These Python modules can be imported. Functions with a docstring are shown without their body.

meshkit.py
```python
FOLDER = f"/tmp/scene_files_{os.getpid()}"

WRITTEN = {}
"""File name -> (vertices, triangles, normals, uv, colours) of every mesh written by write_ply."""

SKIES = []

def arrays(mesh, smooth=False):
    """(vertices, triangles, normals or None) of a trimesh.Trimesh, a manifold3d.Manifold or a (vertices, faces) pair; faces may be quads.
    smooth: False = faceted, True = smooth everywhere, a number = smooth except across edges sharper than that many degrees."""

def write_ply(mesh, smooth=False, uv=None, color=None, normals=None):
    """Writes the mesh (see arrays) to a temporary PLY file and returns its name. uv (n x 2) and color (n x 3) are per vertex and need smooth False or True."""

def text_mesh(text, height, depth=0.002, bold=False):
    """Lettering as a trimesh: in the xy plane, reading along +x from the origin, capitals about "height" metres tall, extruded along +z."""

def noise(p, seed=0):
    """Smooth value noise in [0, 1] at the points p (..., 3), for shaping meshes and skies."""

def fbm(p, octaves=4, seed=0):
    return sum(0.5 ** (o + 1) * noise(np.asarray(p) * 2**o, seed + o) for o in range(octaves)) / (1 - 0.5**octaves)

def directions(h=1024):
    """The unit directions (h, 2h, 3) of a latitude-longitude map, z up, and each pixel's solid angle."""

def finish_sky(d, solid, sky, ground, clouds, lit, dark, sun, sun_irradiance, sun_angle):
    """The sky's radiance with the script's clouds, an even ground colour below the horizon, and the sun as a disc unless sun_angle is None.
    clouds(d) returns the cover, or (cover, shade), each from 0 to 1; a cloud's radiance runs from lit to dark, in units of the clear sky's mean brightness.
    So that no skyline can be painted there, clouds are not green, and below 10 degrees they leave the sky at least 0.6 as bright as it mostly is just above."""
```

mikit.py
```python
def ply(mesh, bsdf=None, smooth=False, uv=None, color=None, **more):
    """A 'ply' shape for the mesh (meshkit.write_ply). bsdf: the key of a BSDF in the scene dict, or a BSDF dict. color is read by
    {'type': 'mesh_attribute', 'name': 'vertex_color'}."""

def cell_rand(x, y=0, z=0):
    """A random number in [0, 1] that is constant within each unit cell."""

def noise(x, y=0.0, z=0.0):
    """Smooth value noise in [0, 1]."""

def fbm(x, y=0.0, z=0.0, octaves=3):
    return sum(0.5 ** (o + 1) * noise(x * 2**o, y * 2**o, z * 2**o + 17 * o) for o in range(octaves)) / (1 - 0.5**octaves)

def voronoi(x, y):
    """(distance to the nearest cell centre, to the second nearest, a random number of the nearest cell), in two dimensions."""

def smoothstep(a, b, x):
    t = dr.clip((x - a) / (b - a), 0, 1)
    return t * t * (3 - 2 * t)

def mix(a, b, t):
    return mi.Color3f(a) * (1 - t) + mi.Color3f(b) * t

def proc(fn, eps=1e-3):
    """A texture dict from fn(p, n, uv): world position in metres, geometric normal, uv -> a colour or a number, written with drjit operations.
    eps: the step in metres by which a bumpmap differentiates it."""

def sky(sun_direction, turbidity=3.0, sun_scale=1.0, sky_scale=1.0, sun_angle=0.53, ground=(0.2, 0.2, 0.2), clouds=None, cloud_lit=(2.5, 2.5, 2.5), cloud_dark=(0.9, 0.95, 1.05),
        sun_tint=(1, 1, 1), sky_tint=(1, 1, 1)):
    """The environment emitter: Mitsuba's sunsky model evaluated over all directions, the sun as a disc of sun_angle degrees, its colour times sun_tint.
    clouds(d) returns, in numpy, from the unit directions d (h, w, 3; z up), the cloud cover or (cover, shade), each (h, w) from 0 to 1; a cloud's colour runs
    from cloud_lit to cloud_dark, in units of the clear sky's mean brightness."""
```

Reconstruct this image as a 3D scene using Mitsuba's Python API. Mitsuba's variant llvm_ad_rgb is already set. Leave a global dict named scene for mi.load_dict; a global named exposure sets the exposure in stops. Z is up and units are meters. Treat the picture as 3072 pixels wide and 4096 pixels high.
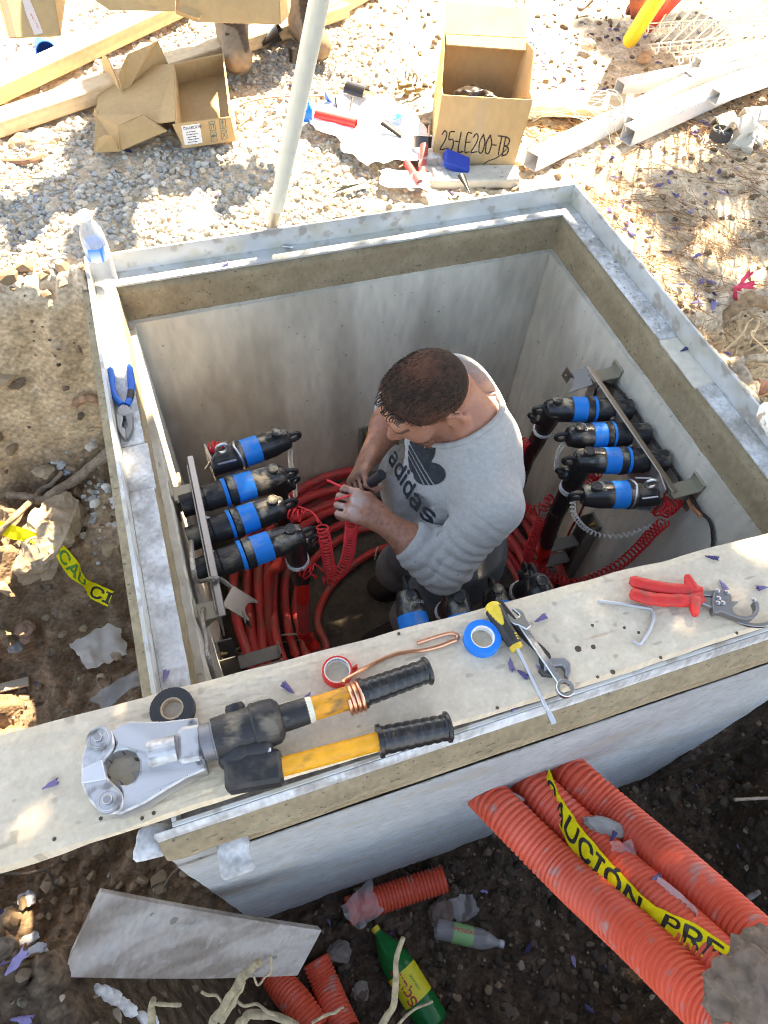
import math, random
import numpy as np, trimesh, shapely.geometry as sg, shapely.ops as so, manifold3d as m3
import drjit as dr, mitsuba as mi, mikit, meshkit
T = mi.ScalarTransform4f
rng = np.random.default_rng(7); random.seed(7)
A_ = np.array
scene, labels = {'type': 'scene'}, {}
# ---------------------------------------------------------------- camera, sky, exposure
CAM_O, CAM_T, CAM_U = (0.1961, -0.2803, 1.2151),(0.4139, 0.2363, 0.3871),(0.23607, 0.79532, 0.55833)
scene['camera'] = {'type': 'perspective', 'fov': 57.742, 'fov_axis': 'x', 'near_clip': 0.05, 'far_clip': 2000.0,
                   'to_world': T().look_at(origin=CAM_O, target=CAM_T, up=CAM_U)}
SUN = A_([0.70, 0.71, 1.38]); SUN = SUN / np.linalg.norm(SUN)
scene['sky'] = mikit.sky(SUN.tolist(), turbidity=3.2, ground=(0.25, 0.22, 0.18), sky_tint=(1.34, 0.97, 0.70), sun_tint=(1.05, 1.0, 0.9))
exposure = 4.6
# ---------------------------------------------------------------- materials
N, FB, SS, MX = mikit.noise, mikit.fbm, mikit.smoothstep, mikit.mix
VC = {'type': 'mesh_attribute', 'name': 'vertex_color'}
def mat(key, base, rough=0.6, metallic=0.0, spec=0.5, bump=None, scale=0.002, eps=1e-3, two=True, **kw):
    b = {'type': 'principled', 'base_color': base if isinstance(base, dict) else {'type': 'rgb', 'value': list(base)}, 'roughness': rough if isinstance(rough, dict) else float(rough), 'metallic': float(metallic), 'specular': float(spec), **kw}
    if bump is not None: b = {'type': 'bumpmap', 'arbitrary': mikit.proc(bump, eps), 'scale': scale, 'bsdf': b}
    scene[key] = {'type': 'twosided', 'bsdf': b} if two else b
mat('mat_rough', VC, 0.9, spec=0.25); mat('mat_satin', VC, 0.5, spec=0.4); mat('mat_gloss', VC, 0.28, spec=0.5)
mat('mat_metal', VC, 0.34, metallic=1.0); mat('mat_metal_rough', VC, 0.55, metallic=0.85)
def c_concrete(p, n, uv):
    v = FB(p.x*9, p.y*9, p.z*5, 4); s = FB(p.x*60 + 3, p.y*60, p.z*14, 3); st = N(p.x*7, p.y*7, p.z*1.3)
    c = MX((0.47, 0.44, 0.36), (0.64, 0.605, 0.51), v)
    c = MX(c, mi.Color3f(0.30, 0.27, 0.21), SS(0.55, 0.8, st)*0.5); c = c * (0.86 + 0.28*s) * (0.95 + 0.1*N(p.x*55, p.y*55, p.z*2.2))
    pit = SS(0.88, 0.95, N(p.x*85, p.y*85, p.z*60)); c = MX(c, mi.Color3f(0.16, 0.15, 0.12), pit*0.55)
    return MX(c, mi.Color3f(0.6, 0.58, 0.54), SS(0.6, 0.8, FB(p.x*6 + 9, p.y*6, p.z*3, 3))*0.3)
def c_outer(p, n, uv):
    v = FB(p.x*8, p.y*8, p.z*8, 4); c = MX((0.25, 0.25, 0.245), (0.36, 0.36, 0.35), v) * (0.84 + 0.32*FB(p.x*45, p.y*45, p.z*30, 3))
    c = MX(c, mi.Color3f(0.22, 0.19, 0.15), SS(0.70, 0.80, N(p.x*60 + p.z*40, p.y*40, p.z*90))*0.5)
    return MX(c, mi.Color3f(0.30, 0.25, 0.18), SS(0.58, 0.72, FB(p.x*7, p.y*7, p.z*12 + 3, 3))*0.4)
def b_concrete(p, n, uv): return FB(p.x*70, p.y*70, p.z*22, 3)*0.6 + N(p.x*190, p.y*190, p.z*120)*0.35 - SS(0.83, 0.9, N(p.x*85, p.y*85, p.z*60))*0.6
mat('mat_concrete', mikit.proc(c_concrete), 0.85, spec=0.2, bump=b_concrete, scale=0.0035)
mat('mat_concrete_outside', mikit.proc(c_outer), 0.85, spec=0.2, bump=b_concrete, scale=0.006)
def c_collar(p, n, uv):
    v = FB(p.x*14, p.y*14, p.z*14, 4); c = MX((0.185, 0.145, 0.085), (0.335, 0.275, 0.18), v)
    c = c * (0.8 + 0.4*FB(p.x*120, p.y*120, p.z*60, 2))
    return MX(c, mi.Color3f(0.05, 0.045, 0.035), SS(0.80, 0.9, N(p.x*140, p.y*140, p.z*130))*0.6)
def b_collar(p, n, uv): return FB(p.x*130, p.y*130, p.z*70, 3) + N(p.x*40, p.y*40, p.z*30)*0.8
mat('mat_collar', mikit.proc(c_collar), 0.95, spec=0.1, bump=b_collar, scale=0.004)
def c_floor(p, n, uv): return MX((0.055, 0.046, 0.036), (0.15, 0.13, 0.105), FB(p.x*13, p.y*13, 0, 4)) * (0.7 + 0.6*FB(p.x*90, p.y*90, 0, 3))
mat('mat_floor', mikit.proc(c_floor), 0.95, spec=0.1)
def c_galv(p, n, uv):
    v = FB(p.x*11, p.y*11, p.z*16, 3); c = MX((0.40, 0.415, 0.41), (0.62, 0.64, 0.64), v)
    c = MX(c, mi.Color3f(0.40, 0.38, 0.27), SS(0.45, 0.7, FB(p.x*17 + 5, p.y*17, p.z*17, 3))*0.45)
    return MX(c, mi.Color3f(0.30, 0.275, 0.235), SS(0.52, 0.7, FB(p.x*28, p.y*28 + 3, p.z*24, 4))*0.75)
mat('mat_galv', mikit.proc(c_galv), 0.5, metallic=0.35, spec=0.4)
def c_splat(p, n, uv):      # dusty mortar on the seat of the frame
    v = FB(p.x*22, p.y*22, p.z*22, 4); c = MX((0.33, 0.32, 0.30), (0.56, 0.57, 0.57), SS(0.3, 0.7, v))
    return MX(c * (0.75 + 0.5*FB(p.x*160, p.y*160, 0, 2)), mi.Color3f(0.66, 0.67, 0.67), SS(0.56, 0.78, FB(p.x*8, p.y*13 + 4, 0, 3))*0.4)
mat('mat_splat', mikit.proc(c_splat), 0.75, spec=0.3, bump=lambda p, n, uv: FB(p.x*90, p.y*90, p.z*90, 3), scale=0.003)
def c_plank(p, n, uv):
    a, b = uv.x, uv.y
    g = FB(a*3.5, b*75, 1.7, 3); k = FB(a*2.1 + 4, b*7, 0.3, 3)
    c = MX((0.50, 0.40, 0.26), (0.70, 0.61, 0.45), g*0.6 + k*0.4)
    e = SS(0.30, 0.62, FB(a*6 + 2, b*17, 9.1, 4) + SS(0.09, 0.0, dr.abs(b - 0.10))*0.22)   # dry cement film, thick in the middle
    c = MX(c, MX((0.43, 0.37, 0.28), (0.60, 0.53, 0.42), FB(a*38, b*38, 3.0, 3)), e*0.75)
    c = MX(c, mi.Color3f(0.36, 0.23, 0.13), SS(0.68, 0.8, FB(a*7, b*46 + 8, 5.5, 3))*0.5)
    c = MX(c, mi.Color3f(0.24, 0.20, 0.15), SS(0.80, 0.86, N(a*33, b*60 + 3, 7.7))*0.5)
    return c * (0.86 + 0.28*FB(a*150, b*150, 0.4, 2))
mat('mat_plank', mikit.proc(c_plank), 0.8, spec=0.2, bump=lambda p, n, uv: FB(uv.x*30, uv.y*160, 2.0, 3) + FB(uv.x*14, uv.y*26, 4, 3)*0.7, scale=0.0022)
def c_ply(p, n, uv):
    a, b = uv.x, uv.y
    s = FB(a*9 + b*9, b*4.5 - a*2.5, 0.7, 4); c = MX((0.16, 0.128, 0.10), (0.34, 0.305, 0.265), SS(0.32, 0.68, s))
    c = MX(c, mi.Color3f(0.33, 0.32, 0.30), SS(0.55, 0.62, N(a*21, b*33, 4.2))*SS(0.5, 0.6, N(a*60, b*30, 0.2))*0.35)
    c = MX(c, mi.Color3f(0.12, 0.10, 0.08), SS(0.82, 0.87, N(a*44 + b*20, b*23 - a*20, 9.4))*0.7)
    return c * (0.85 + 0.3*FB(a*140, b*60, 1, 2))
mat('mat_ply', mikit.proc(c_ply), 0.85, spec=0.2, bump=lambda p, n, uv: FB(uv.x*40, uv.y*40, 1, 3), scale=0.002)
def c_timber(p, n, uv):
    g = FB(uv.x*3, uv.y*60, p.z*60, 3); return MX((0.50, 0.36, 0.20), (0.68, 0.54, 0.34), g) * (0.85 + 0.3*FB(p.x*60, p.y*60, p.z*60, 2))
mat('mat_timber', mikit.proc(c_timber), 0.8, spec=0.2)
def c_card(p, n, uv):
    v = FB(p.x*8, p.y*8, p.z*8, 3); return MX((0.36, 0.245, 0.115), (0.46, 0.325, 0.165), v) * (0.9 + 0.2*FB(p.x*90, p.y*90, p.z*30, 2))
mat('mat_cardboard', mikit.proc(c_card), 0.85, spec=0.15)
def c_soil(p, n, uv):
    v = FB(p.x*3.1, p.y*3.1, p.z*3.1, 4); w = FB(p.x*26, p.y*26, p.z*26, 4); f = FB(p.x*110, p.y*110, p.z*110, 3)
    dark = MX((0.034, 0.025, 0.018), (0.10, 0.073, 0.05), w)              # earth low in the dig, the pit shade mixed into its colour
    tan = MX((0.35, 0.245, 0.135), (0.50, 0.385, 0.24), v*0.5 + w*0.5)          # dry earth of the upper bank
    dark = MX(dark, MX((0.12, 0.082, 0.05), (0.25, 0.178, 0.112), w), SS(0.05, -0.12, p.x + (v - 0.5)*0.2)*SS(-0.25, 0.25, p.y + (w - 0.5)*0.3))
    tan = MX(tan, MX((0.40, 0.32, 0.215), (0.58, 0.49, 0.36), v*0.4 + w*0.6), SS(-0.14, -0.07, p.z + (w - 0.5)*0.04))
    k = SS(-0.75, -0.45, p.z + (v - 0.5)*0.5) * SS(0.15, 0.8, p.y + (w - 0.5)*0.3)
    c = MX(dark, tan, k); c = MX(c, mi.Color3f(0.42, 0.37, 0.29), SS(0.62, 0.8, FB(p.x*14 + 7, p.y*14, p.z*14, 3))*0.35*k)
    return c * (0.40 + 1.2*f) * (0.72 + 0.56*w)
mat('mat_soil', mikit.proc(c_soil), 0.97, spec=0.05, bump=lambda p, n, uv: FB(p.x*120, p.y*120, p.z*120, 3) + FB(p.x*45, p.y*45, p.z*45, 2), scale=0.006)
# ---------------------------------------------------------------- helpers: keys and entries
def numbered(base):
    if base not in used: used[base] = 0; return base
    used[base] += 1; return '%s_%03d' % (base, used[base])
used = {}
def lab(key, label=None, cat=None, group=None, kind=None):
    d = {}
    if label: d['label'] = label
    if cat: d['category'] = cat
    if group: d['group'] = group
    if kind: d['kind'] = kind
    if d: labels.setdefault(key, {}).update(d)
def thing(name, label, cat, group=None):
    k = numbered(name); lab(k, label, cat, group); return k
def split(mesh, angle):
    if isinstance(mesh, tuple): mesh = trimesh.Trimesh(mesh[0], mesh[1], process=False)
    if angle is True: return mesh
    if angle is False:
        v = mesh.vertices[mesh.faces].reshape(-1, 3); return trimesh.Trimesh(v, np.arange(len(v)).reshape(-1, 3), process=False)
    mesh = trimesh.Trimesh(mesh.vertices, mesh.faces, process=True)
    return trimesh.graph.smooth_shade(mesh, angle=math.radians(angle), facet_minarea=None)
def obj(name, mesh, m, color=None, parent=None, label=None, cat=None, group=None, kind=None, smooth=35, uv=None, var=0.0, dust=0.0, grime=0.0):
    k = numbered((parent + '__' if parent else '') + name)
    if color is not None:
        if (grime or dust) and len(mesh.faces) < 4000:
            mm_ = trimesh.Trimesh(mesh.vertices, mesh.faces, process=True); vv_, ff_ = trimesh.remesh.subdivide_to_size(mm_.vertices, mm_.faces, 0.008, max_iter=12)
            if len(ff_) < 60000: mesh = trimesh.Trimesh(vv_, ff_, process=True)
        mesh = split(mesh, smooth); v = np.asarray(mesh.vertices)
        col = color(v) if callable(color) else np.tile(A_(color, float), (len(v), 1))
        if var: col = col * (1 + var*(meshkit.fbm(v*60, 3, 5) - 0.5)*2)[:, None]
        if grime:
            g_ = np.clip((meshkit.fbm(v*70, 4, 31) - 0.49)*5, 0, 1)*grime; col = col*(1 - g_[:, None]) + g_[:, None]*A_([0.075, 0.06, 0.045])
        if dust:
            nz = np.clip(np.asarray(mesh.vertex_normals)[:, 2], 0, 1)      # dust settles on what faces up
            w = np.clip((meshkit.fbm(v*38, 3, 9) - 0.50)*5 + (meshkit.noise(v*420, 4) - 0.5)*0.9, 0, 1)*nz**2*dust*0.8
            col = col*(1 - w[:, None]) + w[:, None]*A_([0.42, 0.36, 0.25])
        scene[k] = mikit.ply(mesh, m, smooth=True, color=np.clip(col, 0, 1))
    elif uv is not None: scene[k] = mikit.ply(mesh, m, smooth=smooth if smooth in (True, False) else False, uv=uv)
    else: scene[k] = mikit.ply(mesh, m, smooth=smooth)
    lab(k, label, cat, group, kind); return k
# ---------------------------------------------------------------- helpers: shapes
def unit(v): v = A_(v, float); return v / max(np.linalg.norm(v), 1e-12)
def cat(*ms):
    ms = [x for m in ms for x in (m if isinstance(m, (list, tuple)) and not isinstance(m, trimesh.Trimesh) else [m])]
    return trimesh.util.concatenate(ms)
def tm(man):
    m = man.to_mesh(); return trimesh.Trimesh(m.vert_properties[:, :3], m.tri_verts, process=False)
def mf(mesh):
    mesh = trimesh.Trimesh(mesh.vertices, mesh.faces, process=True)
    return m3.Manifold(m3.Mesh(np.asarray(mesh.vertices, np.float32), np.asarray(mesh.faces, np.uint32)))
def basis(z, x=None):
    z = unit(z); x = A_([1, 0, 0.]) if x is None else A_(x, float)
    x = x - z*np.dot(x, z)
    if np.linalg.norm(x) < 1e-6: x = A_([0, 1, 0.]) - z*z[1]
    x = unit(x); return np.column_stack([x, np.cross(z, x), z])
def place(mesh, o, z=(0, 0, 1), x=None):
    M = np.eye(4); M[:3, :3] = basis(z, x); M[:3, 3] = o; m = mesh.copy(); m.apply_transform(M); return m
def spline(pts, n=8, closed=False):
    p = A_(pts, float); q = np.vstack([p[-1:], p, p[:2]]) if closed else np.vstack([2*p[0] - p[1], p, 2*p[-1] - p[-2]])
    out = []; t = np.linspace(0, 1, n, endpoint=False)[:, None]
    for i in range(len(q) - 3):
        a, b, c, d = q[i:i + 4]
        out.append(0.5*((2*b) + (-a + c)*t + (2*a - 5*b + 4*c - d)*t**2 + (-a + 3*b - 3*c + d)*t**3))
    return np.vstack(out + ([] if closed else [p[-1:]]))
def frames(p, up=None):
    t = np.gradient(p, axis=0); t /= np.linalg.norm(t, axis=1, keepdims=True) + 1e-12
    a = A_(up if up is not None else ([0, 0, 1.] if abs(t[0, 2]) < 0.9 else [1., 0, 0]), float); X = []
    for i in range(len(p)):
        a = a - t[i]*np.dot(a, t[i]); a = unit(a); X.append(a)
    X = A_(X); return t, X, np.cross(t, X)
def tube(pts, r, n=10, cap=True, prof=None, up=None):
    p = A_(pts, float); t, X, Y = frames(p, up); r = np.broadcast_to(r, (len(p),))
    ang = np.arange(n)*2*np.pi/n; c = np.stack([np.cos(ang), np.sin(ang)], 1) if prof is None else A_(prof, float); n = len(c)
    v = (p[:, None] + r[:, None, None]*(c[None, :, :1]*X[:, None] + c[None, :, 1:]*Y[:, None])).reshape(-1, 3)
    i, j = np.meshgrid(np.arange(len(p) - 1), np.arange(n), indexing='ij'); a = i*n + j; b = i*n + (j + 1) % n
    f = np.stack([a, b, b + n, a, b + n, a + n], -1).reshape(-1, 3)
    if cap:
        k = len(v); e = (len(p) - 1)*n; v = np.vstack([v, p[:1], p[-1:]]); j = np.arange(n)
        f = np.vstack([f, np.stack([j*0 + k, (j + 1) % n, j], 1), np.stack([j*0 + k + 1, e + j, e + (j + 1) % n], 1)])
    return trimesh.Trimesh(v, f, process=False)
def rod(a, b, r, n=12, r2=None): return tube([a, b], [r, r if r2 is None else r2], n)
def lathe(prof, n=24, o=(0, 0, 0), z=(0, 0, 1), x=None, cap=True):
    pr = A_(prof, float); ang = np.arange(n)*2*np.pi/n
    v = np.stack([pr[:, None, 0]*np.cos(ang), pr[:, None, 0]*np.sin(ang), np.broadcast_to(pr[:, None, 1], (len(pr), n))], -1).reshape(-1, 3)
    i, j = np.meshgrid(np.arange(len(pr) - 1), np.arange(n), indexing='ij'); a = i*n + j; b = i*n + (j + 1) % n
    f = np.stack([a, b, b + n, a, b + n, a + n], -1).reshape(-1, 3)
    if cap:
        k = len(v); e = (len(pr) - 1)*n; v = np.vstack([v, [[0, 0, pr[0, 1]], [0, 0, pr[-1, 1]]]]); j = np.arange(n)
        f = np.vstack([f, np.stack([j*0 + k, (j + 1) % n, j], 1), np.stack([j*0 + k + 1, e + j, e + (j + 1) % n], 1)])
    return place(trimesh.Trimesh(v, f, process=False), o, z, x)
def ring(r0, r1, h, n=40, o=(0, 0, 0), z=(0, 0, 1), x=None, ch=0.001):
    pr = [(r0, ch), (r0 + ch, 0), (r1 - ch, 0), (r1, ch), (r1, h - ch), (r1 - ch, h), (r0 + ch, h), (r0, h - ch), (r0, ch)]
    return lathe(pr, n, o, z, x, cap=False)
def bbox(s, c=0.002, o=(0, 0, 0), z=(0, 0, 1), x=None):
    """bevelled box of size s centred on o"""
    h = A_(s, float)/2; pts = []
    for sx in (-1, 1):
        for sy in (-1, 1):
            for sz in (-1, 1):
                for k in range(3):
                    d = A_([c, c, c]); d[k] = 0; pts.append((h - d)*[sx, sy, sz])
    return place(trimesh.convex.convex_hull(A_(pts)), o, z, x)
def beam(a, b, w, h, c=0.002, up=(0, 0, 1)):
    a, b = A_(a, float), A_(b, float); d = b - a; L = np.linalg.norm(d); z = unit(d); x = np.cross(A_(up, float), z)
    return bbox((w, h, L), c, (a + b)/2, z, x)
def plate(poly, h, o=(0, 0, 0), z=(0, 0, 1), x=None, bev=0.0):
    g = poly if hasattr(poly, 'exterior') else sg.Polygon(poly)
    if bev <= 0: return place(trimesh.creation.extrude_polygon(g, h, engine='earcut'), o, z, x)
    m = [trimesh.creation.extrude_polygon(g, h - bev, engine='earcut')]
    inner = g.buffer(-bev)
    top = m3.CrossSection([A_(r.coords)[:-1].tolist() for r in [inner.exterior, *inner.interiors]], m3.FillRule.EvenOdd)
    t = trimesh.creation.extrude_polygon(inner, bev, engine='earcut'); t.apply_translation([0, 0, h - bev])
    # sloped band between the two outlines
    band = []
    for R0, R1 in [(g.exterior, inner.exterior)] if inner.geom_type == 'Polygon' else []:
        n = 120; a = A_([R0.interpolate(k/n, True).coords[0] for k in range(n)]); b = A_([R1.interpolate(R1.project(sg.Point(q))).coords[0] for q in a])
        v = np.vstack([np.c_[a, np.full(n, h - bev)], np.c_[b, np.full(n, h)]]); j = np.arange(n); k = (j + 1) % n
        f = np.vstack([np.stack([j, k, k + n], 1), np.stack([j, k + n, j + n], 1)])
        if R0.is_ccw is False: f = f[:, ::-1]
        band.append(trimesh.Trimesh(v, f, process=False))
    return place(cat(m, t, *band), o, z, x)
def hull(*sph, n=10):
    """manifold hull of spheres (x,y,z,r)"""
    return m3.Manifold.batch_hull([m3.Manifold.sphere(s[3], n*4 if s[3] > 0.05 else n*2).translate([float(q) for q in s[:3]]) for s in sph])
def rock(r, seed, n=2, sq=(1, 1, 0.7), rough=0.35, fr=1.6):
    m = trimesh.creation.icosphere(subdivisions=n, radius=1.0); v = A_(m.vertices)
    d = 1 + rough*(meshkit.fbm(v*fr + seed*7.3, 3, seed) - 0.5)*2; m.vertices = v*d[:, None]*A_(sq)*r; return m
def word(text, h, bold=True, depth=0.0006): return meshkit.text_mesh(text, h, depth, bold)
def helix(path, rad, pitch, wire, n=6, per=10, r_end=None):
    p = A_(path, float); s = np.r_[0, np.cumsum(np.linalg.norm(np.diff(p, axis=0), axis=1))]; turns = s[-1]/pitch
    k = int(turns*per) + 2; u = np.linspace(0, s[-1], k); q = np.stack([np.interp(u, s, p[:, i]) for i in range(3)], 1)
    t, X, Y = frames(q); a = np.arange(k)*2*np.pi/per; rr = rad if np.isscalar(rad) else np.interp(u/s[-1], np.linspace(0, 1, len(rad)), rad)
    rr = np.broadcast_to(rr, (k,))
    return tube(q + rr[:, None]*(np.cos(a)[:, None]*X + np.sin(a)[:, None]*Y), wire, n)
def crumple(w, h, seed, amp=0.03, n=18, fr=9):
    g = np.stack(np.meshgrid(np.linspace(-w/2, w/2, n), np.linspace(-h/2, h/2, n), indexing='ij'), -1).reshape(-1, 2)
    q = np.c_[g, g[:, 0]*0]; k = lambda s: meshkit.fbm(q*fr + s*11.7, 3, seed + s) - 0.5
    an = np.arctan2(g[:, 1], g[:, 0]); rad_ = 0.72 + 0.55*meshkit.fbm(np.c_[np.cos(an)*2 + seed, np.sin(an)*2, an*0], 3, seed)
    z = (np.abs(k(1))*3.2 + np.abs(meshkit.fbm(q*fr*2.3, 2, seed + 9) - 0.5)*1.2)*amp; v = np.c_[g[:, 0]*rad_ + k(2)*amp*2.2, g[:, 1]*rad_ + k(3)*amp*2.2, z]
    i, j = np.meshgrid(np.arange(n - 1), np.arange(n - 1), indexing='ij'); a = (i*n + j).ravel()
    return trimesh.Trimesh(v, np.vstack([np.stack([a, a + n, a + n + 1], 1), np.stack([a, a + n + 1, a + 1], 1)]), process=False)

# ================================================================ the setting
VF = -1.24                                   # floor of the chamber
def sstep(a, b, x): t = np.clip((x - a)/(b - a), 0, 1); return t*t*(3 - 2*t)
def ground_h(x, y):
    q = np.stack([x, y, x*0], -1); n1 = meshkit.fbm(q*1.7, 4, 1) - 0.5; n2 = meshkit.fbm(q*7, 4, 2) - 0.5; n3 = meshkit.fbm(q*28, 3, 3) - 0.5
    top = -0.045 + 0.03*n1
    w = 0.10*n1 + 0.07*n2                       # wobble of the cut edges
    # left dig: cut face below the gravel, a bench, a second drop
    L = np.where(y + w > 1.40, -0.62 + 0.575*sstep(1.38, 1.52, y + w*0.6), 0)
    L = np.where(y + w > 1.40, L, -0.62 + 0.06*n1 - 0.0*y)
    L = -0.66 + 0.62*sstep(1.24, 1.53, y + w*0.5) - 0.38*sstep(1.04, 0.84, y + w)
    L = L - 0.25*sstep(0.7, 0.1, y) + 0.05*n2
    # pit in front of the chamber
    mound = -0.42 + 0.10*n1 + 0.05*n2           # heap at the near left
    P_ = -1.50 + 0.06*n1 + 0.03*n2
    k = sstep(-0.10, -0.30, x + 0.14*n1 + (y + 0.1)*0.25)
    F_ = P_*(1 - k) + mound*k
    fy = sstep(0.10, -0.10, y + 0.05*n2)
    left = L*(1 - fy) + F_*fy
    # right side: level behind, a washed out hole with roots further forward
    hole = sstep(0.92, 0.62, y + w)*sstep(1.56, 1.72, x + 0.3*n2)
    Rr = top - 0.55*hole - 0.5*sstep(0.5, 0.1, y)
    far = sstep(1.55, 2.3, x + 0.5*n1 - (y + 0.4)*0.55)
    pitR = P_*(1 - far) + (-0.55 + 0.2*n1)*far
    right = Rr*(1 - sstep(0.15, -0.15, y)) + pitR*sstep(0.15, -0.15, y)
    h = np.where(x < 0.0, left, np.where(x > 1.5, right, P_))
    # blend front region across x
    front = np.where(x > 1.0, pitR, F_); h = np.where(y < -0.05, front, h)
    back = sstep(1.50, 1.56, y + 0.02*n2); lb = np.where(x < 0.0, sstep(1.42, 1.56, y + w*0.5), back)
    h = h*(1 - lb) + top*lb
    bank = sstep(-0.62, -0.95, y + 0.1*n1)      # the near bank the photographer stands on
    h = h*(1 - bank) + (-0.55 + 0.1*n1)*bank
    inside = (x > 0.02) & (x < 1.48) & (y > 0.02) & (y < 1.48)
    h = np.where(inside, -1.62, h)
    near = np.exp(-(np.hypot(x - 0.7, y - 1)/6)**2)
    dig = np.where((x < 0) & (y < 1.5), 1.5, np.where((y < 0) | ((x > 1.5) & (y < 0.9)), 1.0, 0.45))
    rg = meshkit.fbm(q*A_([13, 13, 1]) + 3, 4, 9); ridge = 1 - np.abs(rg - 0.5)*2
    return h + (0.045*n2 + 0.050*n3 - 0.05*(ridge - 0.75))*np.where(inside, 0, 1)*(0.35 + 0.65*near)*dig
def grade(lo, hi, a, b, step):
    core = np.arange(a, b, step); l, r = [], []
    s, x = step, a
    while x > lo: s *= 1.28; x -= s; l.append(x)
    s, x = step, core[-1]
    while x < hi: s *= 1.28; x += s; r.append(x)
    return np.r_[l[::-1], core, r]
gx, gy = grade(-300, 300, -1.1, 2.9, 0.0115), grade(-300, 300, -0.95, 3.3, 0.0115)
GX, GY = np.meshgrid(gx, gy, indexing='ij'); GZ = ground_h(GX, GY)
i, j = np.meshgrid(np.arange(len(gx) - 1), np.arange(len(gy) - 1), indexing='ij'); a = (i*len(gy) + j).ravel(); n_ = len(gy)
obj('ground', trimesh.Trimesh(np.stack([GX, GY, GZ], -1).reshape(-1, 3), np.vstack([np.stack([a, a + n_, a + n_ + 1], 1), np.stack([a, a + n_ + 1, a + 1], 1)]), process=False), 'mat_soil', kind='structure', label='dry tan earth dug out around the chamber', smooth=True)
def gz(x, y): return float(ground_h(np.array([x], float), np.array([y], float))[0])
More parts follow.
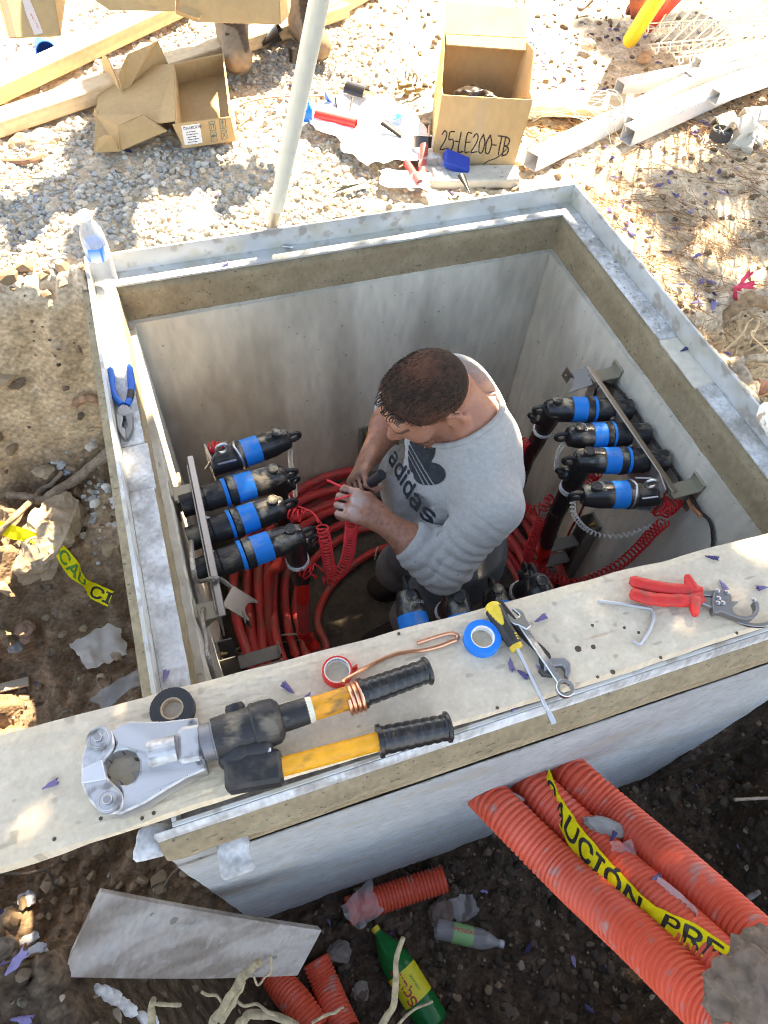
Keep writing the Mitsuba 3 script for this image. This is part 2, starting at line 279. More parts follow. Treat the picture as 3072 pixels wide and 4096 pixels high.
# ---------------------------------------------------------------- loose gravel, clods
def scatter(n, area, size, hfun, cols, seed, sq=(1, 0.8, 0.6), keep=None, lift=0.25):
    r = np.random.default_rng(seed); base = [rock(1, s, 1, (1, 0.75 + 0.3*r.random(), 0.5 + 0.25*r.random()), 0.55, 1.3) for s in range(14)]
    base = [trimesh.convex.convex_hull(A_(b.vertices)[r.choice(len(b.vertices), 18, replace=False)]) for b in base]
    V, F_, Cc, o = [], [], [], 0
    x = r.uniform(area[0], area[1], n); y = r.uniform(area[2], area[3], n); ok = keep(x, y, r) if keep is not None else np.ones(n, bool)
    x, y = x[ok], y[ok]; z = hfun(x, y)
    for k in range(len(x)):
        b = base[r.integers(14)]; s = size[0]*(size[1]/size[0])**(r.random()**1.6)
        M = trimesh.transformations.random_rotation_matrix(r.random(3))[:3, :3]; M = M if r.random() < 0.35 else trimesh.transformations.rotation_matrix(r.random()*6.28, [0, 0, 1])[:3, :3]
        v = A_(b.vertices) @ M.T*s + [x[k], y[k], z[k] + s*lift]; V.append(v[b.faces].reshape(-1, 3)); m = len(b.faces)*3
        c = A_(cols[r.integers(len(cols))])*(0.75 + 0.5*r.random()); Cc.append(np.tile(c, (m, 1)))
    V = np.vstack(V); return trimesh.Trimesh(V, np.arange(len(V)).reshape(-1, 3), process=False), np.vstack(Cc)
def stuff(name, mc, label, m='mat_rough'):
    scene[name] = mikit.ply(mc[0], m, smooth=True, color=mc[1]); lab(name, label, kind='stuff')
GR = [(0.40, 0.38, 0.33), (0.34, 0.33, 0.295), (0.46, 0.42, 0.345), (0.30, 0.30, 0.285), (0.42, 0.365, 0.28)]
def keep_gravel(x, y, r):
    edge = 0.12*meshkit.fbm(np.stack([x*2, y*2, x*0], -1), 3, 11)
    d = sstep(1.52, 1.58, y + edge - 0.06)*sstep(1.25, 0.85, x + (y - 2)*-0.15)*sstep(3.6, 2.6, y + 0.25*x)
    bare = meshkit.fbm(np.stack([x*3.2, y*3.2, x*0 + 4], -1), 3, 21)
    d = d*np.where(bare > 0.60, 0.25, 1)*np.where((y > 2.42 + 0.9*x) & (x < 0.12), 0.12, 1)
    return r.random(len(x)) < d
stuff('gravel', scatter(23000, (-0.5, 1.35, 1.50, 3.5), (0.005, 0.0150), ground_h, GR, 3, keep=keep_gravel), 'loose grey crushed gravel behind the chamber')
def keep_clods(x, y, r):
    pit = ((x < -0.0) & (y < 1.6) & (y > 0.1)) | ((y < -0.04)) | ((x > 1.53) & (y < 1.0))
    up = (x > 1.53) & (y > 1) | (y > 1.56) & (x > 1.1)
    return (pit & (r.random(len(x)) < 0.75)) | (up & (r.random(len(x)) < 0.55))
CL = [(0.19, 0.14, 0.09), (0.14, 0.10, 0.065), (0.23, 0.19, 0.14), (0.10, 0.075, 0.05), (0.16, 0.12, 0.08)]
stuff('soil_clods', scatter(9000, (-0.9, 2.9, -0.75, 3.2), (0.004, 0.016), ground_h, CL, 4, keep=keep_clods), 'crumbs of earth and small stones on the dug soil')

# ================================================================ the concrete chamber with its steel frame, one thing
vault = thing('concrete_chamber', 'square concrete underground chamber with galvanised steel frame, worker standing inside', 'utility chamber')
def wallbox(x0, x1, y0, y1, z0, z1): 
    m = trimesh.creation.box(bounds=[[x0, y0, z0], [x1, y1, z1]]); return m
def rough_box(b, amp=0.004, step=0.03, seed=0, fr=22):
    m = mf(wallbox(*b)).refine_to_length(step); m = tm(m); m = trimesh.Trimesh(m.vertices, m.faces, process=True)
    v = A_(m.vertices); n = A_(m.vertex_normals); m.vertices = v + n*((meshkit.fbm(v*fr, 3, seed) - 0.5)*2*amp)[:, None]; return m
OX0, OX1, OY0, OY1 = -0.028, 1.528, -0.03, 1.53       # outside of the precast walls
IX0, IX1, IY0, IY1 = 0.062, 1.438, 0.062, 1.438        # inside of the collar
LX0, LX1, LY0, LY1 = 0.080, 1.420, 0.080, 1.420        # inside of the precast walls below the collar
ZC = -0.185                                           # collar's bottom edge inside
def outer(b, s=0): return rough_box(b, 0.003, 0.04, s)
# precast walls with a round shoulder and a cast window where the ducts enter
front = mf(wallbox(OX0, OX1, OY0, LY0, -1.58, ZC + 0.02))
front = trimesh.Trimesh(*(lambda q: (q.vertices, q.faces))(tm(front.refine_to_length(0.03))), process=True)
v = A_(front.vertices); nn = A_(front.vertex_normals)
front.vertices = v + nn*((meshkit.fbm(v*A_([16, 16, 9]), 3, 4) - 0.5)*0.007)[:, None]
obj('front_wall', front, 'mat_concrete_outside', parent=vault, smooth=40)
obj('back_wall', rough_box((OX0, OX1, LY1, OY1, -1.58, ZC), 0.0025, 0.05, 1), 'mat_concrete', parent=vault, smooth=40)
obj('side_wall', rough_box((OX0, LX0, LY0 + 0.002, LY1 - 0.002, -1.58, ZC), 0.0025, 0.05, 2), 'mat_concrete', parent=vault, smooth=40)
obj('side_wall', rough_box((LX1, OX1, LY0 + 0.002, LY1 - 0.002, -1.58, ZC), 0.0025, 0.05, 3), 'mat_concrete', parent=vault, smooth=40)
obj('floor_slab', rough_box((LX0 - 0.02, LX1 + 0.02, LY0 - 0.02, LY1 + 0.02, -1.45, VF), 0.004, 0.06, 8), 'mat_floor', parent=vault, label='dark dusty floor of the chamber', smooth=True)
# the hand trowelled collar under the frame, four sides with a wavy lower edge inside
def collar_side(a, b, inward, seed):
    a, b, inw = A_(a, float), A_(b, float), A_(inward, float); L = np.linalg.norm(b - a); n = int(L/0.02); u = np.linspace(0, 1, n)
    P0 = a + (b - a)*u[:, None]; wob = (meshkit.fbm(np.c_[u*9, u*0 + seed, u*0], 3, seed) - 0.5)
    zb = ZC - 0.01 + 0.022*wob; rows = []
    prof = [(-0.09, -0.068), (0, -0.066), (0.0, -0.10), (0.0, -0.14), (0.0015, None), (0.0, 'low'), (-0.09, 'low')]
    for k, (d, z) in enumerate(prof):
        zz = np.full(n, z) if isinstance(z, float) else (zb + (0.012 if z is None else 0))
        bump = (meshkit.fbm(np.c_[u*L*40, zz*40, u*0 + k], 3, seed + 3) - 0.5)*0.006*(1 if k in (1, 2, 3, 4, 5) else 0)
        rows.append(P0 + inw*(d + bump)[:, None] + np.c_[u*0, u*0, zz])
    V = np.stack(rows, 1); m = V.shape[1]; i, j = np.meshgrid(np.arange(n - 1), np.arange(m), indexing='ij'); A1 = i*m + j; B1 = i*m + (j + 1) % m
    f = np.stack([A1, A1 + m, B1 + m, A1, B1 + m, B1], -1).reshape(-1, 3)
    return trimesh.Trimesh(V.reshape(-1, 3), f, process=False)
for a, b, w, s in (((IX0, IY1, 0), (IX1, IY1, 0), (0, -1, 0), 1), ((IX1, IY1, 0), (IX1, IY0, 0), (-1, 0, 0), 2), ((IX0, IY0, 0), (IX0, IY1, 0), (1, 0, 0), 3), ((IX1, IY0, 0), (IX0, IY0, 0), (0, 1, 0), 4)):
    obj('collar', collar_side(a, b, w, s), 'mat_collar', parent=vault, smooth=True)
# outside of the collar: mortar band standing proud of the wall, and its feathered lower edge
def mortar_band(z0, z1, out0, out1, x0, x1, seed, wv=1.0, rows=None):
    n = 120; u = np.linspace(x0, x1, n); k = meshkit.fbm(np.c_[u*14, u*0 + seed, u*0], 4, seed) - 0.5; k2 = meshkit.fbm(np.c_[u*30, u*0 + seed + 5, u*0], 3, seed) - 0.5
    rows = rows or [(-0.002, z1, 0), (-0.006 - out1*0.4, z1 - 0.004, 0), (-out1, z1 - 0.02, 0.4), (-out0, z0 + 0.03, 1), (-0.0265, z0 + 0.004, 2), (-0.020, z0 - 0.012, 2)]
    V = np.stack([np.stack([u, OY0 + 0.028 + d + 0.008*k2*w*wv, z + 0.028*k*w*wv], 1) for d, z, w in rows], 1); m = V.shape[1]
    i, j = np.meshgrid(np.arange(n - 1), np.arange(m - 1), indexing='ij'); A1 = i*m + j
    return trimesh.Trimesh(V.reshape(-1, 3), np.stack([A1, A1 + m + 1, A1 + m, A1, A1 + 1, A1 + m + 1], -1).reshape(-1, 3), process=False)
obj('mortar_band', mortar_band(0, 0, 0, 0, -0.03, 1.53, 3, 0.12, [(0.001, -0.003, 0), (-0.004, -0.0045, 0), (-0.007, -0.034, 0.6), (-0.003, -0.040, 0.6)]), 'mat_splat', parent=vault, smooth=True, label='pale mortar under the front edge of the frame')
obj('mortar_band', mortar_band(0, 0, 0, 0, -0.03, 1.53, 5, 0.6, [(-0.004, -0.031, 0), (-0.012, -0.034, 0.3), (-0.021, -0.060, 1), (-0.0285, -0.088, 1.3), (-0.0265, -0.112, 1.3), (-0.019, -0.145, 1.3)]), 'mat_collar', parent=vault, smooth=True, label='damp brown mortar band on the outside of the front wall')
obj('shoulder', rough_box((OX0, OX1, OY0 + 0.004, 0.05, ZC - 0.01, -0.075), 0.003, 0.03, 14), 'mat_concrete_outside', parent=vault, smooth=40)
for b, s in (((OX0, 0.055, 0.052, 1.448, ZC + 0.002, -0.07), 1), ((1.445, OX1, 0.052, 1.448, ZC + 0.002, -0.07), 2), ((OX0, OX1, 1.450, OY1, ZC + 0.002, -0.07), 3)):
    obj('collar_body', rough_box(b, 0.002, 0.06, s + 20), 'mat_collar', parent=vault, smooth=40)
# steel frame: angle iron, upright flange outside and seat inside, with two gaps bridged by mortar
FL = 0.0075; ZS = -0.060
fr = obj('steel_frame', cat(bbox((1.5, FL, 0.064), 0.0012, (0.75, FL/2, -0.032)), bbox((1.5, FL, 0.064), 0.0012, (0.75, 1.5 - FL/2, -0.032)),
    bbox((FL, 1.5 - 2*FL - 0.001, 0.064), 0.0012, (FL/2, 0.75, -0.0325)), bbox((FL, 1.5 - 2*FL - 0.001, 0.064), 0.0012, (1.5 - FL/2, 0.75, -0.0325)),
    rough_box((FL + 0.001, 1.5 - FL - 0.001, 1.436, 1.5 - FL - 0.001, ZS - 0.006, ZS), 0.0006, 0.05, 5)), 'mat_galv', parent=vault, smooth=35)
def seat(name, x0, x1, y0, y1, z, s, m='mat_splat'): obj(name, rough_box((x0, x1, y0, y1, z - 0.008, z), 0.0022, 0.014, s, 40), m, parent=vault, smooth=True)
seat('seat_plate', 0.0085, 0.060, 0.86, 1.435, ZS, 31); seat('seat_mortar', 0.0085, 0.066, 0.725, 0.858, ZS - 0.0025, 32); seat('seat_plate', 0.0085, 0.062, 0.062, 0.723, ZS, 33)
seat('seat_plate', 1.440, 1.4915, 0.84, 1.435, ZS, 34); seat('seat_mortar', 1.436, 1.4915, 0.655, 0.838, ZS - 0.002, 35, 'mat_concrete'); seat('seat_plate', 1.440, 1.4915, 0.062, 0.653, ZS, 36)
seat('seat_plate', 0.0085, 1.4915, 0.0085, 0.0605, ZS, 37)
# mortar crumbs lying on the right seat, lugs cast at the front left corner
stuffed = scatter(60, (1.45, 1.485, 0.85, 1.40), (0.003, 0.010), lambda x, y: x*0 + ZS, [(0.45, 0.44, 0.42), (0.36, 0.35, 0.33)], 5)
stuff('mortar_crumbs', stuffed, 'grey mortar crumbs lying on the right ledge of the steel frame')
def lug(c, s, rot, seed):
    m = tm(mf(bbox(s, 0.004)).refine_to_length(0.012)); m = trimesh.Trimesh(m.vertices, m.faces, process=True); v = A_(m.vertices)
    m.vertices = v + A_(m.vertex_normals)*((meshkit.fbm(v*45 + seed, 3, seed) - 0.5)*0.014)[:, None]
    return place(m, c, rot[0], rot[1])
obj('corner_lug', lug((-0.045, 0.0, -0.055), (0.05, 0.012, 0.05), ((0.2, 1, 0.1), (1, 0, -0.5)), 3), 'mat_splat', parent=vault, smooth=50, label='mortar smeared steel lug at the front left corner')
obj('corner_lug', lug((0.075, -0.052, -0.115), (0.055, 0.014, 0.06), ((0, 1, 0.25), (1, 0, 0.05)), 5), 'mat_splat', parent=vault, smooth=50, label='mortar smeared steel lug on the front wall')
# ================================================================ plank across the chamber
def quadboard(c4, th, z, n=60, m=10, wob=0.0015, seed=0):
    """board on four plan corners (back left, back right, front right, front left), slightly uneven edges; returns mesh and uv in metres"""
    c4 = A_(c4, float); u, w = np.linspace(0, 1, n), np.linspace(0, 1, m)
    Lx = np.linalg.norm(c4[1] - c4[0]); Wy = np.linalg.norm(c4[3] - c4[0])
    def sheet(zz, sg_):
        q = (c4[0]*(1 - u)[:, None, None] + c4[1]*u[:, None, None])*(1 - w)[None, :, None] + (c4[3]*(1 - u)[:, None, None] + c4[2]*u[:, None, None])*w[None, :, None]
        e = (meshkit.fbm(np.c_[u*Lx*9, u*0 + seed + sg_, u*0], 3, seed) - 0.5)*wob*2
        q[:, 0, 1] += e; q[:, -1, 1] += e[::-1]; return np.concatenate([q, np.full((n, m, 1), zz)], -1)
    top, bot = sheet(z, 0), sheet(z - th, 1)
    ch = 0.002; top[:, 0, 2] -= ch; top[:, -1, 2] -= ch
    U_, W_ = np.meshgrid(u*Lx, w*Wy, indexing='ij'); V = np.vstack([top.reshape(-1, 3), bot.reshape(-1, 3)]); uv = np.vstack([np.c_[U_.ravel(), W_.ravel()]]*2)
    i, j = np.meshgrid(np.arange(n - 1), np.arange(m - 1), indexing='ij'); a = (i*m + j).ravel(); k = n*m
    f = [np.stack([a, a + m, a + m + 1], 1)[:, ::-1], np.stack([a, a + m + 1, a + 1], 1)[:, ::-1], np.stack([a, a + m, a + m + 1], 1) + k, np.stack([a, a + m + 1, a + 1], 1) + k]
    loop = np.r_[np.arange(n)*m, (n - 1)*m + np.arange(1, m), (np.arange(n - 1)[::-1])*m + m - 1, np.arange(m - 1)[::-1][:-1]]
    nx = np.roll(loop, -1); f += [np.stack([loop, nx, nx + k], 1), np.stack([loop, nx + k, loop + k], 1)]
    # sides get rows of their own so that they read as end grain
    fl = np.vstack(f); vv = V[fl].reshape(-1, 3); uu = uv[fl].reshape(-1, 2)
    return trimesh.Trimesh(vv, np.arange(len(vv)).reshape(-1, 3), process=False), uu
PZ = 0.036
bl, br = A_([-0.2394, 0.2176]), A_([1.2585, 0.1800]); fl_, fr_ = A_([-0.2447, 0.0150]), A_([1.1335, 0.0066])
ex = lambda a, b, t: a + (b - a)*t
pm, puv = quadboard([ex(bl, br, -0.35), ex(bl, br, 1.30), ex(fl_, fr_, 1.42), ex(fl_, fr_, -0.38)], 0.034, PZ, 120, 12, 0.0035, 5)
plank = obj('plank', pm, 'mat_plank', uv=puv, label='long cement stained wooden plank laid across the chamber carrying the tools', cat='plank')

# ================================================================ the tree whose crown shades the dig (its petals lie all around)
scene['mat_leaf'] = {'type': 'twosided', 'bsdf': {'type': 'principled', 'base_color': {'type': 'rgb', 'value': [0.055, 0.09, 0.025]}, 'roughness': 0.6, 'specular': 0.3}}
tree = thing('jacaranda_tree', 'leafy shade tree standing to the right of the dig', 'tree')
def box_in(x, y, x0, x1, y0, y1, s=0.05): return sstep(x0 - s, x0 + s, x)*(1 - sstep(x1 - s, x1 + s, x))*sstep(y0 - s, y0 + s, y)*(1 - sstep(y1 - s, y1 + s, y))
def crown():
    r = np.random.default_rng(12); n = 90000; x, y = r.uniform(-2.2, 3.6, n), r.uniform(-1.9, 2.7, n)
    w = 0.10*(meshkit.fbm(np.stack([x*3, y*3, x*0], -1), 3, 31) - 0.5)
    d = (1 - sstep(1.43, 1.50, y))*np.where(x < 1.5, 1, 0)*(1 - sstep(1.09, 1.13, y)*(1 - sstep(0.09, 0.14, x)))
    d = np.maximum(d, box_in(x + w, y + w, 1.70, 3.6, -1.5, 1.60, 0.05)*(1 - 0.6*sstep(2.3, 2.7, x))*np.where((y > 0.95) & (meshkit.fbm(np.stack([x*6, y*6, x*0 + 2], -1), 3, 40) > 0.56), 0.12, 1)); d = np.maximum(d, np.where((x > 1.45) & (y < 0.55), 1, 0))
    d = np.maximum(d, box_in(x + w*2, y, 2.15, 2.75, 2.15, 2.7, 0.04))
    d = d*(1 - sstep(0.0, 0.05, y - 1.10 - 0.2*np.clip(x - 0.1, 0, 1))*(x < 0.46))
    d = d*(1 - box_in(x, y, 1.15, 1.46, 0.02, 0.19, 0.012))
    for hx, hy, hr, q in ((0.90, 0.70, 0.075, 1), (0.92, 0.80, 0.08, 1), (0.98, 0.72, 0.06, 1), (0.43, 0.90, 0.055, 0.8), (1.33, 0.86, 0.09, 0.85), (1.30, 0.62, 0.05, 0.8), (0.44, 0.74, 0.04, 0.7), (0.0, 0.83, 0.05, 1), (1.95, 1.25, 0.08, 0.8), (2.05, 0.95, 0.07, 0.8), (1.9, 0.75, 0.1, 0.6)):
        d = d*(1 - q*(np.hypot(x - hx, y - hy) < hr))
    ok = r.random(n) < d; x, y = x[ok], y[ok]; h = r.uniform(3.3, 4.6, len(x)); k = h/SUN[2]
    c = np.stack([x + SUN[0]*k, y + SUN[1]*k, h], 1); s = r.uniform(0.022, 0.040, len(x))
    a = r.normal(size=(len(x), 3)); a /= np.linalg.norm(a, axis=1, keepdims=True); b = np.cross(a, r.normal(size=(len(x), 3))); b /= np.linalg.norm(b, axis=1, keepdims=True)
    v = np.stack([c - a*s[:, None]*1.5, c + b*s[:, None], c + a*s[:, None]*1.5, c - b*s[:, None]], 1).reshape(-1, 3); q = np.arange(len(x))[:, None]*4
    return trimesh.Trimesh(v, np.vstack([q + [0, 1, 2], q + [0, 2, 3]]), process=False), c
leaves, lc = crown()
obj('crown', leaves, 'mat_leaf', parent=tree, smooth=False, kind='stuff', label='airy green crown of small leaflets')
tb = A_([4.6, 2.0, -0.1]); limbs = [tube(spline([tb, tb + [-0.1, 0.1, 1.2], tb + [-0.4, 0.3, 2.6], tb + [-0.9, 0.6, 3.4]], 6), np.linspace(0.17, 0.09, 19), 12)]
for t in lc[rng.integers(0, len(lc), 16)]:
    m_ = tb + [-0.6, 0.4, 2.9]; limbs.append(tube(spline([m_, m_*0.5 + t*0.5 + [0, 0, 0.25], t], 5), np.linspace(0.05, 0.008, 11), 6))
obj('trunk', cat(limbs), 'mat_rough', (0.16, 0.12, 0.09), parent=tree, var=0.4, smooth=True)

# ================================================================ tools on the plank
BLK, STEEL, CHROME, YEL, RED = (0.017, 0.017, 0.018), (0.42, 0.42, 0.43), (0.62, 0.63, 0.65), (0.62, 0.27, 0.012), (0.50, 0.025, 0.02)
def flat(pts, z): return [A_(p)[:2] for p in pts], z
def slab(pts, z0, z1, bev=0.0015, holes=()):
    """plate with a plan outline given as world points"""
    g = sg.Polygon([tuple(A_(p)[:2]) for p in pts], [[tuple(A_(p)[:2]) for p in h] for h in holes]).buffer(0)
    if g.geom_type != 'Polygon': g = max(g.geoms, key=lambda q: q.area)
    return plate(g, z1 - z0, (0, 0, z0), bev=bev)
def circ(c, r, n=32): c = A_(c); return [(c[0] + r*math.cos(a), c[1] + r*math.sin(a)) for a in np.arange(n)*2*np.pi/n]
def smoothpoly(pts, n=5): return spline([A_(p) for p in pts], n, True)
# ---- crimping tool
ct = thing('crimping_tool', 'large silver headed hydraulic crimping tool with yellow tubes and black ribbed grips on the plank', 'crimping tool')
ZH = PZ + 0.040
out = [(0.076,0.136,0.076), (0.022,0.146,0.076), (-0.027,0.162,0.076), (-0.045,0.161,0.076), (-0.059,0.154,0.076), (-0.052,0.133,0.076), (-0.059,0.119,0.076), (-0.050,0.121,0.076), (-0.036,0.118,0.076), (-0.025,0.109,0.076), (-0.020,0.094,0.076), (-0.023,0.076,0.076), (-0.032,0.066,0.076), (-0.044,0.064,0.076), (-0.055,0.068,0.076), (-0.052,0.054,0.076), (-0.054,0.042,0.076), (-0.064,0.026,0.076), (-0.055,0.025,0.076), (-0.022,0.029,0.076), (0.013,0.039,0.076), (0.045,0.047,0.076), (0.075,0.050,0.076)]
hd = slab(out, PZ + 0.006, ZH, 0.003)
obj('head', hd, 'mat_metal_rough', (0.57, 0.57, 0.57), parent=ct, var=0.15, smooth=25, grime=0.6)
arm = [(-0.058,0.156,0.078), (-0.073,0.163,0.078), (-0.088,0.159,0.078), (-0.097,0.143,0.078), (-0.104,0.125,0.078), (-0.107,0.104,0.078), (-0.107,0.083,0.078), (-0.102,0.064,0.078), (-0.092,0.045,0.078), (-0.081,0.033,0.078), (-0.067,0.027,0.078), (-0.056,0.029,0.078), (-0.051,0.042,0.078), (-0.053,0.056,0.078), (-0.062,0.071,0.078), (-0.071,0.085,0.078), (-0.075,0.098,0.078), (-0.072,0.109,0.078), (-0.063,0.118,0.078), (-0.055,0.127,0.078), (-0.054,0.143,0.078)]
lt = obj('latch', slab(smoothpoly(arm, 4), PZ + 0.010, ZH + 0.004, 0.003), 'mat_metal_rough', (0.56, 0.56, 0.56), parent=ct, var=0.15, smooth=25, grime=0.6)
obj('latch_block', slab([(-0.104,0.107,0.080), (-0.074,0.112,0.080), (-0.071,0.080,0.080), (-0.107,0.085,0.080)], ZH - 0.01, ZH + 0.0065, 0.001), 'mat_metal_rough', (0.66, 0.67, 0.68), parent=ct, var=0.1)
for c in ((-0.075,0.146,0.080), (-0.071,0.048,0.080)):
    pb = obj('pivot_boss', cat(lathe([(0.019, 0), (0.0195, 0.004), (0.0185, 0.006), (0.001, 0.006)], 32, (c[0], c[1], ZH + 0.002)), ring(0.013, 0.016, 0.0015, 28, (c[0], c[1], ZH + 0.0075))), 'mat_metal_rough', (0.54, 0.54, 0.54), parent=ct, var=0.12, grime=0.7)
    obj('pin', lathe([(0.0072, 0), (0.0072, 0.0055), (0.006, 0.0065), (0.0005, 0.0065)], 6 if c[1] > 0.1 else 18, (c[0], c[1], ZH + 0.008)), 'mat_metal', (0.35, 0.34, 0.33), parent=pb)
hc = A_((-0.051,0.098,0.060))
teeth = [slab([hc[:2] + 0.037*A_([math.cos(a - 0.22), math.sin(a - 0.22)]), hc[:2] + 0.037*A_([math.cos(a + 0.22), math.sin(a + 0.22)]), hc[:2] + 0.021*A_([math.cos(a), math.sin(a)])], PZ + 0.012, ZH - 0.006, 0.001) for a in np.arange(6)*np.pi/3 + 0.3]
obj('die', cat(ring(0.0335, 0.0375, 0.024, 40, (hc[0], hc[1], PZ + 0.010)), teeth), 'mat_metal_rough', (0.20, 0.19, 0.18), parent=ct)
def rblock(a, b, w, h, c=0.004): return beam(a, b, w, h, c)
obj('raised_boss', cat(rblock((0.040,0.098,0.076), (0.078,0.093,0.076), 0.058, 0.018, 0.006), tube([(-0.006,0.099,0.072), (0.037,0.097,0.072)], 0.022, 20)), 'mat_metal_rough', (0.58, 0.58, 0.58), parent=ct, var=0.12, smooth=30, grime=0.5)
for c in ((0.067,0.127,0.080), (0.069,0.063,0.080)):
    obj('cap_screw', cat(ring(0.0035, 0.0075, 0.004, 20, (c[0], c[1], ZH - 0.0005)), lathe([(0.0035, 0), (0.0035, 0.001)], 6, (c[0], c[1], ZH))), 'mat_metal_rough', (0.30, 0.30, 0.30), parent=ct)
a0, a1 = A_((0.076,0.090,0.077)), A_((0.251,0.092,0.077)); ax = unit(a1 - a0); Lb = np.linalg.norm(a1 - a0)
obj('neck_ring', lathe([(0.026, 0), (0.030, 0.002), (0.030, 0.018), (0.034, 0.020), (0.034, 0.028)], 32, a0, ax), 'mat_metal_rough', (0.22, 0.22, 0.23), parent=ct)
obj('pump_body', lathe([(0.030, 0.018), (0.0345, 0.022), (0.0355, Lb*0.25), (0.0355, Lb*0.47), (0.038, Lb*0.48), (0.0390, Lb*0.50), (0.038, Lb*0.52), (0.0385, Lb*0.60), (0.0365, Lb*0.69), (0.029, Lb*0.735), (0.0225, Lb*0.75), (0.0220, Lb - 0.004), (0.021, Lb), (0.016, Lb)], 36, a0, ax), 'mat_satin', BLK, parent=ct, dust=0.45, smooth=40)
obj('relief_knob', lathe([(0.016, 0), (0.016, 0.020), (0.013, 0.026), (0.001, 0.027)], 20, A_((0.138,0.112,0.077)), (ax[1]*-1, ax[0], 0.35)), 'mat_satin', BLK, parent=ct)
y1 = A_((0.341,0.092,0.077)); g1 = A_((0.464,0.097,0.077)); axy = unit(y1 - a1)
obj('tube_handle', lathe([(0.0195, -0.005), (0.0195, np.linalg.norm(y1 - a1) + 0.02)], 28, a1, axy), 'mat_satin', YEL, parent=ct, var=0.35, grime=0.75, label='scuffed ochre yellow tube handle of the tool')
obj('paper_wrap', lathe([(0.0198, -0.006), (0.0215, -0.004), (0.0212, 0.006), (0.0198, 0.008)], 24, a1, axy), 'mat_rough', (0.62, 0.58, 0.44), parent=ct, var=0.3)
def grip(o, e, r=0.0235):
    L = np.linalg.norm(e - o); t = np.linspace(0, 1, 90); rr = r*(0.93 + 0.07*np.abs(np.sin(t*np.pi*8))**0.6) - 0.002*t
    rr[:6] = r*1.12; rr[6:9] = r*0.96; rr[-4:] = r*1.06; m = lathe(np.r_[[(0.001, 0)], np.c_[rr, t*L], [(r*0.9, L + 0.003), (0.001, L + 0.003)]], 40)
    v = A_(m.vertices); th = np.arctan2(v[:, 1], v[:, 0]); k = (v[:, 2] > L*0.09) & (v[:, 2] < L*0.95)
    v[:, :2] *= (1 - 0.05*np.abs(np.cos(th*4))*k)[:, None]; m.vertices = v; return place(m, o, e - o)
obj('grip', grip(y1, g1), 'mat_gloss', BLK, parent=ct, dust=0.1, smooth=50)
b0, b1, b2, b3 = A_((0.101,0.032,0.070)), A_((0.189,0.019,0.070)), A_((0.345,0.011,0.070)), A_((0.464,-0.002,0.070))
obj('handle_block', beam(b0, b1, 0.052, 0.042, 0.006), 'mat_satin', BLK, parent=ct, dust=0.12, smooth=30)
obj('pivot_link', cat(tm(hull((*A_((0.112,0.054,0.075)), 0.017), (*A_((0.132,0.061,0.080)), 0.020), (*A_((0.117,0.042,0.070)), 0.012))), tm(hull((*A_((0.139,0.060,0.080)), 0.017), (*A_((0.166,0.056,0.080)), 0.018)))), 'mat_satin', BLK, parent=ct, smooth=40)
obj('link_bar', rod((0.175,0.062,0.090), (0.174,0.040,0.085), 0.005), 'mat_metal', STEEL, parent=ct)
obj('tube_handle', lathe([(0.0152, -0.01), (0.0152, np.linalg.norm(b2 - b1) + 0.02)], 28, b1, b2 - b1), 'mat_satin', (0.72, 0.33, 0.012), parent=ct, var=0.2, grime=0.35, label='bright yellow lower tube handle of the tool')
obj('grip', grip(b2, b3, 0.0240), 'mat_gloss', BLK, parent=ct, dust=0.1, smooth=50)
# ---- copper wire wound on the handle and bent across the plank
wp = [(0.319,0.122,0.070), (0.323,0.128,0.066), (0.337,0.135,0.055), (0.372,0.148,0.040), (0.417,0.155,0.040), (0.451,0.153,0.040), (0.475,0.148,0.040), (0.507,0.146,0.040), (0.532,0.148,0.040), (0.544,0.149,0.040), (0.548,0.155,0.040), (0.542,0.162,0.040), (0.527,0.165,0.040), (0.501,0.165,0.040), (0.472,0.164,0.040)]
cw0 = A_((0.315,0.089,0.077)); cax = axy; cb = basis(cax)
hx = [cw0 + cax*(0.0075*t) + cb @ A_([0.0235*math.cos(6.283*t), 0.0235*math.sin(6.283*t), 0]) for t in np.linspace(0.3, 3.8, 70)]
obj('copper_wire', cat(tube(spline(wp, 6), 0.0033, 8), tube(hx, 0.0033, 8)), 'mat_metal', (0.72, 0.38, 0.24), label='bare copper wire wound round the yellow tool handle and bent into a hook', cat='copper wire', var=0.1)
# ---- rolls of tape
def tape(name, label, c, r1, rc, ri, h, col, core, flag=None):
    t = thing(name, label, 'tape roll'); c = A_(c)
    obj('roll', ring(rc, r1, h, 56, c, ch=0.0012), 'mat_satin', col, parent=t)
    obj('core', ring(ri, rc + 0.0006, h - 0.0012, 56, c + [0, 0, 0.0006], ch=0.0005), 'mat_rough', core, parent=t)
    return t
cB = A_((0.587,0.135,0.053)); cB[2] = PZ; bt = tape('tape_roll', 'roll of bright blue insulating tape beside the screwdriver handle', cB, 0.034, 0.0215, 0.0200, 0.019, (0.01, 0.17, 0.62), (0.72, 0.71, 0.68))
cR = A_((0.318,0.153,0.053)); cR[2] = PZ; rt = tape('tape_roll', 'nearly used up roll of red insulating tape by the upper black grip', cR, 0.0265, 0.0228, 0.0212, 0.019, (0.55, 0.03, 0.025), (0.62, 0.60, 0.54))
obj('loose_end', plate([(0, 0), (0.012, 0.001), (0.013, 0.006), (0.009, 0.004)], 0.017, cR + [0.0235, -0.004, 0.0005], x=(1, -0.1, 0)), 'mat_satin', (0.55, 0.03, 0.025), parent=rt)
cK = A_((0.037,0.171,0.055)); cK[2] = PZ; tape('tape_roll', 'roll of black insulating tape behind the silver tool head', cK, 0.0365, 0.0185, 0.0165, 0.019, (0.02, 0.02, 0.021), (0.36, 0.27, 0.17))
